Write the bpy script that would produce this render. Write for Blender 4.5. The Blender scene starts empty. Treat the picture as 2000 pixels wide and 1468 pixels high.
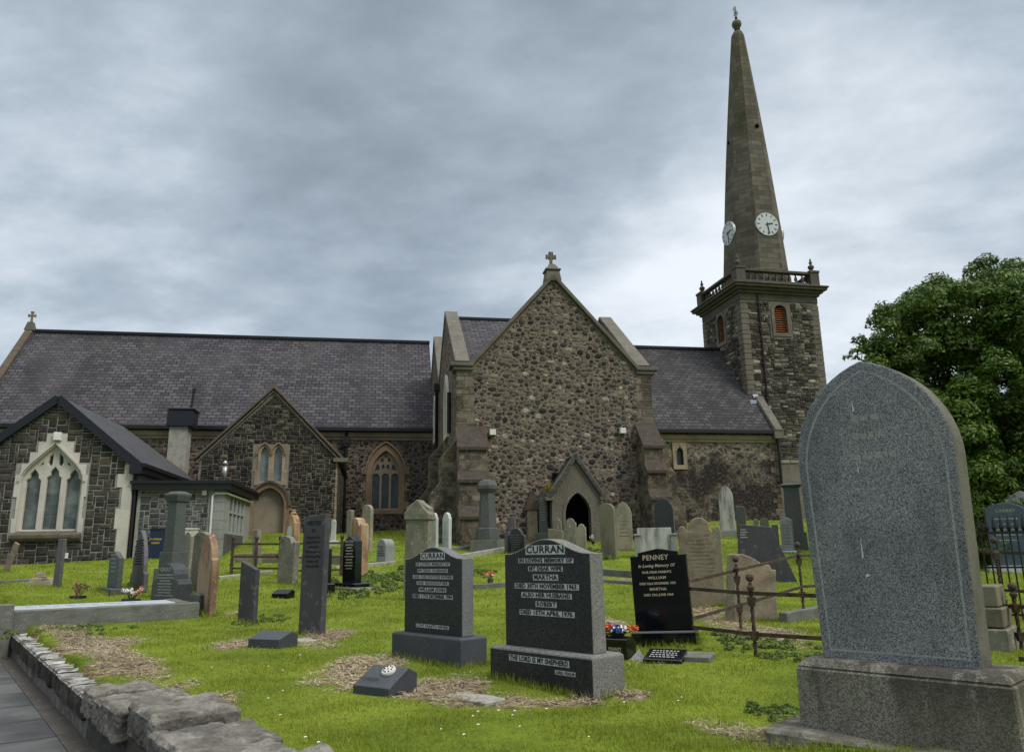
import bpy, bmesh, math, random
import numpy as np
from math import sin, cos, tan, radians, pi, sqrt, atan2
from mathutils import Vector, Matrix, noise
random.seed(7)
rnd = random.Random(11)
S = bpy.context.scene
COL = S.collection
# ------------------------------------------------------------------ camera
FPX = 1491.0; TH = radians(13.0); ROLL = 0.0168
RT = Vector((cos(ROLL), sin(ROLL)*sin(TH), -sin(ROLL)*cos(TH)))
UPV = Vector((sin(ROLL), -cos(ROLL)*sin(TH), cos(ROLL)*cos(TH)))
FW = Vector((0, cos(TH), sin(TH)))
cd = bpy.data.cameras.new('camera'); cam = bpy.data.objects.new('camera', cd); COL.objects.link(cam)
cam.matrix_world = Matrix((RT, UPV, -FW)).transposed().to_4x4()
cd.sensor_fit = 'HORIZONTAL'; cd.sensor_width = 36; cd.lens = FPX/2000*36
cd.clip_start = 0.1; cd.clip_end = 3000
S.camera = cam
# ------------------------------------------------------------------ exposure
S.view_settings.view_transform = 'Standard'; S.view_settings.look = 'None'
S.view_settings.exposure = 0.62; S.view_settings.gamma = 1
try: S.cycles.max_bounces = 6; S.cycles.diffuse_bounces = 3; S.cycles.transparent_max_bounces = 6
except Exception: pass
# ------------------------------------------------------------------ sky
W = bpy.data.worlds.new('World'); S.world = W; W.use_nodes = True
SUN_EL, SUN_AZ = radians(48), radians(124)      # azimuth clockwise from +Y: high on the right, behind cloud
def build_sky():
    nt = W.node_tree; N = nt.nodes; L = nt.links
    for n in list(N): N.remove(n)
    def nd(t, **k):
        n = N.new(t)
        for a, b in k.items(): setattr(n, a, b)
        return n
    def mth(op, a, b=None, c=None, clamp=False):
        n = nd('ShaderNodeMath', operation=op); n.use_clamp = clamp
        for i, v in enumerate((a, b, c)):
            if v is None: continue
            if isinstance(v, (int, float)): n.inputs[i].default_value = v
            else: L.new(v, n.inputs[i])
        return n.outputs[0]
    def vm(op, a, b=None):
        n = nd('ShaderNodeVectorMath', operation=op)
        for i, v in enumerate((a, b)):
            if v is None: continue
            if isinstance(v, (tuple, list, Vector)): n.inputs[i].default_value = v
            else: L.new(v, n.inputs[i])
        return n
    tc = nd('ShaderNodeTexCoord').outputs['Generated']
    d = vm('NORMALIZE', tc).outputs[0]
    sp = nd('ShaderNodeSeparateXYZ'); L.new(d, sp.inputs[0])
    zc = mth('MAXIMUM', sp.outputs[2], 0.0)
    zz = mth('ADD', zc, 0.22)
    px = mth('DIVIDE', sp.outputs[0], zz); py = mth('DIVIDE', sp.outputs[1], zz)
    cb = nd('ShaderNodeCombineXYZ'); L.new(px, cb.inputs[0]); L.new(py, cb.inputs[1]); cb.inputs[2].default_value = 3.3
    def nz(scale, detail, rough, mp=(1, 1, 1), dist=0.0, off=(0, 0, 0), rot=0):
        m = nd('ShaderNodeMapping'); m.inputs['Scale'].default_value = mp; m.inputs['Location'].default_value = off
        m.inputs['Rotation'].default_value = (0, 0, rot)
        L.new(cb.outputs[0], m.inputs[0])
        n = nd('ShaderNodeTexNoise'); n.inputs['Scale'].default_value = scale; n.inputs['Detail'].default_value = detail
        n.inputs['Roughness'].default_value = rough; n.inputs['Distortion'].default_value = dist
        L.new(m.outputs[0], n.inputs['Vector']); return n.outputs[0]
    n1 = nz(0.85, 4, 0.5, (1, 1.25, 1), 0.15, (2.1, 0.6, 0), 0.5)
    n2 = nz(2.2, 7, 0.52, (1, 1.15, 1), 0.15, (5.1, 2.0, 0), 0.5)
    n3 = nz(4.6, 8, 0.58, (1, 1.3, 1), 0.1, (1.1, 4.0, 0), 0.4)
    fac = mth('ADD', mth('MULTIPLY', n1, 0.60), mth('ADD', mth('MULTIPLY', n2, 0.58), mth('MULTIPLY', mth('SUBTRACT', n3, 0.5), 0.34))); fac = mth('SUBTRACT', fac, 0.085)
    # broad bright and dark masses of the cloud deck, by direction
    def blob(px_, py_, width, amt):
        v = (FW + RT*((px_-1000)/FPX) + UPV*((734-py_)/FPX)).normalized()
        dt = vm('DOT_PRODUCT', d, tuple(v)).outputs['Value']
        e = mth('MULTIPLY', mth('SUBTRACT', dt, 1.0), 1.0/(width*width))
        return mth('MULTIPLY', mth('POWER', 2.718, e), amt)
    for b in ((1430, 640, .17, .20), (60, 130, .15, .16), (450, 60, .10, .05), (350, 330, .10, .04), (1850, 100, .25, .09), (780, 210, .20, -.03), (1050, 420, .12, -.03),
              (250, 420, .16, -.02), (1830, 400, .14, -.025), (300, 640, .16, .0), (1560, 180, .12, .02), (1150, 560, .10, .04)):
        fac = mth('ADD', fac, blob(*b))
    rp = nd('ShaderNodeValToRGB'); L.new(fac, rp.inputs[0]); cr = rp.color_ramp
    cr.interpolation = 'B_SPLINE'
    cr.elements[0].position = 0.30; cr.elements[0].color = (0.185, 0.225, 0.265, 1)
    cr.elements[1].position = 0.82; cr.elements[1].color = (0.64, 0.68, 0.72, 1)
    for p, c in ((0.38, (0.215, 0.258, 0.302)), (0.47, (0.265, 0.315, 0.368)), (0.60, (0.345, 0.40, 0.457))):
        e = cr.elements.new(p); e.color = (*c, 1)
    # overcast luminance: brighter towards the zenith and round the hidden sun, both outside the picture
    zen = mth('SMOOTH_MIN', mth('MULTIPLY', mth('POWER', zc, 3.0), 1.0), 1.0, 0.1)
    gain = mth('ADD', 1.0, mth('MULTIPLY', nd_mr(nd, L, sp.outputs[2], 0.66, 0.95), SKY_ZEN))
    # the unseen upper dome is plain pale cloud
    hi = nd_mr(nd, L, sp.outputs[2], 0.64, 0.85); mx = nd('ShaderNodeMix', data_type='RGBA'); L.new(hi, mx.inputs[0]); L.new(rp.outputs[0], mx.inputs[6]); mx.inputs[7].default_value = (.62, .63, .64, 1)
    mul = vm('SCALE', mx.outputs[2]); L.new(gain, mul.inputs['Scale'])
    # physically based sky thinly mixed in behind the cloud
    sk = nd('ShaderNodeTexSky', sky_type='NISHITA'); sk.sun_disc = False
    sk.sun_elevation = SUN_EL; sk.sun_rotation = SUN_AZ
    bg1 = nd('ShaderNodeBackground'); L.new(mul.outputs[0], bg1.inputs[0]); bg1.inputs[1].default_value = SKY_STR
    bg2 = nd('ShaderNodeBackground'); L.new(sk.outputs[0], bg2.inputs[0]); bg2.inputs[1].default_value = 0.06
    ms = nd('ShaderNodeMixShader'); ms.inputs[0].default_value = 0.12
    L.new(bg1.outputs[0], ms.inputs[1]); L.new(bg2.outputs[0], ms.inputs[2])
    out = nd('ShaderNodeOutputWorld'); L.new(ms.outputs[0], out.inputs[0])
def nd_mr(nd, L, v, a, b):
    n = nd('ShaderNodeMapRange', interpolation_type='SMOOTHSTEP'); n.inputs[1].default_value = a; n.inputs[2].default_value = b
    L.new(v, n.inputs[0]); return n.outputs[0]
SKY_ZEN = 1.6; SKY_STR = 1.0
build_sky()
sl = bpy.data.lights.new('sun', 'SUN'); so = bpy.data.objects.new('sun', sl); COL.objects.link(so)
sl.energy = 1.5; sl.angle = radians(22); sl.color = (1.0, 0.95, 0.86)
sd = Vector((sin(SUN_AZ)*cos(SUN_EL), cos(SUN_AZ)*cos(SUN_EL), sin(SUN_EL)))
so.rotation_euler = sd.to_track_quat('Z', 'Y').to_euler()

# ------------------------------------------------------------------ measuring helpers
def ray(px, py):
    d = FW + RT*((px-1000)/FPX) + UPV*((734-py)/FPX)
    return d/d.y
def at(px, py, Y):
    return ray(px, py)*Y
KN = [(0, -1.27), (3, -1.22), (5.6, -1.15), (8, -1.09), (10, -1.05), (12.5, -1.0), (14, -.95), (17, -.80), (19, -.62), (21, -.42), (23, -.22), (25, -.05), (28, .22), (31, .46),
      (36, .82), (40, 1.1), (46, 1.65), (52, 1.85), (70, 2.0), (3000, 2.0)]
KX = np.array([k[0] for k in KN]); KZ = np.array([k[1] for k in KN])
BUMPS = [(-9, 32.5, 3.2, 2.5, .38), (-12.5, 28, 3, 3, .05), (1.8, 5.0, 1.0, .8, -.02), (-12, 24, 3.5, 3, -.06), (-4.5, 37, 4, 3.5, .12), (2.3, 4.35, 1.2, .9, .13), (14, 38, 8, 5, .25), (5, 12, 2.5, 2, -.05)]
WDIR = (-.602, .798)                       # direction of the low wall beside the path
def wall_dist(x, y):                       # >0 on the path side of the wall's middle line
    return -((x+3.09)*WDIR[1] - (y-6.34)*WDIR[0])
def Gnp(x, y):
    z = np.interp(y, KX, KZ)
    for bx, by, sx, sy, a in BUMPS: z = z + a*np.exp(-((x-bx)/sx)**2-((y-by)/sy)**2)
    z = z + .045*np.sin(x*.9+1.3*np.sin(y*.5))*np.sin(y*.8+.5) * np.clip((y-3)/4, 0, 1)*np.clip((60-y)/20, 0, 1)
    z = z + .016*np.sin(x*3.1+y*1.1)*np.sin(y*2.7-x*.8)*np.clip((20-y)/10, 0, 1)
    return z
def G(x, y): return float(Gnp(np.float64(x), np.float64(y)))
def hit(px, py):
    r = ray(px, py); Y = 3.0
    while Y < 60 and r.z*Y > G(r.x*Y, Y): Y += .02
    return r*Y
# ------------------------------------------------------------------ scene helpers
def tag(o, label=None, cat=None, group=None, kind=None):
    if label: o['label'] = label
    if cat: o['category'] = cat
    if group: o['group'] = group
    if kind: o['kind'] = kind
    return o
def empty(name, loc=(0, 0, 0), rz=0, rx=0, ry=0):
    o = bpy.data.objects.new(name, None); COL.objects.link(o); o.empty_display_size = .2
    o.location = loc; o.rotation_euler = (rx, ry, rz); return o
def copy_tree(o, parent=None):
    c = o.copy(); COL.objects.link(c); c.parent = parent
    for ch in o.children: copy_tree(ch, c)
    return c
def metric_uv(me):
    n = len(me.loops)
    if not n: return
    uv = me.uv_layers.new(name='UVMap')
    co = [v.co for v in me.vertices]
    arr = np.zeros(n*2, dtype=np.float32)
    for p in me.polygons:
        nn = p.normal
        if abs(nn.z) > .995: t = Vector((1, 0, 0)); b = Vector((0, 1, 0))
        else:
            t = Vector((-nn.y, nn.x, 0)).normalized(); b = nn.cross(t)
        for li in p.loop_indices:
            c = co[me.loops[li].vertex_index]
            arr[2*li] = c.dot(t); arr[2*li+1] = c.dot(b)
    uv.data.foreach_set('uv', arr)
class MB:
    def __init__(s): s.v = []; s.f = []
    def add(s, vs, fs):
        o = len(s.v); s.v += [tuple(v) for v in vs]; s.f += [tuple(i+o for i in f) for f in fs]; return s
    def box(s, x0, x1, y0, y1, z0, z1):
        return s.add([(x0, y0, z0), (x1, y0, z0), (x1, y1, z0), (x0, y1, z0), (x0, y0, z1), (x1, y0, z1), (x1, y1, z1), (x0, y1, z1)],
                     [(3, 2, 1, 0), (4, 5, 6, 7), (0, 1, 5, 4), (1, 2, 6, 5), (2, 3, 7, 6), (3, 0, 4, 7)])
    def frust(s, cx, cy, z0, z1, a0, b0, a1, b1):     # box with different half-sizes at bottom and top
        return s.add([(cx-a0, cy-b0, z0), (cx+a0, cy-b0, z0), (cx+a0, cy+b0, z0), (cx-a0, cy+b0, z0),
                      (cx-a1, cy-b1, z1), (cx+a1, cy-b1, z1), (cx+a1, cy+b1, z1), (cx-a1, cy+b1, z1)],
                     [(3, 2, 1, 0), (4, 5, 6, 7), (0, 1, 5, 4), (1, 2, 6, 5), (2, 3, 7, 6), (3, 0, 4, 7)])
    def prism(s, pts, y0, y1, axis='y'):              # polygon (x,z) counter-clockwise seen from -y, extruded along y
        n = len(pts)
        if axis == 'y': P = lambda a, b, t: (a, t, b)
        elif axis == 'x': P = lambda a, b, t: (t, a, b)
        else: P = lambda a, b, t: (a, b, t)
        vs = [P(a, b, y0) for a, b in pts]+[P(a, b, y1) for a, b in pts]
        fs = [tuple(range(n)), tuple(reversed(range(n, 2*n)))]+[(i, i+n, (i+1) % n+n, (i+1) % n) for i in range(n)]
        return s.add(vs, fs)
    def beam(s, p0, p1, w, h, up=(0, 0, 1), off=0):   # bar between two points, w across, h along 'up'
        p0 = Vector(p0); p1 = Vector(p1); d = (p1-p0).normalized(); u = Vector(up)
        sd_ = d.cross(u)
        if sd_.length < 1e-4: sd_ = d.cross(Vector((0, 1, 0)))
        sd_.normalize(); u = sd_.cross(d).normalized()
        vs = []
        for p in (p0, p1):
            for a, b in ((-1, -1), (1, -1), (1, 1), (-1, 1)): vs.append(p+sd_*(a*w/2)+u*(b*h/2+off))
        return s.add(vs, [(0, 1, 2, 3), (7, 6, 5, 4), (0, 4, 5, 1), (1, 5, 6, 2), (2, 6, 7, 3), (3, 7, 4, 0)])
    def tube(s, pts, rs, n=8, cap=True, twist=0):
        pts = [Vector(p) for p in pts]
        if not isinstance(rs, (list, tuple)): rs = [rs]*len(pts)
        vs = []; 
        d0 = (pts[1]-pts[0]).normalized(); a = d0.orthogonal().normalized()
        for i, p in enumerate(pts):
            d = (pts[min(i+1, len(pts)-1)]-pts[max(i-1, 0)]).normalized()
            a = (a-d*a.dot(d)); a = a.normalized() if a.length > 1e-5 else d.orthogonal().normalized()
            b = d.cross(a)
            for k in range(n):
                t = 2*pi*k/n+twist*i
                vs.append(p+(a*cos(t)+b*sin(t))*rs[i])
        fs = []
        for i in range(len(pts)-1):
            for k in range(n): fs.append((i*n+k, i*n+(k+1) % n, (i+1)*n+(k+1) % n, (i+1)*n+k))
        if cap: fs.append(tuple(reversed(range(n)))); fs.append(tuple((len(pts)-1)*n+k for k in range(n)))
        return s.add(vs, fs)
    def lathe(s, cx, cy, prof, n=12, rot=0, sq=False):  # prof: (radius, z)
        vs = []
        for r, z in prof:
            for k in range(n):
                t = 2*pi*k/n+rot; vs.append((cx+r*cos(t), cy+r*sin(t), z))
        fs = []
        for i in range(len(prof)-1):
            for k in range(n): fs.append((i*n+k, i*n+(k+1) % n, (i+1)*n+(k+1) % n, (i+1)*n+k))
        fs.append(tuple(reversed(range(n)))); fs.append(tuple((len(prof)-1)*n+k for k in range(n)))
        return s.add(vs, fs)
    def ball(s, c, r, n=10, m=7, sz=1):
        return s.lathe(c[0], c[1], [(max(r*sin(pi*i/m), 1e-3), c[2]-r*cos(pi*i/m)*sz) for i in range(m+1)], n)
    def build(s, name, mat, parent=None, bevel=0, rough=0, cuts=0, smooth=False, seed=0, weld=False, segs=1, rfreq=3.0, bang=30):
        me = bpy.data.meshes.new(name); me.from_pydata(s.v, [], s.f); me.validate()
        if bevel or rough or cuts or weld:
            bm = bmesh.new(); bm.from_mesh(me)
            if weld: bmesh.ops.remove_doubles(bm, verts=bm.verts, dist=1e-4)
            if bevel:
                ed = [e for e in bm.edges if len(e.link_faces) == 2 and e.calc_face_angle(0) > radians(bang)]
                bmesh.ops.bevel(bm, geom=ed, offset=bevel, segments=segs, affect='EDGES', profile=.6, clamp_overlap=True)
            if cuts:
                for _ in range(cuts):
                    bmesh.ops.triangulate(bm, faces=[f for f in bm.faces if len(f.verts) > 4])
                    bmesh.ops.subdivide_edges(bm, edges=bm.edges[:], cuts=1, use_grid_fill=True)
            if rough:
                bm.normal_update(); o = Vector((seed*7.3, seed*3.1, seed*1.7))
                for v in bm.verts:
                    q = v.co*rfreq+o
                    k = noise.noise(q)+.5*noise.noise(q*2.3)+.3*noise.noise(q*5.1)
                    v.co += v.normal*k*rough
            bm.to_mesh(me); bm.free()
        metric_uv(me)
        if smooth: me.polygons.foreach_set('use_smooth', [True]*len(me.polygons))
        o = bpy.data.objects.new(name, me); COL.objects.link(o)
        if mat: me.materials.append(mat)
        if parent: o.parent = parent
        return o
def islands(mb, gap=.03):          # split a builder into its separate standing pieces
    n = len(mb.v); par = list(range(n))
    def fd(a):
        while par[a] != a: par[a] = par[par[a]]; a = par[a]
        return a
    for f in mb.f:
        r = fd(f[0])
        for i in f[1:]: par[fd(i)] = r
    grp = {}
    for i in range(n): grp.setdefault(fd(i), []).append(i)
    bb = [(np.min([mb.v[i] for i in g], 0)-gap, np.max([mb.v[i] for i in g], 0)+gap, [k]) for k, g in grp.items()]
    ch_ = True
    while ch_:
        ch_ = False; out = []
        for b in bb:
            for o in out:
                if (b[0] < o[1]).all() and (o[0] < b[1]).all():
                    o[0][:] = np.minimum(o[0], b[0]); o[1][:] = np.maximum(o[1], b[1]); o[2].extend(b[2]); ch_ = True; break
            else: out.append((b[0].copy(), b[1].copy(), list(b[2])))
        bb = out
    res = []
    for b in bb:
        ks = set(b[2]); mp = {}; m = MB()
        for f in mb.f:
            if fd(f[0]) in ks:
                for i in f:
                    if i not in mp: mp[i] = len(m.v); m.v.append(mb.v[i])
                m.f.append(tuple(mp[i] for i in f))
        res.append(m)
    return res
def curve_mesh(splines, depth, bevel=0):       # 2D outlines (x,z) with holes -> solid plate, front face at y=0, back at y=depth
    cu = bpy.data.curves.new('tmp', 'CURVE'); cu.dimensions = '2D'; cu.fill_mode = 'BOTH'; cu.extrude = depth/2-bevel; cu.bevel_depth = bevel; cu.bevel_resolution = 0
    for sp in splines:
        s_ = cu.splines.new('POLY'); s_.points.add(len(sp)-1)
        for i, (a, b) in enumerate(sp): s_.points[i].co = (a, b, 0, 1)
        s_.use_cyclic_u = True
    o = bpy.data.objects.new('tmp', cu); COL.objects.link(o)
    dg = bpy.context.evaluated_depsgraph_get()
    me = bpy.data.meshes.new_from_object(o.evaluated_get(dg))
    vs = [(v.co.x, depth/2-v.co.z, v.co.y) for v in me.vertices]
    fs = [tuple(p.vertices) for p in me.polygons]
    bpy.data.objects.remove(o); bpy.data.curves.remove(cu); bpy.data.meshes.remove(me)
    return vs, fs
def plate(mb, splines, y0, y1, bevel=0):
    vs, fs = curve_mesh(splines, y1-y0, bevel)
    mb.add([(x, y+y0, z) for x, y, z in vs], fs); return mb
_TC = {}
def text_geo(body, size, bold=0.0, sx=1.0, shear=0):
    k = (body, size, bold, sx, shear)
    if k in _TC: return _TC[k]
    cu = bpy.data.curves.new('tmp', 'FONT'); cu.body = body; cu.size = size; cu.align_x = 'CENTER'; cu.align_y = 'CENTER'
    cu.resolution_u = 2; cu.offset = bold; cu.extrude = .0006; cu.shear = shear; cu.space_character = 1.08
    o = bpy.data.objects.new('tmp', cu); COL.objects.link(o)
    me = bpy.data.meshes.new_from_object(o.evaluated_get(bpy.context.evaluated_depsgraph_get()))
    vs = [(v.co.x*sx, -v.co.z, v.co.y) for v in me.vertices]; fs = [tuple(p.vertices) for p in me.polygons]
    bpy.data.objects.remove(o); bpy.data.curves.remove(cu); bpy.data.meshes.remove(me)
    _TC[k] = (vs, fs); return vs, fs
def text(mb, body, x, y, z, size, bold=0.0, width=None, shear=0):
    vs, fs = text_geo(body, size, bold, 1.0, shear)
    w = max(v[0] for v in vs)-min(v[0] for v in vs); k = (width/w) if width else 1
    mb.add([(v[0]*k+x, v[1]+y, v[2]+z) for v in vs], fs); return w*k
def arch(cx, w, z0, zs, n=8, kind='gothic', rise=None):   # outline of an arched opening, counter-clockwise
    h = w/2; pts = [(cx-h, z0), (cx+h, z0)]
    if kind == 'round':
        pts += [(cx+h*cos(pi*i/(2*n)), zs+h*sin(pi*i/(2*n))) for i in range(2*n+1)]
        return pts
    rise = rise or w*.866
    R = (h*h+rise*rise)/(2*h)               # two arcs meeting at a point
    a1 = atan2(rise, R-h) if R > h else pi/2
    for i in range(n+1):
        t = a1*i/n; pts.append((cx+h-R+R*cos(t), zs+R*sin(t)))
    for i in range(n-1, -1, -1):
        t = a1*i/n; pts.append((cx-h+R-R*cos(t), zs+R*sin(t)))
    return pts
# ------------------------------------------------------------------ materials
class NT:
    def __init__(s, name, rough=.85, spec=.3):
        s.m = bpy.data.materials.new(name); s.m.use_nodes = True; s.t = s.m.node_tree; s.N = s.t.nodes; s.L = s.t.links
        s.b = s.N['Principled BSDF']; s.b.inputs['Roughness'].default_value = rough
        s.b.inputs['Specular IOR Level'].default_value = spec
        s.tc = s.N.new('ShaderNodeTexCoord')
    def nd(s, t, **k):
        n = s.N.new(t)
        for a, b in k.items(): setattr(n, a, b)
        return n
    def put(s, sock, v):
        if v is None: return
        if isinstance(v, (int, float)): sock.default_value = v
        elif isinstance(v, (tuple, list)):
            sock.default_value = (*v, 1) if (len(v) == 3 and len(sock.default_value) == 4) else v
        else: s.L.new(v, sock)
    def obj(s, scale=(1, 1, 1), rnd_=False, uv=False):
        o = s.tc.outputs['UV' if uv else 'Object']
        if rnd_:
            oi = s.nd('ShaderNodeObjectInfo'); a = s.nd('ShaderNodeVectorMath', operation='MULTIPLY_ADD')
            cb = s.nd('ShaderNodeCombineXYZ')
            for i in range(3): s.L.new(oi.outputs['Random'], cb.inputs[i])
            s.L.new(cb.outputs[0], a.inputs[0]); a.inputs[1].default_value = (37, 51, 23); s.L.new(o, a.inputs[2]); o = a.outputs[0]
        m = s.nd('ShaderNodeMapping'); m.inputs['Scale'].default_value = scale; s.L.new(o, m.inputs[0]); return m.outputs[0]
    def noise(s, v, scale, detail=4, rough=.55, dist=0, color=False):
        n = s.nd('ShaderNodeTexNoise'); s.put(n.inputs['Vector'], v); n.inputs['Scale'].default_value = scale
        n.inputs['Detail'].default_value = detail; n.inputs['Roughness'].default_value = rough; n.inputs['Distortion'].default_value = dist
        return n.outputs['Color' if color else 0]
    def vor(s, v, scale, feature='F1', rand=1.0):
        n = s.nd('ShaderNodeTexVoronoi', feature=feature); s.put(n.inputs['Vector'], v); n.inputs['Scale'].default_value = scale
        n.inputs['Randomness'].default_value = rand; return n
    def ramp(s, f, stops, interp='LINEAR'):
        r = s.nd('ShaderNodeValToRGB'); s.put(r.inputs[0], f); cr = r.color_ramp; cr.interpolation = interp
        while len(cr.elements) < len(stops): cr.elements.new(.5)
        for e, (p, c) in zip(cr.elements, stops):
            e.position = p; e.color = (*c, 1) if isinstance(c, (tuple, list)) else (c, c, c, 1)
        return r.outputs[0]
    def mix(s, f, a, b, blend='MIX'):
        n = s.nd('ShaderNodeMix', data_type='RGBA', blend_type=blend); s.put(n.inputs[0], f); s.put(n.inputs[6], a); s.put(n.inputs[7], b); return n.outputs[2]
    def math(s, op, a, b=None, c=None, clamp=False):
        n = s.nd('ShaderNodeMath', operation=op); n.use_clamp = clamp
        for i, v in enumerate((a, b, c)): s.put(n.inputs[i], v) if v is not None else None
        return n.outputs[0]
    def mr(s, v, a, b, c=0, d=1, smooth=True):
        n = s.nd('ShaderNodeMapRange', interpolation_type='SMOOTHSTEP' if smooth else 'LINEAR')
        for i, k in enumerate((v, a, b, c, d)): s.put(n.inputs[i], k)
        return n.outputs[0]
    def sep(s, v):
        n = s.nd('ShaderNodeSeparateXYZ'); s.put(n.inputs[0], v); return n.outputs
    def sepc(s, v):
        n = s.nd('ShaderNodeSeparateColor'); s.put(n.inputs[0], v); return n.outputs
    def vadd(s, a, b, k=1):
        n = s.nd('ShaderNodeVectorMath', operation='MULTIPLY_ADD'); s.put(n.inputs[0], b); n.inputs[1].default_value = (k, k, k); s.put(n.inputs[2], a); return n.outputs[0]
    def bump(s, h, dist=.02, strength=1.0, prev=None):
        n = s.nd('ShaderNodeBump'); n.inputs['Strength'].default_value = strength; n.inputs['Distance'].default_value = dist
        s.put(n.inputs['Height'], h)
        if prev is not None: s.L.new(prev, n.inputs['Normal'])
        s.last = n.outputs[0]; return n.outputs[0]
    def done(s, col=None, rough=None, nrm=None, metal=None):
        if col is not None: s.put(s.b.inputs['Base Color'], col)
        if rough is not None: s.put(s.b.inputs['Roughness'], rough)
        if nrm is not None: s.L.new(nrm, s.b.inputs['Normal'])
        if metal is not None: s.b.inputs['Metallic'].default_value = metal
        return s.m
def m_rubble(name, stops, mortar, scale=3.2, squash=1.25, thr=.06, big=.42, stain=None, bumpd=.05, small=2.3, roundr=0, smallk=0):
    n = NT(name, .9, .15); o = n.obj((scale, scale, scale*squash))
    o = n.vadd(o, n.noise(o, .9, 2, .5, 0, True), .45)
    v1 = n.vor(o, 1.0, 'F1', .95); e1 = n.vor(o, 1.0, 'DISTANCE_TO_EDGE', .95)
    v2 = n.vor(o, small, 'F1', 1); e2 = n.vor(o, small, 'DISTANCE_TO_EDGE', 1)
    ns = n.noise(o, 3.5, 3)
    c1 = n.sepc(v1.outputs['Color']); c2 = n.sepc(v2.outputs['Color'])
    t1 = n.math('ADD', thr, n.math('MULTIPLY', n.math('SUBTRACT', ns, .5), .14)); t1 = n.math('MULTIPLY', t1, n.math('ADD', .55, c1[2]))
    s1 = n.mr(n.math('SUBTRACT', e1.outputs['Distance'], t1), -.02, .03)
    isbig = n.math('GREATER_THAN', c1[0], big)
    if roundr: s1 = n.math('MULTIPLY', s1, n.mr(n.math('ADD', v1.outputs['Distance'], n.math('MULTIPLY', n.math('SUBTRACT', ns, .5), .25)), roundr+.05, roundr-.06))
    s1 = n.math('MULTIPLY', s1, isbig)
    s2 = n.mr(n.math('SUBTRACT', e2.outputs['Distance'], n.math('MULTIPLY', t1, 1.25)), -.02, .04)
    s2 = n.math('MULTIPLY', s2, n.math('GREATER_THAN', c2[1], .12))
    s2 = n.math('MULTIPLY', s2, n.math('SUBTRACT', 1.0, isbig))
    mask = n.math('MAXIMUM', s1, s2)
    f = n.math('ADD', n.math('MULTIPLY', isbig, c1[1]), n.math('MULTIPLY', n.math('SUBTRACT', 1.0, isbig), c2[0]))
    col = n.ramp(f, stops)
    if smallk: col = n.mix(n.math('MULTIPLY', n.math('SUBTRACT', 1.0, isbig), smallk), col, tuple(q*.62 for q in mortar))
    fine = n.noise(n.obj(), 22, 5, .7)
    col = n.mix(n.math('MULTIPLY', n.mr(fine, .35, .7), .55), col, n.mix(.5, col, (.02, .02, .02)))
    mor = n.mix(n.mr(n.noise(n.obj(), 5, 4), .3, .7), mortar, tuple(c*.62 for c in mortar))
    c = n.mix(mask, mor, col)
    if stain: c = stain(n, c)
    h = n.math('ADD', mask, n.math('MULTIPLY', fine, .35))
    return n.done(c, .9, n.bump(h, bumpd, .9))
RUB = [(0, (.028, .026, .026)), (.25, (.055, .047, .043)), (.45, (.075, .058, .05)), (.6, (.115, .085, .075)), (.78, (.14, .115, .085)), (.9, (.20, .17, .125)), (1, (.30, .27, .22))]
def weather(n, c):      # damp dark streaks low down, pale lime patches
    o = n.obj((1, 1, .35)); a = n.noise(o, .55, 4, .6)
    c = n.mix(n.math('MULTIPLY', n.mr(a, .5, .72), .38), c, (.05, .04, .036))
    b = n.noise(n.obj(), .8, 4, .6)
    return n.mix(n.math('MULTIPLY', n.mr(b, .55, .75), .22), c, (.33, .28, .20))
M = {}
M['rubble'] = m_rubble('rubble_wall', RUB, (.31, .255, .205), 3.9, 1.3, .075, .34, weather, roundr=.58, smallk=.18, small=2.0)
M['rubble_side'] = m_rubble('rubble_wall_reddish', [(0, (.022, .019, .018)), (.35, (.05, .040, .034)), (.6, (.09, .066, .052)), (.85, (.14, .105, .08)), (1, (.24, .20, .155))], (.24, .19, .15), 3.5, 1.3, .08, .40, weather, roundr=.58, smallk=.2)
def ivy(n, c):          # dead ivy and soot over the lower nave wall
    z = n.sep(n.tc.outputs['Object'])
    a = n.noise(n.obj(), 1.1, 5, .65)
    m1 = n.mr(n.math('ADD', n.math('MULTIPLY', n.math('SUBTRACT', a, .5), 2.0), n.math('SUBTRACT', 5.1, z[2])), -.25, .3)
    m2 = n.mr(n.math('ADD', z[0], n.math('MULTIPLY', a, 2)), 10.6, 11.2)
    d = n.noise(n.obj(), 6.5, 7, .8)
    dark = n.ramp(d, [(.3, (.006, .005, .006)), (.48, (.022, .018, .019)), (.58, (.060, .048, .044)), (.64, (.26, .24, .21)), (.75, (.40, .37, .33))])
    m3 = n.mr(n.noise(n.obj(), .7, 4, .6), .60, .45); return n.mix(n.math('MULTIPLY', m1, n.math('ADD', .35, n.math('MULTIPLY', m3, .6))), c, dark)
M['rubble_nave'] = m_rubble('rubble_wall_nave', [(0, (.05, .042, .036)), (.4, (.10, .08, .062)), (.8, (.20, .165, .125)), (1, (.30, .26, .20))], (.30, .26, .20), 3.0, 1.4, .07, .45, ivy)
M['vestry'] = m_rubble('rubble_wall_dark', [(0, (.020, .019, .018)), (.3, (.036, .033, .029)), (.65, (.062, .055, .044)), (.88, (.10, .085, .062)), (1, (.19, .165, .11))], (.25, .23, .19), 3.4, 1.6, .05, .25)
M['tower'] = m_rubble('rubble_wall_tower', [(0, (.028, .027, .025)), (.3, (.055, .050, .043)), (.55, (.10, .088, .07)), (.75, (.19, .165, .13)), (.88, (.34, .31, .25)), (1, (.50, .46, .38))], (.20, .18, .15), 2.8, 2.0, .06, .3)
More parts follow.
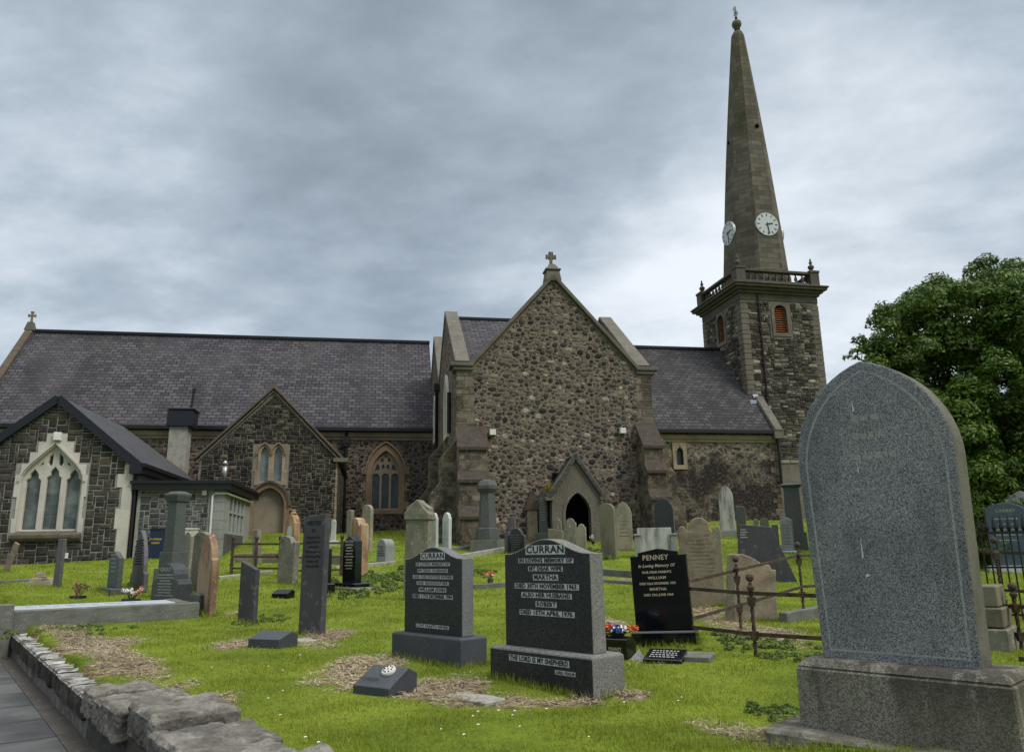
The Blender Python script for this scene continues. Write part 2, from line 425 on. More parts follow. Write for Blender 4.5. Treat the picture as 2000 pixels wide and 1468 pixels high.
def m_brick(name, c1, c2, mortar, w, h, msz=.012, bumpd=.02, rough=.9, stainf=None, uv=True, off=.5, spec=.2, fine=.4, varscale=1.0):
    n = NT(name, rough, spec); u = n.obj((1, 1, 1), uv=uv)
    b = n.nd('ShaderNodeTexBrick'); n.put(b.inputs['Vector'], n.vadd(u, n.noise(u, 2.5, 2, .5, 0, True), .012)); b.offset = off
    b.inputs['Color1'].default_value = (0, 0, 0, 1); b.inputs['Color2'].default_value = (1, 1, 1, 1); b.inputs['Mortar'].default_value = (0, 0, 0, 1)
    b.inputs['Scale'].default_value = 1; b.inputs['Brick Width'].default_value = w; b.inputs['Row Height'].default_value = h
    b.inputs['Mortar Size'].default_value = msz; b.inputs['Mortar Smooth'].default_value = .15; b.inputs['Bias'].default_value = 0
    f = n.sepc(b.outputs['Color'])[0]; fn = n.noise(u, 14, 5, .65)
    col = n.mix(f, c1, c2); col = n.mix(n.math('MULTIPLY', n.mr(fn, .3, .75), fine), col, n.mix(.6, col, (.01, .01, .01)))
    col = n.mix(b.outputs['Fac'], col, mortar)
    if stainf: col = stainf(n, col, u)
    h_ = n.math('ADD', n.math('SUBTRACT', 1.0, b.outputs['Fac']), n.math('ADD', n.math('MULTIPLY', f, .3), n.math('MULTIPLY', fn, .25)))
    return n.done(col, rough, n.bump(h_, bumpd, .8))
def but_stain(n, c, u):
    a = n.noise(n.obj(), 1.3, 5, .65); c = n.mix(n.math('MULTIPLY', n.mr(a, .44, .60), .8), c, (.030, .026, .023))
    b = n.noise(n.obj(), 2.6, 4, .6); c = n.mix(n.math('MULTIPLY', n.mr(b, .54, .66), .45), c, (.27, .19, .11))
    d = n.noise(n.obj(), 6, 5, .7); return n.mix(n.math('MULTIPLY', n.mr(d, .56, .66), .4), c, (.36, .33, .27))
M['buttress'] = m_brick('buttress_masonry', (.07, .058, .048), (.24, .20, .145), (.15, .13, .10), .38, .19, .018, .03, .9, but_stain)
def slate_stain(n, c, u):
    m = n.nd('ShaderNodeMapping'); m.inputs['Scale'].default_value = (1, .28, 1); n.put(m.inputs[0], u)
    a = n.noise(m.outputs[0], .55, 5, .6, .3)
    c = n.mix(n.math('MULTIPLY', n.mr(a, .47, .62), .6), c, (.022, .021, .024))
    b = n.noise(m.outputs[0], .8, 4, .6, .2)
    c = n.mix(n.math('MULTIPLY', n.mr(b, .56, .72), .3), c, (.085, .08, .062))
    d = n.noise(u, .35, 3)
    return n.mix(n.math('MULTIPLY', n.mr(d, .4, .75), .35), c, (.088, .083, .090))
M['slate'] = m_brick('roof_slate', (.042, .039, .045), (.098, .091, .102), (.007, .007, .008), .42, .26, .022, .03, .8, slate_stain, spec=.2)
def slate_stain2(n, c, u):
    m = n.nd('ShaderNodeMapping'); m.inputs['Scale'].default_value = (1, .5, 1); n.put(m.inputs[0], u)
    a = n.noise(m.outputs[0], .9, 5, .6, .5); c = n.mix(n.math('MULTIPLY', n.mr(a, .42, .62), .7), c, (.028, .027, .028))
    return c
M['slate_nave'] = m_brick('roof_slate_nave', (.042, .041, .044), (.090, .088, .094), (.007, .007, .008), .42, .26, .020, .03, .8, slate_stain2, spec=.2)
M['slate_hall'] = m_brick('roof_slate_hall', (.040, .040, .043), (.072, .071, .075), (.012, .012, .013), .3, .2, .012, .02, .6, None, spec=.4)
def spire_stain(n, c, u):
    o = n.obj(); a = n.noise(n.obj((1, 1, .5)), .35, 5, .6); z = n.sep(n.tc.outputs['Object'])
    c = n.mix(n.math('MULTIPLY', n.mr(a, .45, .68), .72), c, (.035, .030, .024))
    g = n.math('MULTIPLY', n.mr(z[2], 27, 32), n.mr(n.noise(o, .5, 4), .35, .6))
    c = n.mix(n.math('MULTIPLY', g, .8), c, (.062, .062, .026))
    r = n.mr(n.noise(n.obj((1, 1, .3)), .6, 4), .56, .7)
    return n.mix(n.math('MULTIPLY', r, .4), c, (.10, .062, .048))
M['spire'] = m_brick('spire_ashlar', (.085, .076, .06), (.155, .138, .108), (.045, .04, .034), .8, .36, .010, .02, .9, spire_stain)
def m_stone(name, base, dark=None, lichen=None, scale=3, grain=60, bumpd=.01, rough=.85, rusty=None, spec=.2, dk=.55, rndm=True, streak=1.0, gk=.25):
    n = NT(name, rough, spec); o = n.obj(rnd_=rndm)
    o2 = n.obj((1, 1, streak), rnd_=rndm)
    a = n.noise(o2, scale, 6, .65); g = n.noise(o, grain, 3, .6)
    dark = dark or tuple(c*.4 for c in base)
    col = n.mix(n.math('MULTIPLY', n.mr(a, .42, .66), dk), base, dark)
    col = n.mix(n.math('MULTIPLY', n.mr(g, .35, .7), gk), col, tuple(c*.35 for c in base))
    if lichen:
        l = n.noise(o, scale*4, 5, .7); col = n.mix(n.math('MULTIPLY', n.mr(l, .56, .66), .8), col, lichen)
    if rusty:
        l = n.noise(o2, scale*.8, 4, .6); col = n.mix(n.mr(l, .48, .62), col, rusty)
    h = n.math('ADD', a, n.math('MULTIPLY', g, .3))
    return n.done(col, rough, n.bump(h, bumpd, .7))
M['dressed'] = m_stone('dressed_sandstone', (.33, .265, .19), (.14, .11, .085), None, 1.2, 30, .01)
M['dressed_red'] = m_stone('dressed_brown_sandstone', (.27, .19, .125), (.13, .09, .065), None, 1.2, 30, .01)
M['coping'] = m_stone('coping_stone', (.145, .136, .112), (.075, .07, .055), (.27, .26, .19), 1.6, 25, .01)
M['kneeler'] = m_stone('grey_coping_stone', (.145, .135, .112), (.068, .063, .053), None, 1.6, 25, .01)
M['hallstone'] = m_stone('pale_cast_stone', (.56, .53, .47), (.36, .34, .30), None, .9, 40, .006)
M['sillstone'] = m_stone('sill_stone', (.13, .115, .085), (.05, .045, .035), None, 5, 40, .01)
M['roughcast'] = m_stone('roughcast', (.17, .15, .125), (.10, .09, .078), None, 1.5, 22, .03, gk=.7)
M['infill'] = m_stone('door_infill_plaster', (.27, .225, .165), (.10, .085, .07), None, .9, 20, .01)
M['towerstone'] = m_stone('tower_dressed_stone', (.15, .135, .108), (.055, .05, .043), (.22, .20, .165), 1.3, 20, .012)
M['cornice'] = m_stone('tower_cornice_stone', (.105, .094, .078), (.045, .040, .034), None, 1.3, 20, .012)
def m_plain(name, col, rough=.6, spec=.4, metal=0, var=.25, scale=6):
    n = NT(name, rough, spec); a = n.noise(n.obj(rnd_=True), scale, 5, .6)
    return n.done(n.mix(n.math('MULTIPLY', n.mr(a, .35, .7), var), col, tuple(c*.45 for c in col)), rough, n.bump(a, .004, .4), metal)
M['mortar'] = m_plain('pale_mortar', (.30, .295, .27), .95, .1, 0, .4, 5)
M['black_paint'] = m_plain('black_paint', (.010, .012, .020), .45, .4, 0, .2)
M['black_gutter'] = m_plain('black_gutter', (.010, .010, .012), .4, .4)
M['lead'] = m_plain('lead_flashing', (.33, .36, .42), .45, .5, 0, .3)
M['white_paint'] = m_plain('white_paint', (.66, .66, .64), .5)
M['cream_paint'] = m_plain('cream_paint', (.52, .48, .40), .6)
M['grey_paint'] = m_plain('grey_paint', (.34, .35, .34), .6)
M['steel'] = m_plain('flue_steel', (.45, .45, .45), .35, .5, .7)
M['navy'] = m_plain('navy_board', (.012, .022, .055), .4)
M['yellow'] = m_plain('yellow_lettering', (.62, .40, .04), .5)
M['clock_white'] = m_plain('clock_white', (.46, .49, .52), .4, .4, 0, .15)
M['clock_black'] = m_plain('clock_black', (.012, .012, .014), .4)
M['louvre'] = m_plain('louvre_orange', (.36, .13, .055), .7, .2, 0, .4, 8)
M['dark'] = m_plain('dark_interior', (.004, .004, .004), .9, .1)
M['render_grey'] = m_stone('grey_block_render', (.27, .275, .26), (.16, .165, .155), None, 1.2, 20, .01)
def m_glass(name, c0, c1, lead=(.18, .19, .19), gx=.28, gz=.20, mesh=False):
    n = NT(name, .25, .5); u = n.obj(uv=True)
    b = n.nd('ShaderNodeTexBrick'); n.put(b.inputs['Vector'], u); b.offset = 0 if mesh else 0
    b.inputs['Scale'].default_value = 1; b.inputs['Brick Width'].default_value = gx; b.inputs['Row Height'].default_value = gz; b.inputs['Mortar Size'].default_value = .006
    b.inputs['Color1'].default_value = (0, 0, 0, 1); b.inputs['Color2'].default_value = (1, 1, 1, 1)
    f = n.sepc(b.outputs['Color'])[0]
    a = n.noise(n.obj(), 1.3, 4); col = n.mix(n.math('ADD', n.math('MULTIPLY', n.mr(a, .35, .65), .75), n.math('MULTIPLY', f, .2)), c0, c1)
    col = n.mix(n.math('MULTIPLY', b.outputs['Fac'], .6), col, lead)
    return n.done(col, .3, n.bump(n.noise(n.obj(), 9, 3), .01, .5))
M['glass_hall'] = m_glass('hall_leaded_glass', (.045, .060, .060), (.21, .24, .235), (.20, .23, .22))
M['glass_vestry'] = m_glass('vestry_glass', (.10, .12, .13), (.24, .28, .30), (.10, .11, .12), .12, .12)
M['glass_blue'] = m_glass('dark_blue_glass', (.012, .018, .030), (.045, .06, .09), (.03, .035, .04), .14, .11)
# granites and gravestone materials
def m_granite(name, dk, lt, scale=130, rough=.35, cov=.5, spec=.5, bumpd=0, stain=None):
    n = NT(name, rough, spec); o = n.obj(rnd_=True)
    v = n.vor(o, scale, 'F1', 1); c = n.sepc(v.outputs['Color'])[0]
    v2 = n.noise(o, scale*1.4, 3, .6)
    f = n.math('ADD', n.math('MULTIPLY', c, .6), n.math('MULTIPLY', v2, .4))
    col = n.mix(n.mr(f, cov-.12, cov+.12), dk, lt)
    big = n.noise(o, 2.5, 5, .6); col = n.mix(n.math('MULTIPLY', n.mr(big, .4, .7), .3), col, tuple(q*.6 for q in dk))
    if stain: col = stain(n, col)
    if bumpd: return n.done(col, rough, n.bump(n.noise(o, 70, 4, .7), bumpd, .8))
    return n.done(col, rough)
M['curran_face'] = m_granite('dark_polished_granite', (.006, .007, .009), (.050, .055, .060), 190, .38, .62, .35)
M['curran_side'] = m_granite('rough_sawn_granite', (.12, .12, .112), (.24, .24, .22), 140, .8, .5, .2, .004)
M['curran_base'] = m_granite('bluish_honed_granite', (.036, .042, .050), (.065, .072, .080), 150, .55, .5, .35)
M['curran_side2'] = m_granite('honed_grey_granite', (.11, .115, .118), (.17, .176, .178), 150, .7, .5, .25, .002)
M['plate'] = m_granite('frosted_inscription', (.34, .36, .37), (.56, .58, .58), 150, .8, .45, .2)
M['cut_letter'] = m_plain('dark_cut_lettering', (.010, .012, .015), .5)
M['black_granite'] = m_plain('black_polished_granite', (.004, .005, .007), .10, .6, 0, .3)
M['gold'] = m_plain('gold_lettering', (.48, .42, .30), .45)
def bigstain(n, c):
    o = n.obj((1, 1, .45)); a = n.noise(o, 2.0, 5, .6)
    c = n.mix(n.math('MULTIPLY', n.mr(a, .46, .68), .45), c, (.035, .045, .058))
    b = n.noise(n.obj((1, 1, .6)), 1.4, 5, .6); return n.mix(n.math('MULTIPLY', n.mr(b, .5, .72), .35), c, (.18, .18, .19))
M['big_face'] = m_granite('speckled_grey_granite', (.048, .052, .058), (.33, .34, .36), 290, .5, .50, .3, .0, bigstain)
M['big_side'] = m_stone('rough_granite_edge', (.15, .145, .115), (.07, .07, .052), None, 5, 90, .006, gk=.6)
def lime(n, c):
    z = n.sep(n.tc.outputs['Object'])[2]
    a = n.noise(n.obj(), 9, 5, .7); m = n.math('MULTIPLY', n.mr(a, .46, .54), n.mr(z, .42, .54))
    c = n.mix(n.math('MULTIPLY', m, .8), c, (.52, .52, .48))
    d = n.noise(n.obj((1, 1, .25)), 5, 5, .65); c = n.mix(n.math('MULTIPLY', n.mr(d, .44, .58), n.mr(z, .0, .5, .25, .85)), c, (.045, .042, .034))
    g = n.noise(n.obj(), 3, 4); return n.mix(n.math('MULTIPLY', n.mr(g, .5, .7), .3), c, (.12, .12, .045))
M['big_base'] = m_granite('weathered_granite_block', (.12, .112, .09), (.27, .255, .215), 150, .9, .5, .15, .006, lime)
M['slatestone'] = m_stone('slate_headstone', (.060, .059, .066), (.030, .030, .035), (.13, .13, .125), 2, 50, .004, .6, streak=.3, spec=.35)
M['slatestone_light'] = m_stone('grey_slate_headstone', (.115, .108, .112), (.06, .056, .058), (.19, .185, .165), 3, 50, .005, .7, streak=.3)
M['redstone'] = m_stone('red_sandstone', (.30, .165, .10), (.12, .085, .055), (.36, .29, .20), 3.2, 45, .014, .9, rusty=(.29, .22, .14), streak=.3, dk=.9)
M['orangestone'] = m_stone('orange_sandstone', (.36, .21, .115), (.16, .11, .065), (.44, .37, .26), 4, 45, .012, .9, streak=.4, rusty=(.36, .29, .19), dk=.9)
M['beige'] = m_stone('beige_sandstone', (.30, .275, .20), (.13, .12, .085), (.38, .36, .27), 2.6, 45, .012, .9, streak=.5)
M['beige2'] = m_stone('olive_beige_sandstone', (.19, .175, .12), (.09, .08, .056), None, 2, 40, .01, .9, streak=.4, dk=.8)
M['brownstone'] = m_stone('flaking_brown_sandstone', (.25, .215, .155), (.12, .098, .07), (.36, .33, .25), 4, 40, .02, .9, rusty=(.24, .185, .13), dk=.8)
M['lichen'] = m_stone('lichened_grey_stone', (.21, .20, .155), (.085, .08, .06), (.40, .38, .30), 3.2, 45, .012, .9, streak=.5)
M['marble'] = m_stone('white_marble', (.52, .54, .53), (.24, .25, .24), None, 3, 60, .004, .7, streak=.4)
M['marble_dirty'] = m_stone('streaked_marble', (.46, .46, .42), (.14, .15, .13), None, 5, 60, .006, .8, streak=.15, dk=.95)
M['greygranite'] = m_granite('grey_green_granite', (.05, .058, .054), (.105, .115, .105), 120, .6, .5, .3, .003)
M['palegranite'] = m_granite('pale_grey_granite', (.17, .18, .175), (.30, .31, .30), 120, .7, .5, .3, .003)
M['darkgranite'] = m_granite('dark_grey_granite', (.022, .026, .030), (.055, .062, .066), 120, .5, .55, .35)
M['bluegranite'] = m_granite('blue_grey_granite', (.035, .055, .072), (.07, .10, .125), 120, .5, .5, .35)
M['greenblack'] = m_plain('dark_green_polished_granite', (.010, .018, .014), .15, .5, 0, .3)
M['concrete'] = m_stone('pale_concrete', (.33, .32, .28), (.17, .16, .13), None, 4, 50, .01)
M['kerbstone'] = m_stone('grey_kerb_stone', (.15, .155, .135), (.07, .072, .06), (.24, .24, .20), 4, 40, .015)
M['ledger'] = m_stone('blue_grey_ledger', (.40, .44, .48), (.25, .28, .31), None, 3, 60, .004, .6)
M['carve'] = m_plain('worn_carving', (.030, .030, .032), .9, .1)
M['carve_pale'] = m_plain('pale_worn_lettering', (.30, .31, .30), .8, .2)
def m_iron():
    n = NT('rusty_iron', .8, .3); o = n.obj(rnd_=True); a = n.noise(o, 9, 5, .65); b = n.noise(o, 45, 4, .7)
    c = n.ramp(a, [(.3, (.030, .024, .020)), (.5, (.060, .042, .030)), (.62, (.095, .058, .034)), (.75, (.10, .085, .06))])
    return n.done(c, .8, n.bump(b, .004, .8))
M['iron'] = m_iron()
def m_rock():
    n = NT('rough_wall_stone', .92, .15); o = n.obj(rnd_=True); a = n.noise(o, 3.5, 7, .7); b = n.noise(o, 26, 6, .75); l = n.noise(o, 7, 5, .7)
    c = n.ramp(a, [(.3, (.065, .061, .053)), (.48, (.15, .14, .12)), (.66, (.27, .255, .22))])
    c = n.mix(n.math('MULTIPLY', n.mr(l, .56, .66), .5), c, (.27, .27, .24))
    c = n.mix(n.math('MULTIPLY', n.mr(b, .5, .7), .6), c, (.02, .018, .016))
    return n.done(c, .92, n.bump(n.math('ADD', a, n.math('MULTIPLY', b, .5)), .03, .9))
M['rock'] = m_rock()
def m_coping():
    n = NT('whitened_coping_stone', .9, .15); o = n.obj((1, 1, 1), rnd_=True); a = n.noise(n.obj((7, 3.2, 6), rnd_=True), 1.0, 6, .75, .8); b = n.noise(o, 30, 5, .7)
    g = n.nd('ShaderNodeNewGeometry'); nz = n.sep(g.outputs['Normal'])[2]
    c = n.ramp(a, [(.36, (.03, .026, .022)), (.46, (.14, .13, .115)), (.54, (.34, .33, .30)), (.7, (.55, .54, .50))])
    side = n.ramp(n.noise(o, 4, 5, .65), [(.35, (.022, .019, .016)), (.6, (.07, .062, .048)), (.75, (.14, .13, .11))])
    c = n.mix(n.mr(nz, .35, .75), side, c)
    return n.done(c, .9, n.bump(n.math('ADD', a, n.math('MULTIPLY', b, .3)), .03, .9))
M['coping_white'] = m_coping()
def m_path():
    n = NT('path_flags', .75, .3); o = n.obj()
    b = n.nd('ShaderNodeTexBrick'); n.put(b.inputs['Vector'], o); b.offset = .0
    b.inputs['Scale'].default_value = 1; b.inputs['Brick Width'].default_value = .9; b.inputs['Row Height'].default_value = .9; b.inputs['Mortar Size'].default_value = .022
    b.inputs['Color1'].default_value = (0, 0, 0, 1); b.inputs['Color2'].default_value = (1, 1, 1, 1)
    f = n.sepc(b.outputs['Color'])[0]; a = n.noise(o, 1.6, 6, .65); fine = n.noise(o, 60, 4, .7)
    c = n.ramp(a, [(.35, (.028, .029, .029)), (.55, (.055, .057, .056)), (.7, (.09, .092, .09))]); c = n.mix(n.math('MULTIPLY', f, .3), c, (.09, .09, .088))
    c = n.mix(n.math('MULTIPLY', n.mr(fine, .6, .72), .5), c, (.22, .22, .21))
    c = n.mix(n.mr(n.noise(o, .8, 3), .45, .6), c, n.mix(.25, c, (.16, .165, .16))); c = n.mix(n.math('MULTIPLY', b.outputs['Fac'], .9), c, (.018, .017, .015))
    h = n.math('SUBTRACT', n.math('MULTIPLY', fine, .2), b.outputs['Fac'])
    return n.done(c, n.mr(a, .35, .65, .55, .9), n.bump(h, .012, .8))
M['path'] = m_path()
M['path_edge'] = m_stone('path_edging', (.075, .067, .056), (.035, .032, .028), (.15, .14, .12), 4, 40, .01)
def m_ground():
    n = NT('turf_ground', .95, .1); o = n.obj(); at_ = n.nd('ShaderNodeAttribute', attribute_name='dry').outputs['Fac']
    a = n.noise(o, 1.1, 5, .6); b = n.noise(n.obj((1, 1, 1)), 14, 5, .7); c0 = n.noise(o, 60, 4, .7)
    g = n.ramp(a, [(.3, (.085, .125, .014)), (.5, (.14, .19, .018)), (.7, (.20, .25, .03))])
    g = n.mix(n.math('MULTIPLY', n.mr(b, .45, .7), .6), g, (.05, .07, .014))
    d = n.ramp(n.noise(o, 9, 5, .7), [(.35, (.05, .038, .022)), (.48, (.16, .12, .07)), (.6, (.36, .28, .17)), (.75, (.52, .42, .27))])
    m = n.mr(n.math('ADD', at_, n.math('MULTIPLY', n.math('SUBTRACT', b, .5), .8)), .35, .62)
    return n.done(n.mix(m, g, d), .95, n.bump(n.math('ADD', b, n.math('MULTIPLY', c0, .5)), .03, .8))
M['ground'] = m_ground()
def m_leafy(name, c_lo, c_hi, attr=None, trans=.25, rough=.6, straw=None):
    n = NT(name, rough, .25)
    g = n.nd('ShaderNodeNewGeometry').outputs['Random Per Island']; o = n.noise(n.obj(), .9, 4, .6)
    f = n.math('ADD', n.math('MULTIPLY', g, .55), n.math('MULTIPLY', n.mr(o, .3, .7), .45))
    c = n.mix(f, c_lo, c_hi)
    if straw:
        o2 = n.noise(n.obj(), 2.3, 4, .65); c = n.mix(n.math('MULTIPLY', n.mr(o2, .48, .68), .55), c, tuple(q*.45 for q in c_hi)); o3 = n.noise(n.obj(), .45, 3, .5); c = n.mix(n.math('MULTIPLY', n.mr(o3, .5, .7), .4), c, (.27, .28, .07))
    if straw:
        a = n.nd('ShaderNodeAttribute', attribute_name='dry').outputs['Fac']
        c = n.mix(n.mr(n.math('ADD', a, n.math('MULTIPLY', n.math('SUBTRACT', g, .5), .6)), .35, .6), c, n.mix(g, straw[0], straw[1]))
    n.put(n.b.inputs['Base Color'], c)
    tr = n.nd('ShaderNodeBsdfTranslucent'); n.put(tr.inputs[0], c)
    ms = n.nd('ShaderNodeMixShader'); ms.inputs[0].default_value = trans
    n.L.new(n.b.outputs[0], ms.inputs[1]); n.L.new(tr.outputs[0], ms.inputs[2])
    n.L.new(ms.outputs[0], n.N['Material Output'].inputs['Surface']); return n.m
M['grass'] = m_leafy('grass_blades', (.13, .175, .016), (.33, .38, .045), straw=((.20, .16, .09), (.52, .44, .28)))
M['leaf'] = m_leafy('laurel_leaves', (.018, .045, .009), (.14, .23, .03), trans=.2, rough=.45)
M['weed'] = m_leafy('weed_leaves', (.06, .10, .018), (.17, .24, .05))
M['bark'] = m_stone('bark', (.07, .055, .04), (.03, .024, .018), None, 4, 20, .02)
M['petal_white'] = m_plain('white_petals', (.75, .72, .68), .7)
M['petal_pink'] = m_plain('pink_petals', (.75, .38, .32), .7)
M['petal_orange'] = m_plain('orange_petals', (.75, .16, .035), .7)
M['petal_blue'] = m_plain('blue_petals', (.03, .06, .38), .7)
M['straw'] = m_plain('dried_flower_heads', (.26, .17, .09), .9)
M['green_stem'] = m_plain('green_stems', (.04, .09, .02), .7)
M['moss'] = m_leafy('mossy_plants', (.10, .10, .015), (.28, .22, .03))
# ------------------------------------------------------------------ ground
class Frame:                                   # a building's own axes: u to the right along its face, v away, z up
    def __init__(s, o, deg): s.o = (o[0], o[1]); s.a = radians(deg)
    def uz(s, px, py, v=0.):
        d = ray(px, py); sn, cs = sin(s.a), cos(s.a); t = (v-s.o[0]*sn+s.o[1]*cs)/(-d.x*sn+d.y*cs); p = d*t
        return ((p.x-s.o[0])*cs+(p.y-s.o[1])*sn, p.z)
    def vz(s, px, py, u=0.):
        d = ray(px, py); sn, cs = sin(s.a), cos(s.a); t = (u+s.o[0]*cs+s.o[1]*sn)/(d.x*cs+d.y*sn); p = d*t
        return (-(p.x-s.o[0])*sn+(p.y-s.o[1])*cs, p.z)
    def world(s, u, v): return (s.o[0]+u*cos(s.a)-v*sin(s.a), s.o[1]+u*sin(s.a)+v*cos(s.a))
    def empty(s, name): return empty(name, (s.o[0], s.o[1], 0), s.a)
CH = Frame((1.4699, 30), 10)
DRY = []      # (x, y, rx, ry, amount) bare or dried patches round the stones
def dry_np(x, y):
    d = np.zeros_like(x)
    for cx, cy, rx, ry, a in DRY: d = np.maximum(d, a*np.exp(-(((x-cx)/rx)**2+((y-cy)/ry)**2)**1.5))
    d = d*(1+.55*np.sin(x*7.3+3*np.sin(y*5.1))*np.sin(y*6.7+2*np.sin(x*4.3)))
    w = wall_dist(x, y); d = np.maximum(d, .8*np.exp(-((w+.45)/.30)**2)*np.clip((y-6.6)/1.5, 0, 1)*np.clip((14-y)/2, 0, 1))
    return d
def dryat(px, py, rpx, rpy, a=1.0):
    p = hit(px, py); q = hit(px+rpx, py); r = hit(px, py-rpy)
    DRY.append((p.x, p.y, max(abs(q.x-p.x)*.85, .1), max(abs(r.y-p.y)*.75, .15), a))
for a in ((700, 1310, 100, 40), (860, 1345, 110, 30), (960, 1370, 160, 22, .9), (1230, 1358, 50, 16), (480, 1255, 60, 16), (640, 1240, 60, 16), (400, 1375, 70, 26, .9),
          (1500, 1440, 120, 40, .9), (1190, 1215, 40, 16, .8), (1400, 1205, 60, 30, .85), (1480, 1235, 120, 30, .7), (350, 1345, 50, 25, .8), (160, 1265, 100, 22, 1.), (230, 1300, 90, 22, .9), (100, 1230, 60, 14, .8),
          (1380, 1420, 50, 22, .7), (1290, 1285, 80, 12, .7), (1100, 1372, 140, 14, .9), (620, 1262, 60, 9, .7), (20, 1105, 40, 8, .8), (465, 1195, 25, 10, .7), (700, 1120, 70, 10, .6), (560, 1135, 40, 8, .6),
          (1990, 1330, 60, 20, .5), (1220, 1130, 25, 8, .6)): dryat(*a)
def build_ground():
    ys = [1.0]
    while ys[-1] < 2500: ys.append(ys[-1]+(.12 if ys[-1] < 14 else .12+(ys[-1]-14)*.035))
    xs = [0.0]
    while xs[-1] < 1500: xs.append(xs[-1]+(.12 if xs[-1] < 7.5 else .12+(xs[-1]-7.5)*.06))
    xs = np.array([-a for a in reversed(xs[1:])]+xs); ys = np.array([-1500, -300, -60, -15, -4, -1.5, 0]+ys)
    X, Y = np.meshgrid(xs, ys); Z = Gnp(X, Y)
    d = wall_dist(X, Y); Z = np.where((d > .0), -1.75-.0*X, Z)
    nx, ny = len(xs), len(ys)
    me = bpy.data.meshes.new('ground'); me.vertices.add(nx*ny)
    me.vertices.foreach_set('co', np.stack([X, Y, Z], -1).astype(np.float32).ravel())
    i = np.arange(nx*ny).reshape(ny, nx); q = np.stack([i[:-1, :-1], i[:-1, 1:], i[1:, 1:], i[1:, :-1]], -1).reshape(-1, 4)
    me.loops.add(q.size); me.loops.foreach_set('vertex_index', q.astype(np.int32).ravel())
    me.polygons.add(len(q)); me.polygons.foreach_set('loop_start', (np.arange(len(q))*4).astype(np.int32))
    me.update(calc_edges=True); me.validate()
    at_ = me.attributes.new('dry', 'FLOAT', 'POINT'); at_.data.foreach_set('value', dry_np(X, Y).astype(np.float32).ravel())
    me.polygons.foreach_set('use_smooth', [True]*len(me.polygons))
    o = bpy.data.objects.new('ground', me); COL.objects.link(o); me.materials.append(M['ground']); tag(o, kind='structure')
build_ground()
# path of stone flags, falling gently towards the camera, with an edging course against the wall
def pathz(t): return -1.62+.012*t
wp = empty('path', (-3.19, 6.26, 0), atan2(WDIR[1], WDIR[0])); wp['kind'] = 'structure'
mb = MB(); mb.add([(-9, .16, -1.46), (30, .16, -1.36), (30, 6, -1.36), (-9, 6, -1.46)], [(0, 1, 2, 3)] )
po = mb.build('flagstones', M['path'], wp)
mb = MB(); mb.add([(-9, -.05, -1.452), (30, -.05, -1.352), (30, .16, -1.352), (-9, .16, -1.452), (-9, .16, -1.5), (30, .16, -1.4)], [(0, 1, 2, 3), (3, 2, 5, 4)])
mb.build('edging', M['path_edge'], wp)
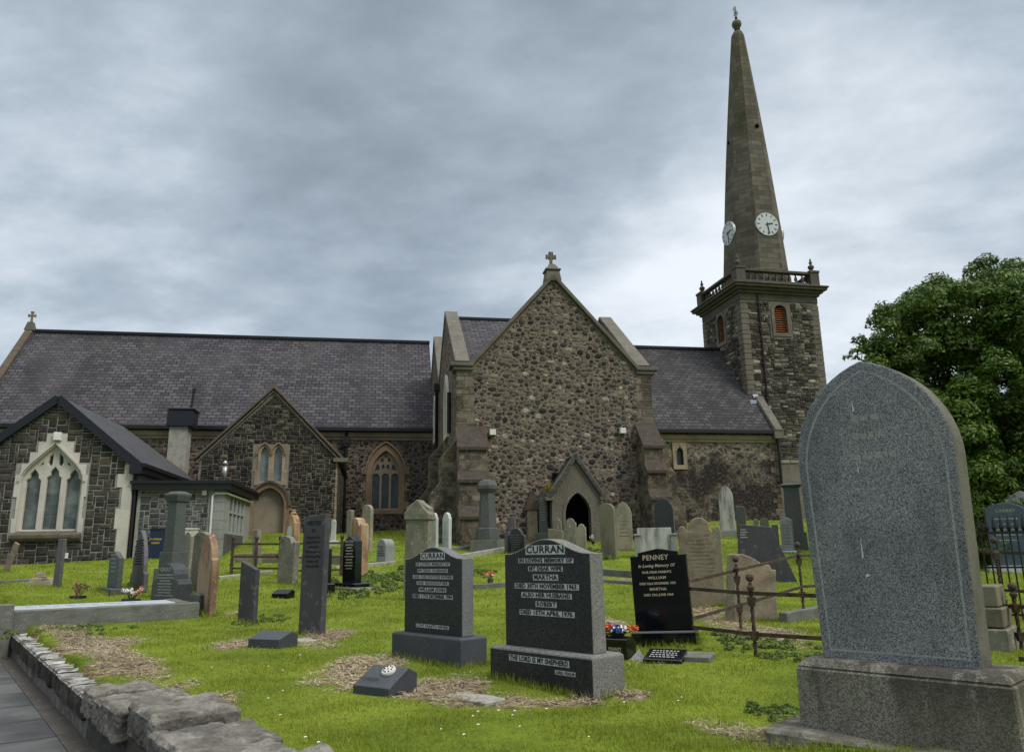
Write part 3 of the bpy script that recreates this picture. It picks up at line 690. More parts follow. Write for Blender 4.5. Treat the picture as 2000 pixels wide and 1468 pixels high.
# ------------------------------------------------------------------ grass
def build_grass():
    rg = np.random.default_rng(3)
    def zone(y0, y1, dens, hgt, wid, half=.78):
        n = int(dens*(y1-y0)*(y0+y1)*half)
        y = np.sqrt(rg.random(n)*(y1**2-y0**2)+y0**2); x = (rg.random(n)*2-1)*half*y
        w = wall_dist(x, y); keep = (w < -.14) & ((w < -.45) | (y > 6.8))
        d = dry_np(x, y); keep &= rg.random(n) > np.clip(d*1.25-.15, 0, .93)
        for (cx, cy, r) in NOGRASS: keep &= (x-cx)**2+(y-cy)**2 > r*r
        x, y, d = x[keep], y[keep], d[keep]
        cl = .62+.5*np.sin(x*5.1+2*np.sin(y*3.7))*np.sin(y*4.3+x*1.7)+.3*rg.random(len(x))
        h = hgt*np.clip(cl, .45, 1.5)*(.6+.8*rg.random(len(x)))*(1-.25*d)
        return x, y, h, np.full(len(x), wid)*(.7+.6*rg.random(len(x))), d
    zs = [zone(3.6, 6, 5000, .031, .005), zone(6, 9, 3000, .033, .0065), zone(9, 14, 1150, .037, .0095), zone(14, 22, 330, .05, .017), zone(22, 40, 75, .06, .03)]
    x, y, h, w, d = [np.concatenate([z[i] for z in zs]) for i in range(5)]
    bx, by, bh, bw = [], [], [], []          # longer untrimmed tufts at the foot of every stone
    for (cx, cy, L, T, rz) in BASES:
        if cy > 26: continue
        m = int((L+T)*2*(420 if cy < 9 else 240 if cy < 15 else 110)); s_ = rg.random(m)*2*(L+T); off = .012+.05*rg.random(m)**1.5
        lx = np.where(s_ < L, s_-L/2, np.where(s_ < L+T, L/2+off, np.where(s_ < 2*L+T, s_-L-T-L/2, -L/2-off))); ly = np.where(s_ < L, -T/2-off, np.where(s_ < L+T, s_-L-T/2, np.where(s_ < 2*L+T, T/2+off, s_-2*L-T-T/2)))
        bx.append(cx+lx*cos(rz)-ly*sin(rz)); by.append(cy+lx*sin(rz)+ly*cos(rz)); bh.append((.035+.075*rg.random(m)**2)*(1 if cy < 12 else 1.25)); bw.append(np.full(m, max(.006, cy*.0009)))
    bx, by, bh, bw = map(np.concatenate, (bx, by, bh, bw)); x = np.concatenate([x, bx]); y = np.concatenate([y, by]); h = np.concatenate([h, bh]); w = np.concatenate([w, bw]); d = np.concatenate([d, dry_np(bx, by)*.8])
    n = len(x); th = rg.random(n)*2*np.pi; ln = rg.random(n)*.9+.05; ph = rg.random(n)*2*np.pi
    ln = np.where(d > .4, ln+1.6*rg.random(n), ln)
    z = Gnp(x, y)-.004
    P = np.zeros((n, 3, 3), np.float32)
    P[:, 0] = np.stack([x-w/2*np.cos(th), y-w/2*np.sin(th), z], -1); P[:, 1] = np.stack([x+w/2*np.cos(th), y+w/2*np.sin(th), z], -1)
    P[:, 2] = np.stack([x+h*ln*np.cos(ph), y+h*ln*np.sin(ph), z+h], -1)
    me = bpy.data.meshes.new('grass'); me.vertices.add(3*n); me.vertices.foreach_set('co', P.ravel())
    me.loops.add(3*n); me.loops.foreach_set('vertex_index', np.arange(3*n, dtype=np.int32)); me.polygons.add(n)
    me.polygons.foreach_set('loop_start', (np.arange(n)*3).astype(np.int32)); me.update(calc_edges=True)
    a = me.attributes.new('dry', 'FLOAT', 'POINT'); a.data.foreach_set('value', np.repeat(d, 3).astype(np.float32))
    o = bpy.data.objects.new('grass', me); COL.objects.link(o); me.materials.append(M['grass'])
    tag(o, 'mown green turf with dried yellow patches between the graves', 'grass', kind='stuff'); print('blades', n)
NOGRASS = []
# ------------------------------------------------------------------ church
def m_squared(name, stops):
    n = NT(name, .9, .2); g = n.nd('ShaderNodeNewGeometry').outputs['Random Per Island']; c = n.ramp(g, stops); a = n.noise(n.obj(), 12, 6, .7)
    c = n.mix(n.math('MULTIPLY', n.mr(a, .4, .7), .55), c, (.012, .012, .011)); b = n.noise(n.obj(), .7, 4, .6)
    c = n.mix(n.math('MULTIPLY', n.mr(b, .5, .68), .4), c, (.03, .026, .024)); return n.done(c, .9, n.bump(a, .03, .9))
def squared(mb, region, rects_free, z0, z1, u0, u1, seed, unit=.09, pr=.035, tr=None, jit=.03, gap=.009, sizes=((3, 2), (4, 2), (4, 3), (5, 3), (2, 2), (2, 1), (3, 3), (5, 2), (3, 1))):
    r = random.Random(seed); nu = int((u1-u0)/unit); nz_ = int((z1-z0)/unit); g = [[0]*nu for _ in range(nz_)]
    blk = lambda i, j: g[j][i] or any(u0+(i+1)*unit > q[0]+.01 and u0+i*unit < q[1]-.01 and z0+(j+1)*unit > q[2]+.01 and z0+j*unit < q[3]-.01 for q in rects_free)
    for j in range(nz_):
        for i in range(nu):
            if blk(i, j): continue
            w, h = r.choice(sizes)
            while w > 1 and (i+w > nu or any(blk(i+k, j) for k in range(w))): w -= 1
            h = min(h, nz_-j)
            while h > 1 and any(blk(i+k, jj) for k in range(w) for jj in range(j, j+h)): h -= 1
            ok = lambda w, h: all(region(u0+(i+a)*unit, z0+(j+b)*unit) for a in (0, w) for b in (0, h))
            while h > 1 and not ok(w, h): h -= 1
            while w > 1 and not ok(w, h): w -= 1
            for a in range(w):
                for b in range(h): g[j+b][i+a] = 1
            if not ok(w, h): continue
            gp = lambda: gap*(.6+r.random()*.8); a0, a1, b0, b1 = u0+i*unit+gp(), u0+(i+w)*unit-gp(), z0+j*unit+gp(), z0+(j+h)*unit-gp()
            d = pr*(.5+.9*r.random()); m = min(a1-a0, b1-b0)*.22; jt = lambda: (r.random()-.5)*jit
            P = [(a0+jt()*.5, .01, b0+jt()*.5), (a1+jt()*.5, .01, b0+jt()*.5), (a1+jt()*.5, .01, b1+jt()*.5), (a0+jt()*.5, .01, b1+jt()*.5)]
            P += [(p[0]+(.005 if k in (0, 3) else -.005), -d*.35, p[2]+(.005 if k < 2 else -.005)) for k, p in enumerate(P)]
            P += [(a0+m+jt(), -d+jt()*.4, b0+m), (a1-m+jt(), -d+jt()*.4, b0+m+jt()*.6), (a1-m, -d+jt()*.4, b1-m+jt()*.6), (a0+m, -d+jt()*.4, b1-m)]
            if tr: P = [tr(*p) for p in P]
            mb.add(P, [(0, 1, 5, 4), (1, 2, 6, 5), (2, 3, 7, 6), (3, 0, 4, 7), (4, 5, 9, 8), (5, 6, 10, 9), (6, 7, 11, 10), (7, 4, 8, 11), (8, 9, 10, 11)])
    return mb
def rubble_geo(mb, u0, u1, z0, z1, ok, seed, tiers, tr=None, depth=.036, gap=.010):
    """random rubble: irregular stones of falling size packed over a wall face, each bulging from the mortar"""
    r = random.Random(seed); cell = .32; grid = {}
    for rx0, rz0, tries in tiers:
        for _ in range(tries):
            x, z = u0+(u1-u0)*r.random(), z0+(z1-z0)*r.random(); rx, rz = rx0*(.72+.6*r.random()), rz0*(.72+.6*r.random())
            if not (ok(x-rx, z-rz) and ok(x+rx, z+rz) and ok(x-rx, z+rz) and ok(x+rx, z-rz)): continue
            ci, cj = int(x/cell), int(z/cell); bad = False
            for a in (-1, 0, 1):
                for b in (-1, 0, 1):
                    for (X, Z, RX, RZ) in grid.get((ci+a, cj+b), ()):
                        e = abs((x-X)/(rx+RX+gap))**2.6+abs((z-Z)/(rz+RZ+gap))**2.6
                        if e < .80: bad = True; break
                    if bad: break
                if bad: break
            if bad: continue
            grid.setdefault((ci, cj), []).append((x, z, rx, rz))
            n = r.choice((5, 6, 6, 7)); ph = r.random()*6; ring = []; d = depth*(.4+.9*r.random())*min(1, rx/.09)
            for k in range(n):
                t = ph+2*pi*(k+.35*(r.random()-.5))/n; c_, s_ = cos(t), sin(t); q = 1/(abs(c_)**2.8+abs(s_)**2.8)**(1/2.8)*(.84+.28*r.random()); ring.append((c_*q, s_*q))
            P = [(x+a*rx, .01, z+b*rz) for a, b in ring]+[(x+a*rx*.88, -d*.6, z+b*rz*.88) for a, b in ring]+[(x+a*rx*.5, -d*(.9+.3*r.random()), z+b*rz*.5) for a, b in ring]
            if tr: P = [tr(*p) for p in P]
            F = [(k, (k+1) % n, n+(k+1) % n, n+k) for k in range(n)]+[(n+k, n+(k+1) % n, 2*n+(k+1) % n, 2*n+k) for k in range(n)]+[tuple(2*n+k for k in range(n))]
            mb.add(P, F)
    return mb
TIERS = lambda a: [(.15, .10, int(12*a)), (.105, .078, int(40*a)), (.075, .056, int(110*a)), (.052, .040, int(260*a)), (.032, .025, int(480*a))]
M['stones_transept'] = m_squared('rubble_stones_transept', [(0, (.030, .028, .029)), (.2, (.055, .048, .045)), (.4, (.095, .075, .065)), (.6, (.15, .115, .10)), (.78, (.20, .165, .13)), (.9, (.27, .23, .17)), (1, (.42, .38, .31))])
M['stones_chancel'] = m_squared('rubble_stones_chancel', [(0, (.020, .017, .017)), (.3, (.042, .034, .030)), (.6, (.08, .060, .048)), (.85, (.13, .10, .078)), (1, (.24, .20, .15))])
M['stones_vestry'] = m_squared('coursed_stones_vestry', [(0, (.018, .018, .018)), (.35, (.032, .030, .027)), (.65, (.052, .047, .038)), (.88, (.085, .072, .052)), (1, (.16, .135, .09))])
M['stones_tower'] = m_squared('coursed_stones_tower', [(0, (.03, .028, .026)), (.3, (.058, .052, .044)), (.58, (.10, .088, .07)), (.80, (.15, .13, .105)), (.93, (.24, .215, .175)), (1, (.42, .39, .32))])
M['mortar_transept'] = m_stone('lime_mortar_transept', (.215, .175, .142), (.10, .082, .068), (.31, .26, .21), 1.1, 14, .03, .95, gk=.5, dk=.5, rndm=False)
M['mortar_dark'] = m_stone('lime_mortar_dark', (.17, .145, .12), (.075, .063, .055), None, 1.1, 14, .03, .95, gk=.5, dk=.6, rndm=False)
M['mortar_vestry'] = m_stone('lime_mortar_vestry', (.23, .21, .17), (.11, .10, .085), None, 1.1, 14, .02, .95, gk=.4, dk=.6, rndm=False)
M['mortar_tower'] = m_stone('lime_mortar_tower', (.19, .17, .14), (.08, .07, .06), None, 1.1, 14, .02, .95, gk=.4, dk=.6, rndm=False)
M['weathering_brown'] = m_stone('dark_weathered_coping', (.11, .085, .062), (.045, .036, .03), (.17, .16, .125), 2, 25, .01)
ch = CH.empty('church'); tag(ch, 'long dark stone church with slate roofs and steep rubble transept gable', 'church')
V0 = 12.0                                         # the long south wall stands 12 m behind the transept front
SPLIT = {'downpipe', 'wall_lamp', 'cable', 'kneeler', 'gutter', 'eaves_course', 'jamb', 'quoins', 'ridge_tiles', 'gable_coping', 'clock', 'lead_flashing', 'putlog_hole', 'porch_side_wall', 'vestry_side_wall'}
def part(mb, name, mat, par=ch, label=None, **k):
    if name in SPLIT:
        ms = islands(mb)
        for m in ms: o = m.build(name, mat, par, **k)
        return o
    o = mb.build(name, mat, par, **k)
    if label: o['label'] = label
    return o
# transept front wall
mb = MB(); plate(mb, [[(-3.72, -.6), (4.33, -.6), (4.33, 7.2), (3.74, 7.2), (.31, 11.02), (-3.12, 7.2), (-3.72, 7.2)], arch(.78, 1.05, .2, 1.55, 8, rise=.75)], 0, .6)
tw0 = part(mb, 'transept_wall', M['mortar_transept'])
mb = MB(); rubble_geo(mb, -3.72, 4.33, 0, 11, lambda x, z: z < 11.02-abs(x-.31)*1.115-.02 and not (x < -3.06 and z > 4.5) and not (x > 3.72 and z > 4.2) and -3.7 < x < 4.3, 31, TIERS(85)); mb.build('rubble_stones', M['stones_transept'], tw0)
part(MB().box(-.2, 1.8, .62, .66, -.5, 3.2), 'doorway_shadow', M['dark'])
mb = MB()
for a, b in (((-3.2, 7.22), (.31, 11.17)), ((3.82, 7.22), (.31, 11.17))): mb.beam((a[0], .18, a[1]), (b[0], .18, b[1]), .66, .15)
part(mb, 'gable_coping', M['kneeler'], bevel=.02)
mb = MB().box(-3.98, -3.05, -.16, .75, 7.2, 7.34).box(-3.85, -3.05, -.1, .7, 7.05, 7.2).box(3.68, 4.62, -.16, .75, 7.2, 7.34).box(3.68, 4.5, -.1, .7, 7.05, 7.2)
part(mb, 'kneeler', M['kneeler'], bevel=.02)
mb = MB().frust(.31, .2, 10.95, 11.42, .34, .34, .27, .27).frust(.31, .2, 11.42, 11.5, .33, .33, .33, .33).frust(.31, .2, 11.5, 11.75, .27, .27, .12, .12)
cb = part(mb, 'cross_base', M['kneeler'], bevel=.02)
def stone_cross(cx, cy, z, h, w, par, mat, ring=True):
    mb = MB(); t = w*.17
    mb.frust(cx, cy, z, z+h, t*1.0, t*.8, t*.7, t*.7)
    mb.box(cx-w/2, cx+w/2, cy-t*.65, cy+t*.65, z+h*.55, z+h*.55+2*t)
    for sx in (-1, 1): mb.box(cx+sx*w/2-t*.5, cx+sx*w/2+t*.5, cy-t*.75, cy+t*.75, z+h*.55-t*.5, z+h*.55+2.5*t)
    mb.box(cx-t*1.5, cx+t*1.5, cy-t*.75, cy+t*.75, z+h-t, z+h+t*.6)
    if ring:
        R = w*.36; zc = z+h*.55+t; pts = [(cx+R*cos(k*pi/8), cy, zc+R*sin(k*pi/8)) for k in range(17)]
        mb.tube(pts, t*.42, 5, False)
    return part(mb, 'cross', mat, par, bevel=.01)
stone_cross(.29, .2, 11.72, .56, .38, cb, M['kneeler'])
# roofs
def roof(mb, a, b, c, d, t=.14):               # four corners counter-clockwise seen from outside
    a, b, c, d = map(Vector, (a, b, c, d)); n = (b-a).cross(d-a).normalized()*t
    vs = [a, b, c, d, a-n, b-n, c-n, d-n]
    return mb.add(vs, [(0, 1, 2, 3), (7, 6, 5, 4), (0, 4, 5, 1), (1, 5, 6, 2), (2, 6, 7, 3), (3, 7, 4, 0)])
mb = MB()
roof(mb, (-3.5, .3, 7.35), (4.15, .3, 7.35), (4.15, 5.2, 10.78), (-3.5, 5.2, 10.78)); roof(mb, (4.15, 9.2, 8.0), (-3.5, 9.2, 8.0), (-3.5, 5.2, 10.78), (4.15, 5.2, 10.78))
roof(mb, (-3.5, 8.6, 8.2), (4.15, 8.6, 8.2), (4.15, 12.6, 11.8), (-3.5, 12.6, 11.8)); roof(mb, (4.15, 17, 7.8), (-3.5, 17, 7.8), (-3.5, 12.6, 11.8), (4.15, 12.6, 11.8))
roof(mb, (-3.3, .5, 7.0), (.31, .5, 11.0), (.31, 5.2, 11.0), (-3.3, 5.2, 7.0), -.12); roof(mb, (.31, .5, 11.0), (3.9, .5, 7.0), (3.9, 5.2, 7.0), (.31, 5.2, 11.0), -.12)
part(mb, 'transept_roof', M['slate'])
mb = MB().beam((-3.5, 5.2, 10.82), (4.15, 5.2, 10.82), .22, .12); part(mb, 'ridge_tiles', M['black_gutter'])
# transept side walls with their twin gables and pale copings
for u0, u1, nm in ((-3.72, -3.2, 'transept_side_wall'), (3.85, 4.33, 'transept_side_wall')):
    mb = MB(); mb.prism([(.62, -.6), (17, -.6), (17, 8.0), (12.6, 11.75), (8.75, 8.3), (5.2, 10.95), (.62, 7.55)], u0, u1, 'x'); part(mb, nm, M['rubble_side'])
    um = (u0+u1)/2; mb = MB()
    for p, q in (((.2, 7.42), (5.2, 11.08)), ((5.2, 11.08), (8.7, 8.5)), ((8.7, 8.5), (12.6, 11.95)), ((12.6, 11.95), (16, 8.8))):
        mb.beam((um, p[0], p[1]), (um, q[0], q[1]), .60, .17)
    part(mb, 'side_coping', M['coping'], bevel=.02)
def side_lancet(vc, z0, zs, w, rise):
    mb = MB(); vs, fs = curve_mesh([arch(0, w, z0, zs, 7, rise=rise), arch(0, w*.52, z0+.18, zs, 7, rise=rise*.78)], .12)
    mb.add([(-3.72-.10+y, vc-x, z) for x, y, z in vs], fs); fr = part(mb, 'lancet_window', M['hallstone'])
    mb = MB(); mb.prism([(vc-p[0], p[1]) for p in reversed(arch(0, w*.56, z0+.1, zs, 6, rise=rise*.8))], -3.75, -3.735, 'x'); mb.build('blind_panel', M['dressed'], fr)
side_lancet(4.1, 4.9, 6.4, 1.7, 1.4); side_lancet(11.0, 5.7, 7.1, 1.6, 1.15)
mb = MB()
for v, z0, z1 in ((1.7, 4.8, 6.5), (8.6, 1.5, 8.2), (8.6, 5.5, 7.9)): mb.tube([(-3.86, v, z0), (-3.86, v, z1)], .09, 7)
mb.box(-4.0, -3.74, 8.4, 8.8, 8.0, 8.35)
part(mb, 'downpipe', M['black_gutter'])
# long chancel
def wall_with(mb, rect, holes, y0, y1):
    u0, u1, z0, z1 = rect; plate(mb, [[(u0, z0), (u1, z0), (u1, z1), (u0, z1)]]+holes, y0, y1)
WC, WW = -6.30, 1.50
mb = MB(); wall_with(mb, (-26.3, -3.7, -.6, 6.5), [arch(WC, WW, 2.28, 4.15, 9, rise=1.28)], V0, V0+.7); cw0 = part(mb, 'chancel_wall', M['mortar_dark'])
mb = MB(); rubble_geo(mb, -9.5, -3.75, .8, 6, lambda x, z: z < 5.98 and not (abs(x-WC) < 1.05 and 2.1 < z < 4.3) and not (z >= 4.3 and abs(x-WC) < 1.05-(z-4.2)*.62), 33, TIERS(30), tr=lambda x, y, z: (x, y+V0, z))
rubble_geo(mb, -21, -13.5, 3, 6, lambda x, z: z < 5.98, 34, TIERS(22), tr=lambda x, y, z: (x, y+V0, z)); mb.build('rubble_stones', M['stones_chancel'], cw0)
mb = MB().box(-26.3, -3.7, V0+9.3, V0+10, -.6, 6.5); mb.prism([(V0, -.6), (V0+10, -.6), (V0+10, 6.7), (V0+5, 12.7), (V0, 6.7)], -26.8, -26.3, 'x'); part(mb, 'end_wall', M['rubble_side'])
ZR = 12.82
mb = MB(); roof(mb, (-26.4, V0-.3, 6.58), (-3.72, V0-.3, 6.58), (-3.72, V0+5, ZR), (-26.4, V0+5, ZR)); roof(mb, (-3.72, V0+10.3, 6.58), (-26.4, V0+10.3, 6.58), (-26.4, V0+5, ZR), (-3.72, V0+5, ZR)); part(mb, 'chancel_roof', M['slate'])
part(MB().beam((-26.3, V0+5, ZR+.05), (-3.7, V0+5, ZR+.05), .28, .16), 'ridge_tiles', M['black_gutter'])
mb = MB()
for s in (1, -1): mb.beam((-26.6, V0+5-5.35*s, 6.5), (-26.6, V0+5, ZR+.12), .4, .24)
part(mb, 'end_coping', M['weathering_brown'], bevel=.03)
mb = MB().frust(-26.6, V0+5, ZR+.05, ZR+.55, .25, .25, .14, .14); eb = part(mb, 'cross_base', M['kneeler']); stone_cross(-26.6, V0+5, ZR+.55, .62, .36, eb, M['dressed_red'], False)
mb = MB().box(-26.5, -3.74, V0-.44, V0-.28, 6.42, 6.60).box(4.4, 16.35, V0-.44, V0-.28, 6.50, 6.68); part(mb, 'gutter', M['black_gutter'])
mb = MB().box(-26.4, -3.74, V0-.14, V0, 6.14, 6.36).box(-26.4, -3.74, V0-.05, V0, 5.98, 6.14).box(4.4, 16.3, V0-.14, V0, 6.18, 6.42).box(4.4, 16.3, V0-.06, V0, 6.02, 6.18); part(mb, 'eaves_course', M['dressed'])
u, _ = CH.uz(675, 900, V0); mb = MB().tube([(u, V0-.16, .6), (u, V0-.16, 6.2), (u, V0-.34, 6.45)], .085, 8)
for z in (2, 4, 5.6): mb.box(u-.13, u+.13, V0-.28, V0-.02, z, z+.12)
mb.box(u-.18, u+.18, V0-.30, V0-.02, 5.75, 6.1)
u2, _ = CH.uz(1518, 880, V0); mb.tube([(u2, V0-.16, 3.6), (u2, V0-.16, 6.3), (u2-.05, V0-.34, 6.55)], .08, 8)
part(mb, 'downpipe', M['black_gutter'])
# traceried chancel window
def bigwin():
    fr = MB(); plate(fr, [arch(WC, WW+.50, 2.08, 4.15, 10, rise=1.62), arch(WC, WW, 2.28, 4.15, 10, rise=1.28)], V0-.05, V0+.12, .02)
    for z in (2.3, 3.3, 4.15):
        for s in (-1, 1): fr.box(WC+s*1.10-.16, WC+s*1.10+.16, V0-.03, V0+.1, z, z+.42)
    w = part(fr, 'traceried_window', M['dressed_red'], label='pointed three-light window in the chancel wall')
    hood = MB(); o = arch(WC, WW+.62, 4.1, 4.15, 10, rise=1.72)[2:]
    for a, b in zip(o[:-1], o[1:]): hood.beam((a[0], V0-.08, a[1]), (b[0], V0-.08, b[1]), .14, .08)
    hood.build('hood_mould', M['dressed_red'], w)
    tr = MB(); lw = .40; hs = []
    for k in (-1, 0, 1): hs.append(arch(WC+k*.5, lw, 2.36, 4.02, 5, 'round'))
    outer = arch(WC, WW+.02, 2.26, 4.15, 10, rise=1.30)
    def leaf(pts): return [(WC+a, b) for a, b in pts]
    hs += [leaf([(-.62, 4.30), (-.30, 4.42), (-.33, 4.62), (-.43, 4.76)]), leaf([(.30, 4.42), (.62, 4.30), (.43, 4.76), (.33, 4.62)]),
           leaf([(-.19, 4.38), (-.03, 4.52), (-.09, 4.72), (-.21, 4.62)]), leaf([(.03, 4.52), (.19, 4.38), (.21, 4.62), (.09, 4.72)]),
           leaf([(-.24, 4.78), (-.08, 4.86), (-.14, 5.08), (-.28, 4.96)]), leaf([(.08, 4.86), (.24, 4.78), (.28, 4.96), (.14, 5.08)]), leaf([(0, 4.98), (.07, 5.12), (0, 5.26), (-.07, 5.12)])]
    plate(tr, [outer]+hs, V0+.14, V0+.26, .012); tr.build('tracery', M['dressed'], w)
    g = MB(); g.prism(outer, V0+.28, V0+.30); g.build('glass', M['glass_blue'], w)
bigwin()
# nave between transept and tower
mb = MB(); NX = 10.28
wall_with(mb, (4.33, 16.35, -.6, 6.6), [arch(NX, .42, 4.7, 5.35, 6)], V0, V0+.7); part(mb, 'nave_wall', M['rubble_nave'], label='nave wall blackened by dead ivy below the eaves')
mb = MB(); roof(mb, (4.35, V0-.3, 6.68), (16.15, V0-.3, 6.68), (16.15, V0+5, 12.95), (4.35, V0+5, 12.95)); roof(mb, (16.15, V0+10.3, 6.68), (4.35, V0+10.3, 6.68), (4.35, V0+5, 12.95), (16.15, V0+5, 12.95)); part(mb, 'nave_roof', M['slate_nave'])
part(MB().beam((4.4, V0+5, 13.0), (16.1, V0+5, 13.0), .28, .16), 'ridge_tiles', M['black_gutter'])
mb = MB().prism([(V0, -.6), (V0+10, -.6), (V0+10, 6.8), (V0+5, 12.85), (V0, 6.8)], 15.9, 16.34, 'x'); part(mb, 'end_wall', M['rubble_nave'])
def rp(v): return 6.68+(v-(V0-.3))*(12.95-6.68)/5.3
mb = MB().beam((16.2, V0+1.6, rp(V0+1.6)+.04), (16.2, V0+5.1, rp(V0+5.1)+.04), .34, .12).box(15.6, 16.3, V0+1.3, V0+1.75, rp(V0+1.3)+.02, rp(V0+1.3)+.26)
mb.beam((5.45, V0+5, 13.1), (5.75, V0+5, 13.1), .34, .2).beam((5.6, V0+5, 12.99), (5.6, V0+3.2, rp(V0+3.2)+.03), .42, .05); part(mb, 'lead_flashing', M['lead'])
mb = MB().beam((16.3, V0-.45, rp(V0-.45)+.12), (16.3, V0+1.6, rp(V0+1.6)+.12), .5, .28).box(16.0, 16.6, V0-.5, V0-.1, 6.2, 6.75); part(mb, 'end_coping', M['coping'], bevel=.03)
mb = MB(); plate(mb, [[(NX-.42, 4.45), (NX+.42, 4.45), (NX+.42, 6.0), (NX-.42, 6.0)], arch(NX, .42, 4.7, 5.35, 6)], V0-.05, V0+.1); nw = part(mb, 'nave_window', M['dressed'])
mb = MB().prism(arch(NX, .5, 4.6, 5.35, 6), V0+.16, V0+.18); mb.build('glass', M['glass_blue'], nw)
mb = MB()
for a, b in ((-.24, 5.5), (.24, 5.5)): mb.beam((NX+a, V0-.07, b), (NX, V0-.07, 5.92), .05, .06)
mb.build('hood_mould', M['dressed'], nw)
# quoins: long and short corner stones, a few millimetres proud
def quoins(mb, u, v, z0, z1, dirs, h=.34, l=(.62, .36), pr=.012, seed=1):
    r = random.Random(seed); z = z0; k = 0
    while z < z1-.1:
        hh = h*(.8+.4*r.random()); L1 = l[k % 2]*(.85+.3*r.random()); L2 = l[(k+1) % 2]*(.85+.3*r.random())
        u0, u1 = (u-pr, u+L1) if dirs[0] > 0 else (u-L1, u+pr); v0, v1 = (v-pr, v+L2) if dirs[1] > 0 else (v-L2, v+pr)
        mb.box(u0, u1, v0, v1, z, min(z+hh-.02, z1)); z += hh; k += 1
    return mb
mb = MB(); quoins(mb, 4.33, 0, 4.3, 7.0, (-1, 1), .36, (.7, .4), .012, 3); quoins(mb, -3.72, 0, 4.6, 7.0, (1, 1), .36, (.75, .4), .012, 5); quoins(mb, 16.35, V0, 1.2, 6.1, (-1, 1), .32, (.5, .32), .014, 8)
part(mb, 'quoins', M['buttress'], bevel=.015)
# vestry with its gable to the yard
VV = 5.0
mb = MB(); dc = -11.25
wins = [arch(-11.25+s*.285, .36, 3.12, 4.30, 6, rise=.34) for s in (-1, 1)]
plate(mb, [[(-14.2, -.5), (-8.45, -.5), (-8.45, 4.25), (-11.28, 7.12), (-14.2, 4.25)], *wins, arch(dc, 1.28, .4, 2.1, 9, 'gothic', rise=.78)], VV, VV+.5); vw0 = part(mb, 'vestry_wall', M['mortar_vestry'])
mb = MB(); squared(mb, lambda x, z: z < 7.0-abs(x+11.28)*1.0 and -14.2 < x < -8.42, [(-11.96, -10.54, 2.95, 4.75), (-12.1, -10.4, 0, 2.7), (-11.9, -10.6, 2.6, 3.0)], .4, 7.0, -14.2, -8.4, 41, .095, .04, tr=lambda x, y, z: (x, y+VV, z), jit=.05, gap=.010, sizes=((2, 1), (3, 2), (2, 2), (3, 1), (4, 2), (1, 1), (3, 2), (2, 1))); mb.build('coursed_stones', M['stones_vestry'], vw0)
mb = MB().box(-8.95, -8.45, VV+.5, V0, -.5, 4.25).box(-14.2, -13.7, VV+.5, V0, -.5, 4.25); part(mb, 'vestry_side_wall', M['vestry'])
mb = MB(); roof(mb, (-8.3, VV+.1, 4.15), (-8.3, V0+.8, 4.15), (-11.28, V0+.8, 7.2), (-11.28, VV+.1, 7.2)); roof(mb, (-11.28, VV+.1, 7.2), (-11.28, V0+.8, 7.2), (-14.3, V0+.8, 4.15), (-14.3, VV+.1, 4.15)); part(mb, 'vestry_roof', M['slate'])
mb = MB(); 
for s, e in ((1, -8.22), (-1, -14.35)): mb.beam((e, VV-.02, 4.12), (-11.28, VV-.02, 7.26), .30, .10)
part(mb, 'verge_coping', M['weathering_brown'], bevel=.02)
mb = MB()
for s, e in ((1, -8.35), (-1, -14.2)): mb.beam((e, VV-.07, 4.05), (-11.28, VV-.07, 7.10), .10, .05)
mb.box(-11.4, -11.16, VV-.15, VV+.1, 7.2, 7.42).box(-8.62, -8.0, VV-.2, VV+.2, 3.98, 4.15)
part(mb, 'verge_moulding', M['coping'])
mb = MB(); quoins(mb, -8.45, VV, .3, 3.95, (-1, 1), .34, (.34, .22), .014, 12); part(mb, 'vestry_quoins', M['dressed'], bevel=.012)
wc = -11.25
mb = MB(); plate(mb, [[(wc-.66, 2.98), (wc+.66, 2.98), (wc+.66, 3.6), (wc+.55, 3.6), (wc+.55, 4.36)]+[(wc+.285+.27*cos(t), 4.36+.36*sin(t)) for t in (.3, .8, 1.3, 1.8, 2.3)]+[(wc, 4.55)]+[(wc-.285+.27*cos(t), 4.36+.36*sin(t)) for t in (.8, 1.3, 1.8, 2.3, 2.8)]+[(wc-.55, 4.36), (wc-.55, 3.6), (wc-.66, 3.6)], *wins], VV-.04, VV+.12, .015)
vw = part(mb, 'twin_window', M['dressed'], label='pair of small pointed windows in tan stone on the vestry gable')
mb = MB()
for c_ in wins: mb.prism(c_, VV+.14, VV+.16)
mb.build('glass', M['glass_vestry'], vw)
mb = MB()
for s in (-1, 1):
    o = arch(wc+s*.285, .62, 4.3, 4.3, 6, rise=.5)[2:]
    for a, b in zip(o[:-1], o[1:]): mb.beam((a[0], VV-.08, a[1]), (b[0], VV-.08, b[1]), .1, .06)
mb.build('hood_mould', M['dressed_red'], vw)
mb = MB(); plate(mb, [arch(dc, 1.66, .4, 2.1, 9, rise=.98), arch(dc, 1.28, .4, 2.1, 9, rise=.78)], VV-.06, VV+.1, .02); bd = part(mb, 'blocked_doorway', M['dressed_red'], label='arched doorway of the vestry walled up with tan plaster')
MB().prism(arch(dc, 1.34, .3, 2.1, 9, rise=.8), VV+.22, VV+.3).build('infill', M['infill'], bd)
mb = MB(); o = arch(dc, 1.74, 2.1, 2.1, 9, rise=1.04)[2:]
for a, b in zip(o[:-1], o[1:]): mb.beam((a[0], VV-.09, a[1]), (b[0], VV-.09, b[1]), .14, .09)
mb.build('hood_mould', M['cornice'], bd)
mb = MB()
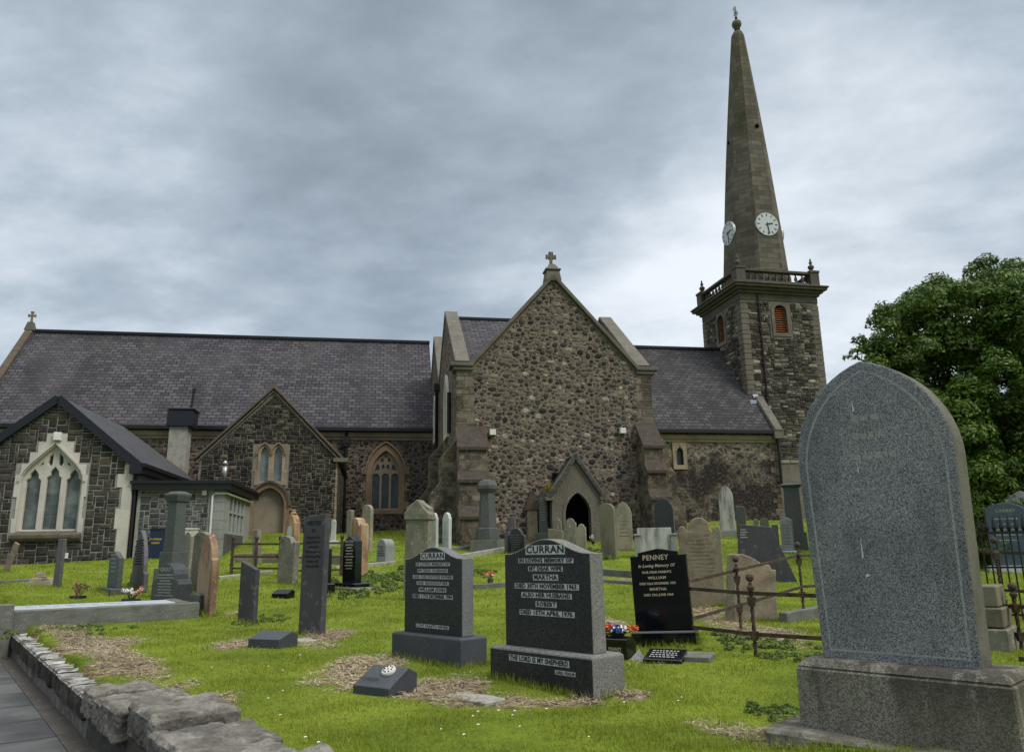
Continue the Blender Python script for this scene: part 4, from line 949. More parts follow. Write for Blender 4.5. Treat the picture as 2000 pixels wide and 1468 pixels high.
for s in (-1, 1):
    z = .5; k = 0
    while z < 2.2: mb.box(dc+s*.83-.1-(k % 2)*.06, dc+s*.83+.1+(k % 2)*.06, VV-.03, VV+.08, z, z+.3); z += .34; k += 1
mb.build('jamb', M['dressed_red'], bd)
# boiler chimney in front of the chancel wall
u0, zt = CH.uz(331, 832, 9.5); u1, _ = CH.uz(367, 832, 9.5); zc = CH.uz(350, 797, 9.5)[1]
mb = MB().box(u0, u1, 9.5, 10.3, 0, zt+.1); cm = part(mb, 'chimney', M['roughcast'].copy() if 0 else M['concrete'], label='square chimney with a dark metal cap rising behind the hall')
MB().box(u0-.12, u1+.22, 9.35, 10.5, zt, zc-.1).box(u0-.08, u1+.28, 9.3, 10.55, zc-.1, zc).build('chimney_cap', M['black_paint'], cm, bevel=.02)
mb = MB().tube([(u1-.02, 9.9, zc-.1), (u1+.06, 9.9, CH.uz(379, 762, 9.9)[1])], .06, 8).tube([(u1+.06, 9.9, CH.uz(379, 764, 9.9)[1]-.05), (u1+.07, 9.9, CH.uz(379, 758, 9.9)[1])], .085, 8); mb.build('flue_pipe', M['black_gutter'], cm)
# transept buttresses: stepped, with sloping stone weatherings
def buttress(u0, u1, stages, cap=None):         # stages: (z_bottom, z_top_of_face, projection)
    pts = [(0.3, -.6)]
    prof = [( .3, -.6)]
    z_prev = -.6
    out = []
    for zb, zt_, pr in stages: out += [(-pr, zb), (-pr, zt_)]
    prof = [(-stages[0][2], -.6)]+out[1:]+[(0, stages[-1][1]+stages[-1][2]*1.25), (.3, stages[-1][1]+stages[-1][2]*1.25)]
    mb = MB(); mb.prism([(.3, -.6)]+prof[::1], u0, u1, 'x'); return mb
def but_front(u0, u1, stages):
    mb = MB(); P = [(.3, -.6), (-stages[0][2], -.6)]
    for i, (zt_, pr) in enumerate([(s[1], s[2]) for s in stages]):
        P.append((-pr, zt_)); nx = stages[i+1][2] if i+1 < len(stages) else 0
        P.append((-nx, zt_+(pr-nx)*1.15))
    P.append((.3, P[-1][1]))
    mb.prism(P[::-1], u0, u1, 'x')
    o = part(mb, 'buttress', M['buttress'], bevel=.02)
    wm = MB()
    for i, (zt_, pr) in enumerate([(s[1], s[2]) for s in stages]):
        nx = stages[i+1][2] if i+1 < len(stages) else 0
        n = 3 if (pr-nx) > .4 else 1
        for k in range(n):
            a = pr+.07-(pr-nx)*k/n; b = pr+.07-(pr-nx)*(k+1)/n-.02
            za = zt_+(pr-nx)*1.15*k/n; zb = zt_+(pr-nx)*1.15*(k+1)/n
            wm.add([(u0-.05, -a, za-.06), (u1+.05, -a, za-.06), (u1+.05, -b, zb+.03), (u0-.05, -b, zb+.03), (u0-.05, -a, za+.05), (u1+.05, -a, za+.05), (u1+.05, -b, zb+.10), (u0-.05, -b, zb+.10)],
                   [(3, 2, 1, 0), (4, 5, 6, 7), (0, 1, 5, 4), (1, 2, 6, 5), (2, 3, 7, 6), (3, 0, 4, 7)])
    wm.build('weathering', M['weathering'], o, rough=.012, seed=2)
M['weathering'] = m_stone('weathered_buttress_slabs', (.072, .058, .046), (.03, .026, .022), (.17, .155, .12), 3, 30, .02)
but_front(-3.72, -2.62, [(0, 1.25, 1.30), (0, 2.6, 1.0), (0, 3.85, .75)])
but_front(3.55, 4.33, [(0, 1.9, 1.35), (0, 2.95, 1.1), (0, 3.95, .85)])
def but_side(v0, v1, stages, sgn, u):
    mb = MB(); P = [(u-sgn*.2, -.6), (u+sgn*stages[0][1], -.6)]
    for i, (zt_, pr) in enumerate(stages):
        nx = stages[i+1][1] if i+1 < len(stages) else 0
        P += [(u+sgn*pr, zt_), (u+sgn*nx, zt_+(pr-nx)*1.2)]
    P.append((u-sgn*.2, P[-1][1]))
    if sgn < 0: P = P[::-1]
    mb.prism(P, v0, v1, 'y'); part(mb, 'buttress', M['buttress'], bevel=.02)
but_side(.02, 1.0, [(1.7, 1.15), (3.0, .85), (4.1, .6)], 1, 4.33)
but_side(.02, 1.2, [(2.2, 1.0), (3.6, .6)], -1, -3.72); but_side(6.5, 7.7, [(2.6, 1.0), (4.4, .6)], -1, -3.72)
mb = MB(); mb.tube([(-3.62, -1.34, .4), (-3.62, -1.34, 2.0)], .010, 5).tube([(-2.25, -.06, 4.8), (-2.25, -.06, 6.4)], .007, 5).tube([(3.10, -.06, 4.6), (3.10, -.06, 6.6)], .007, 5); part(mb, 'cable', M['coping'])
mb = MB()
for px, py in ((962, 844), (1216, 841)):
    u, z = CH.uz(px, py, -.1); mb.box(u-.12, u+.12, -.2, .01, z-.11, z+.11)
part(mb, 'wall_lamp', M['white_paint'], bevel=.01)
# south porch in roughcast
pc, pw, pz = .72, .95, 2.15; pv = -1.0
mb = MB(); plate(mb, [[(pc-pw, -.5), (pc+pw, -.5), (pc+pw, pz), (pc, 3.52), (pc-pw, pz)], arch(pc+.05, .98, -.4, 1.35, 8, rise=.82)], pv, pv+.3); pw_ = part(mb, 'porch', M['roughcast'], label='small gabled roughcast porch over the transept door')
MB().box(pc-pw, pc-pw+.25, pv+.3, 0, -.5, pz).box(pc+pw-.25, pc+pw, pv+.3, 0, -.5, pz).build('porch_side_wall', M['roughcast'], pw_)
mb = MB()
for s in (-1, 1):
    a, b, c_, d_ = (pc+s*(pw+.17), pv-.12, pz-.15), (pc+s*(pw+.17), .02, pz-.15), (pc, .02, 3.62), (pc, pv-.12, 3.62)
    roof(mb, *((a, b, c_, d_) if s > 0 else (d_, c_, b, a)), .12)
mb.build('porch_roof', M['slate_hall'], pw_)
mb = MB()
for s in (-1, 1): mb.beam((pc+s*(pw+.19), pv-.02, pz-.12), (pc, pv-.06, 3.64), .12, .07)
mb.box(pc+pw-.05, pc+pw+.28, pv-.12, pv+.3, pz-.28, pz-.14).box(pc-pw-.28, pc-pw+.05, pv-.12, pv+.3, pz-.28, pz-.14)
mb.build('porch_coping', M['kneeler'], pw_, bevel=.01)
mb = MB(); plate(mb, [arch(pc+.05, 1.18, -.4, 1.35, 8, rise=.96), arch(pc+.05, .98, -.42, 1.35, 8, rise=.82)], pv-.03, pv+.1); mb.build('door_surround', M['coping'], pw_)
MB().box(pc-pw+.26, pc+pw-.26, -.06, -.03, -.4, 3.0).build('door', M['dark'], pw_)  # black sheet in the porch opening: the shade inside, put in as colour
mb = MB()
for k in range(220):
    x, y, z = -.30+rnd.gauss(0, .13), -1.0+rnd.gauss(0, .1), 2.16+abs(rnd.gauss(0, .16)); a = rnd.random()*6; s = .05
    mb.add([(x, y, z), (x+s*cos(a), y+s*sin(a), z+.03), (x+s*.4*cos(a+1), y+s*.4*sin(a+1), z+s*1.6)], [(0, 1, 2)])
part(mb, 'moss_tuft', M['moss'])
# ------------------------------------------------------------------ tower and spire
TW = Frame((14.48, 46.31), 12.3); tw = TW.empty('church_tower'); tag(tw, 'square stone clock tower with balustrade and tall octagonal spire behind the nave', 'church tower')
tp = lambda mb, n, m, par=tw, label=None, **k: part(mb, n, m, par, label, **k)
UA, UB, VB = .12, 5.62, 5.3; UC, VC = (UA+UB)/2, VB/2
pa_u = 0
lf = arch(2.86, .86, 13.35, 14.78, 6, 'round')
mb = MB(); plate(mb, [[(UA, 0), (UB, 0), (UB, 15.9), (UA, 15.9)], lf], 0, .5); vs, fs = curve_mesh([[(.01, 0), (VB, 0), (VB, 15.9), (.01, 15.9)], arch(2.6, .86, 13.35, 14.78, 6, 'round')], .5)
mb.add([(UA+y, VB-x, z) for x, y, z in vs], fs); mb.box(UB-.5, UB, .5, VB, 0, 15.9).box(UA+.5, UB-.5, VB-.5, VB, 0, 15.9).box(UA+.5, UB-.5, .5, VB-.5, 15.6, 15.9)
tw1 = tp(mb, 'tower_wall', M['mortar_tower'])
TS = ((3, 1), (4, 2), (2, 1), (3, 2), (5, 2), (2, 2), (4, 1), (5, 1), (1, 1))
mb = MB(); squared(mb, lambda x, z: z < 15.46, [(2.2, 3.52, 13.0, 15.5), (pa_u-.05, pa_u+.05, 0, .1)], 5, 15.46, UA+.5, UB-.45, 51, .125, .05, jit=.06, gap=.012, sizes=TS)
squared(mb, lambda x, z: z < 15.46, [(VB-3.26, VB-1.94, 13.0, 15.5)], 9.5, 15.46, .5, VB-.45, 52, .125, .05, tr=lambda x, y, z: (UA+y, VB-x, z), jit=.06, gap=.012, sizes=TS); mb.build('coursed_stones', M['stones_tower'], tw1)
mb = MB(); quoins(mb, UA, 0, 6.5, 15.4, (1, 1), .34, (.78, .46), .035, 21); quoins(mb, UB, 0, 5.0, 15.4, (-1, 1), .34, (.78, .46), .035, 22); quoins(mb, UA, VB, 9, 15.4, (1, -1), .34, (.7, .4), .035, 23); tp(mb, 'quoins', M['towerstone'], bevel=.02)
mb = MB().box(UA-.03, UB+.03, -.04, VB+.03, 15.45, 15.9).box(UA-.15, UB+.15, -.16, VB+.15, 15.9, 16.08).box(UA-.32, UB+.32, -.33, VB+.32, 16.08, 16.24).box(UA-.52, UB+.52, -.53, VB+.52, 16.24, 16.40).box(UA-.60, UB+.60, -.61, VB+.60, 16.40, 16.52)
tp(mb, 'cornice', M['cornice'], bevel=.03)
mb = MB().box(UA-.12, UB+.12, -.13, .30, 16.52, 16.80).box(UA-.12, UB+.12, VB-.30, VB+.12, 16.52, 16.80).box(UA-.12, UA+.30, .30, VB-.30, 16.52, 16.80).box(UB-.30, UB+.12, .30, VB-.30, 16.52, 16.80)
rz0, rz1 = 17.40, 17.56
mb.box(UA-.14, UB+.14, -.15, .26, rz0, rz1).box(UA-.14, UB+.14, VB-.26, VB+.14, rz0, rz1).box(UA-.14, UA+.26, .26, VB-.26, rz0, rz1).box(UB-.26, UB+.14, .26, VB-.26, rz0, rz1)
bal = tp(mb, 'balustrade', M['cornice'], bevel=.015)
for cu_, cv_ in ((UA+.1, .1), (UB-.1, .1), (UA+.1, VB-.1), (UB-.1, VB-.1)):
    pd = MB().box(cu_-.32, cu_+.32, cv_-.32, cv_+.32, 16.60, 17.50).box(cu_-.36, cu_+.36, cv_-.36, cv_+.36, 17.50, 17.66).build('pedestal', M['cornice'], bal, bevel=.015)
    MB().lathe(cu_, cv_, [(0.136, 17.660), (0.080, 17.726), (0.072, 17.775), (0.160, 17.873), (0.208, 17.988), (0.176, 18.086), (0.080, 18.152), (0.064, 18.218), (0.120, 18.283), (0.112, 18.332), (0.048, 18.398), (0.072, 18.480), (0.040, 18.546), (0.008, 18.644)], 10).build('urn_finial', M['cornice'], bal, smooth=True)
bl = MB().lathe(0, 0, [(.10, 0), (.10, .05), (.05, .09), (.115, .22), (.10, .32), (.05, .45), (.045, .52), (.10, .56), (.10, .60)], 8)
first = None
for side in range(4):
    for k in range(9):
        f = (k+1)/10
        p = ((UA+.4+(UB-UA-.8)*f, .06), (UA+.4+(UB-UA-.8)*f, VB-.06), (UA+.06, .4+(VB-.8)*f), (UB-.06, .4+(VB-.8)*f))[side]
        if first is None: first = bl.build('baluster', M['cornice'], bal, smooth=True); b_ = first
        else: b_ = first.copy(); COL.objects.link(b_); b_.parent = bal
        b_.location = (p[0], p[1], 16.80)
def louvre(side):
    T = (lambda x, y, z: (x, y, z)) if side == 0 else (lambda x, y, z: (UA+y, VB-(x-2.86+2.6), z))
    mb = MB(); vs, fs = curve_mesh([arch(2.86, 1.30, 13.12, 14.78, 7, 'round'), lf], .14); mb.add([T(x, y-.06, z) for x, y, z in vs], fs); fr = tp(mb, 'louvred_window', M['towerstone'])
    mb = MB(); z = 13.38
    while z < 15.15:
        hw = .43 if z < 14.78 else sqrt(max(.43**2-(z-14.78)**2, .002))
        bx = MB().beam((2.86-hw, .16, z), (2.86+hw, .16, z), .12, .03, up=(0, -.6, .8)); mb.add([T(*v) for v in bx.v], bx.f); z += .15
    mb.build('louvre_slats', M['louvre'], fr)
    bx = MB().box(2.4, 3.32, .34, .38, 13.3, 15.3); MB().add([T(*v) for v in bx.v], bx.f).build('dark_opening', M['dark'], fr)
louvre(0); louvre(1)
pa = TW.uz(1480, 577, -.1); pb = TW.uz(1497, 758, -.1); mb = MB().tube([(pa[0], -.10, 15.9), (pa[0], -.10, pb[1]), (pa[0]+.0, -.10, 6.5)], .055, 7)
for z in (9, 11.2, 13.4, 15.2): mb.box(pa[0]-.1, pa[0]+.1, -.17, -.02, z, z+.09)
tp(mb, 'downpipe', M['black_gutter'])
# spire
def oct_(cx, cy, a, z): return [(cx+a/cos(pi/8)*cos(pi/8+k*pi/4), cy+a/cos(pi/8)*sin(pi/8+k*pi/4), z) for k in range(8)]
CB, CT = (2.95, 2.62), (3.32, 2.62)
AB, AT, ZB, ZT = 2.10, .40, 16.6, 37.3
def spc(z): f = (z-ZB)/(ZT-ZB); return (CB[0]+(CT[0]-CB[0])*f, CB[1], AB+(AT-AB)*f+.10*sin(pi*f))
levels = [16.0, 17.9, 18.0, 19, 21, 24, 27, 30, 33, 36, 37.0, 37.3]; vs = []
for z in levels:
    cx, cy, a = spc(z)
    if z <= 17.9: a = spc(17.9)[2]+.10
    if z == 37.3: a *= .75
    vs += oct_(cx, cy, a, z)
fs = [tuple(range(7, -1, -1)), tuple(len(levels)*8-8+k for k in range(8))]
for i in range(len(levels)-1):
    for k in range(8): fs.append((i*8+k, i*8+(k+1) % 8, i*8+8+(k+1) % 8, i*8+8+k))
sp_ = tp(MB().add(vs, fs), 'spire', M['spire'])
cx, cy, a = spc(28.6); mb = MB().ball((cx+.25, cy-a*1.0, 28.9), .15, 8, 5).ball((cx-a, cy+.15, 28.2), .15, 8, 5); mb.build('putlog_hole', M['dark'], sp_)
cx, cy, a = spc(37.3); mb = MB().lathe(cx, cy, [(.19, 37.25), (.16, 37.5), (.22, 37.55), (.22, 37.62), (.12, 37.68)], 10); mb.build('spire_cap', M['cornice'], sp_)
MB().ball((cx, cy, 38.0), .36, 14, 10).lathe(cx, cy, [(.14, 37.62), (.10, 37.75)], 8).build('ball_finial', M['kneeler'], sp_, smooth=True)
mb = MB().tube([(cx, cy, 38.3), (cx, cy, 39.55)], .035, 6).ball((cx, cy, 38.55), .11, 8, 6).ball((cx, cy, 38.95), .08, 8, 6)
mb.prism([(cx-.16, 38.72), (cx+.06, 38.66), (cx+.2, 38.92), (cx+.1, 39.22), (cx-.02, 39.02), (cx-.12, 39.1)], cy-.03, cy+.03).prism([(cx-.2, 39.15), (cx, 39.2), (cx+.08, 39.4), (cx-.12, 39.44)], cy-.025, cy+.025)
mb.build('weather_vane', M['black_gutter'], sp_)
def clock(rot):
    e = []; R = .82; zc = 21.15; cx, cy, a = spc(zc+.3); a += .13
    n = (sin(rot), -cos(rot)); t = (cos(rot), sin(rot))
    T = lambda x, y, z: (cx+n[0]*(a+y)+t[0]*x, cy+n[1]*(a+y)+t[1]*x, zc+z)
    def put(mb, q): return mb.add([T(*v) for v in q.v], q.f)
    q = MB(); q.v = []; N_ = 32
    q.add([(R*cos(2*pi*k/N_), y, R*sin(2*pi*k/N_)) for y in (-.16, 0) for k in range(N_)], [tuple(range(N_)), tuple(reversed(range(N_, 2*N_)))]+[(k, k+N_, (k+1) % N_+N_, (k+1) % N_) for k in range(N_)])
    mb = put(MB(), q); c = tp(mb, 'clock_face', M['clock_white'])
    q = MB()
    for k in range(12):
        an = pi*k/6; r0, r1 = R*.70, R*.90; q.beam((r0*sin(an), .012, r0*cos(an)), (r1*sin(an), .012, r1*cos(an)), .05, .02, up=(0, 1, 0))
    put(MB(), q).build('hour_marks', M['clock_black'], c)
    q = MB()
    for an, l, w in ((radians(78), .42, .07), (radians(171), .68, .055)):
        q.beam((-.12*sin(an), .03, -.12*cos(an)), (l*sin(an), .03, l*cos(an)), w, .02, up=(0, 1, 0))
    q.add([(.07*cos(k*pi/4), .045, .07*sin(k*pi/4)) for k in range(8)], [tuple(range(8))])
    put(MB(), q).build('clock_hands', M['clock_black'], c)
for r in (0, -pi/2, pi/2): clock(r)
# ------------------------------------------------------------------ church hall
HL = Frame(at(118, 778, 25)[:2], 9); hl = HL.empty('church_hall'); tag(hl, 'low squared-stone hall with pale three-light window and black bargeboards at left', 'hall')
hp = lambda mb, n, m, par=hl, label=None, **k: part(mb, n, m, par, label, **k)
HE, HZ, HA, HB = 2.72, 3.08, 5.22, 2.50
SLP = (HA-HZ)/HE
M['hall_blocks'] = m_squared('squared_basalt_blocks', [(0, (.035, .033, .029)), (.4, (.055, .05, .042)), (.7, (.075, .066, .052)), (1, (.10, .088, .066))])
M['annex_blocks'] = m_squared('squared_grey_blocks', [(0, (.035, .038, .040)), (.35, (.075, .08, .08)), (.7, (.12, .12, .115)), (1, (.18, .175, .15))])
free = [(-1.02, 1.14, .62, 3.05), (-.9, 1.02, 3.0, 3.08), (-.70, .80, 3.05, 3.42), (-.48, .58, 3.42, 3.78), (-.26, .36, 3.7, 4.05), (2.18, 2.6, -.4, .95), (2.08, 2.6, .95, 1.6), (2.22, 2.6, 1.6, 2.3), (2.04, 2.6, 2.3, 2.75), (2.24, 2.6, 2.75, 3.1)]
def hallarch(e=0, z0=.82): return [(.05-.93-e, z0), (.05+.93+e, z0)]+[(.05+a+e*k, z+e*m) for a, z, k, m in ((.93, 2.5, 1, 0), (.90, 2.68, 1, .2), (.82, 2.84, .9, .5), (.68, 3.02, .7, .8), (.0, 3.70, 0, 1.4))]+[(.05-a-e*k, z+e*m) for a, z, k, m in ((.68, 3.02, .7, .8), (.82, 2.84, .9, .5), (.90, 2.68, 1, .2), (.93, 2.5, 1, 0))]
op = hallarch()
mb = MB(); plate(mb, [[(-HB, -.6), (HB, -.6), (HB, 3.15), (0, HA-.12), (-HB, 3.15)], [(p[0], p[1]) for p in op]], 0, .4); mb.box(HB-.4, HB, .4, 8, -.6, 3.0).box(-HB, -HB+.4, .4, 8, -.6, 3.0)
hp(mb, 'hall_wall', M['mortar'])
mb = MB(); squared(mb, lambda a, b: b < HA-.12-abs(a)*SLP+.06, free, -.4, 5.1, -HB-.02, HB+.04, 4); hp(mb, 'stone_blocks', M['hall_blocks'])
mb = MB(); mb.box(2.18, HB+.015, -.03, .3, -.4, .95).box(2.08, HB+.015, -.03, .3, .95, 1.6).box(2.22, HB+.015, -.03, .3, 1.6, 2.3).box(2.04, HB+.015, -.03, .3, 2.3, 2.75).box(2.24, HB+.015, -.03, .3, 2.75, 3.05); hp(mb, 'corner_stones', M['hallstone'], bevel=.008)
def hallwin():
    ring = [(-1.0, .70), (1.12, .70), (1.12, 1.3), (1.06, 1.3), (1.06, 2.0), (1.12, 2.0), (1.12, 2.7), (1.04, 2.7), (1.04, 3.05), (.80, 3.05), (.80, 3.42), (.58, 3.42), (.58, 3.78), (.36, 3.78), (.36, 4.05),
            (-.26, 4.05), (-.26, 3.78), (-.48, 3.78), (-.48, 3.42), (-.70, 3.42), (-.70, 3.05), (-.92, 3.05), (-.92, 2.7), (-1.06, 2.7), (-1.06, 2.0), (-.94, 2.0), (-.94, 1.3), (-1.02, 1.3)]
    mb = MB(); plate(mb, [ring, op], -.035, .12, .006); w = hp(mb, 'three_light_window', M['hallstone'])
    tr = MB(); hs = []
    for k, h in ((-1, 0), (0, .08), (1, 0)):
        c = .05+k*.61; q = .235
        hs.append([(c-q, .95), (c+q, .95), (c+q, 2.55+h), (c+.15, 2.63+h), (c+.14, 2.76+h), (c+.06, 2.86+h), (c, 2.94+h), (c-.06, 2.86+h), (c-.14, 2.76+h), (c-.15, 2.63+h), (c-q, 2.55+h)])
    T2 = lambda pts, s=1: [(.05+s*a, b) for a, b in (pts if s > 0 else reversed(pts))]
    for s in (1, -1):
        hs.append(T2([(.09, 3.06), (.17, 2.98), (.25, 3.12), (.22, 3.32), (.08, 3.48)], s)); hs.append(T2([(.36, 3.06), (.50, 2.98), (.46, 3.08), (.36, 3.18)], s))
    o2 = hallarch(.01, .80)
    plate(tr, [o2]+hs, .10, .24, .016); tr.build('tracery', M['hallstone'], w)
    MB().prism(o2, .27, .29).build('leaded_glass', M['glass_hall'], w)
    mb = MB(); o = hallarch(.06)[2:]
    for a, b in zip(o[:-1], o[1:]): mb.beam((a[0], -.06, a[1]), (b[0], -.06, b[1]), .07, .06)
    mb.build('hood_mould', M['hallstone'], w)
    mb = MB().prism([(-.22, .80), (.12, .92), (.12, .58), (-.12, .58), (-.22, .68)], -.98, 1.12, 'x'); mb.build('sill', M['sillstone'], w, bevel=.02, cuts=2, rough=.015)
hallwin()
mb = MB()
for s in (-1, 1): mb.beam((s*(HE+.02), -.14, HZ-.12), (0, -.14, HA+.02), .10, .26)
mb.box(HE-.28, HE+.10, -.2, .1, HZ-.34, HZ-.08).box(-HE-.10, -HE+.28, -.2, .1, HZ-.34, HZ-.08)
hp(mb, 'bargeboard', M['black_paint'])
mb = MB(); BV, BE = 6.3, 8.1
roof(mb, (HE+.1, -.18, HZ+.02), (HE+.1, BE, HZ+.02), (0, BV, HA+.10), (0, -.18, HA+.10), .06); roof(mb, (0, -.18, HA+.10), (0, BV, HA+.10), (-HE-.1, BE, HZ+.02), (-HE-.1, -.18, HZ+.02), .06)
mb.add([(HE+.1, BE, HZ), (-HE-.1, BE, HZ), (0, BV, HA+.09)], [(0, 1, 2)]); hp(mb, 'hall_roof', M['slate_hall'])
mb = MB().box(HE+.06, HE+.18, -.16, BE, HZ-.12, HZ+.01).tube([(HB+.09, .1, -.4), (HB+.09, .1, 2.7), (HE+.08, .06, 2.98)], .055, 8).box(HB+.01, HE+.1, .0, BE-.2, HZ-.3, HZ-.13); hp(mb, 'hall_gutter', M['black_gutter'])
x0, z0 = HL.uz(104, 860, -.1); x1, z1 = HL.uz(121, 844, -.1); mb = MB().box(x0, x1, -.16, -.03, z0, z1); fl = hp(mb, 'floodlight', M['white_paint'], bevel=.01); MB().box(x0+.02, x1-.02, -.17, -.155, z0+.02, z1-.03).build('lamp_glass', M['petal_white'], fl)
MB().box(*HL.uz(118, 1087)[:1], HL.uz(134, 1087)[0], -.06, -.035, HL.uz(125, 1090)[1], HL.uz(125, 1079)[1]).build('air_vent', M['white_paint'], hl)
# ------------------------------------------------------------------ flat-roofed annex
AX = Frame(at(430, 1085, 26)[:2], 9); ax = AX.empty('flat_roofed_annex'); tag(ax, 'small flat-roofed annex of grey squared stone with black fascia beside the hall', 'annex')
ap = lambda mb, n, m, par=ax, label=None, **k: part(mb, n, m, par, label, **k)
mb = MB().box(-2.75, 0, 0, .3, -.5, 2.35).box(-.3, 0, .3, .9, -.5, 2.35).box(-.3, 0, 3.7, 5.0, -.5, 2.35).box(-.3, 0, .9, 3.7, -.5, .8); ap(mb, 'annex_wall', M['mortar'])
mb = MB(); squared(mb, lambda a, b: True, [(-1.28, -.5, -.3, .45), (-.42, .1, -.5, 3)], -.3, 2.2, -2.65, -.02, 9, .08, .02); ap(mb, 'stone_blocks', M['annex_blocks'])
mb = MB(); z = -.3; k = 0
while z < 2.2:
    mb.box(-.36-(k % 2)*.12, .012, -.02, .32+(k % 2)*.1, z, min(z+.29, 2.2)); z += .3; k += 1
ap(mb, 'corner_stones', M['render_grey'], bevel=.008)
mb = MB().box(-2.95, .28, -.28, 5.6, 2.42, 2.52).box(-2.9, .22, -.22, 5.5, 2.22, 2.42); ap(mb, 'flat_roof', M['black_gutter'])
mb = MB().tube([(-.36, -.06, .25), (-.36, -.06, 2.02), (-.28, -.06, 2.10), (.06, -.06, 2.10), (.10, .1, 2.10), (.10, 4.8, 2.10)], .035, 6).tube([(-1.2, -.06, .28), (-.36, -.06, .28)], .035, 6); ap(mb, 'white_pipe', M['white_paint'])
gw = MB()
for k in range(5): v = .9+.7*k; gw.box(-.06, .02, v-.04, v+.04, .8, 2.2)
gw.box(-.06, .02, .9, 3.7, 1.5, 1.57).box(-.06, .02, .9, 3.7, .78, .86); wf = ap(gw, 'side_window', M['grey_paint']); MB().box(-.05, -.04, .9, 3.7, .8, 2.2).build('glass', M['glass_hall'], wf)
mb = MB().box(-.05, .015, .32, 3.7, -.4, .78); ap(mb, 'stone_plinth', M['annex_blocks'])
x, z = AX.uz(400, 962); mb = MB().box(x-.07, x+.07, -.06, -.02, z-.08, z+.08); ap(mb, 'wall_plate', M['white_paint'])
u, z = AX.uz(438, 935, 1.5); mb = MB().tube([(u, 1.5, 2.5), (u, 1.5, z+.35)], .05, 8).tube([(u, 1.5, z+.0), (u, 1.5, z+.48)], .09, 10).lathe(u, 1.5, [(.14, z+.52), (.02, z+.66)], 10); ap(mb, 'flue', M['steel'], smooth=True)
# noticeboard and utility cupboard against the annex
nb = AX.empty('notice_board'); tag(nb, 'navy church notice board with yellow lettering between hall and annex', 'notice board')
x0, z0 = AX.uz(289, 1095, -.25); x1, z1 = AX.uz(323, 1034, -.25); MB().box(x0, x1, -.28, -.25, z0, z1).build('board', M['navy'], nb, bevel=.004); MB().box(x0-.02, x1+.02, -.30, -.24, z1, z1+.05).build('frame', M['black_paint'], nb)
mb = MB(); text(mb, 'ST. NICHOLAS', (x0+x1)/2-.04, -.284, z1-.30, .085, .002, width=.36); text(mb, 'CHURCH', (x0+x1)/2-.04, -.284, z1-.42, .085, .002, width=.24); mb.build('lettering', M['yellow'], nb)
uc = AX.empty('meter_cupboard'); tag(uc, 'cream painted cupboard standing against the annex wall', 'cupboard')
x0, z0 = AX.uz(352, 1092, -.35); x1, z1 = AX.uz(384, 1033, -.35); MB().box(x0, x1, -.35, -.03, z0-.1, z1).build('cabinet', M['cream_paint'], uc, bevel=.01); MB().box(x0-.02, x1+.02, -.38, -.02, z1, z1+.04).build('lid', M['white_paint'], uc); MB().box((x0+x1)/2-.004, (x0+x1)/2+.004, -.356, -.349, z0, z1-.03).build('door_seam', M['black_paint'], uc)
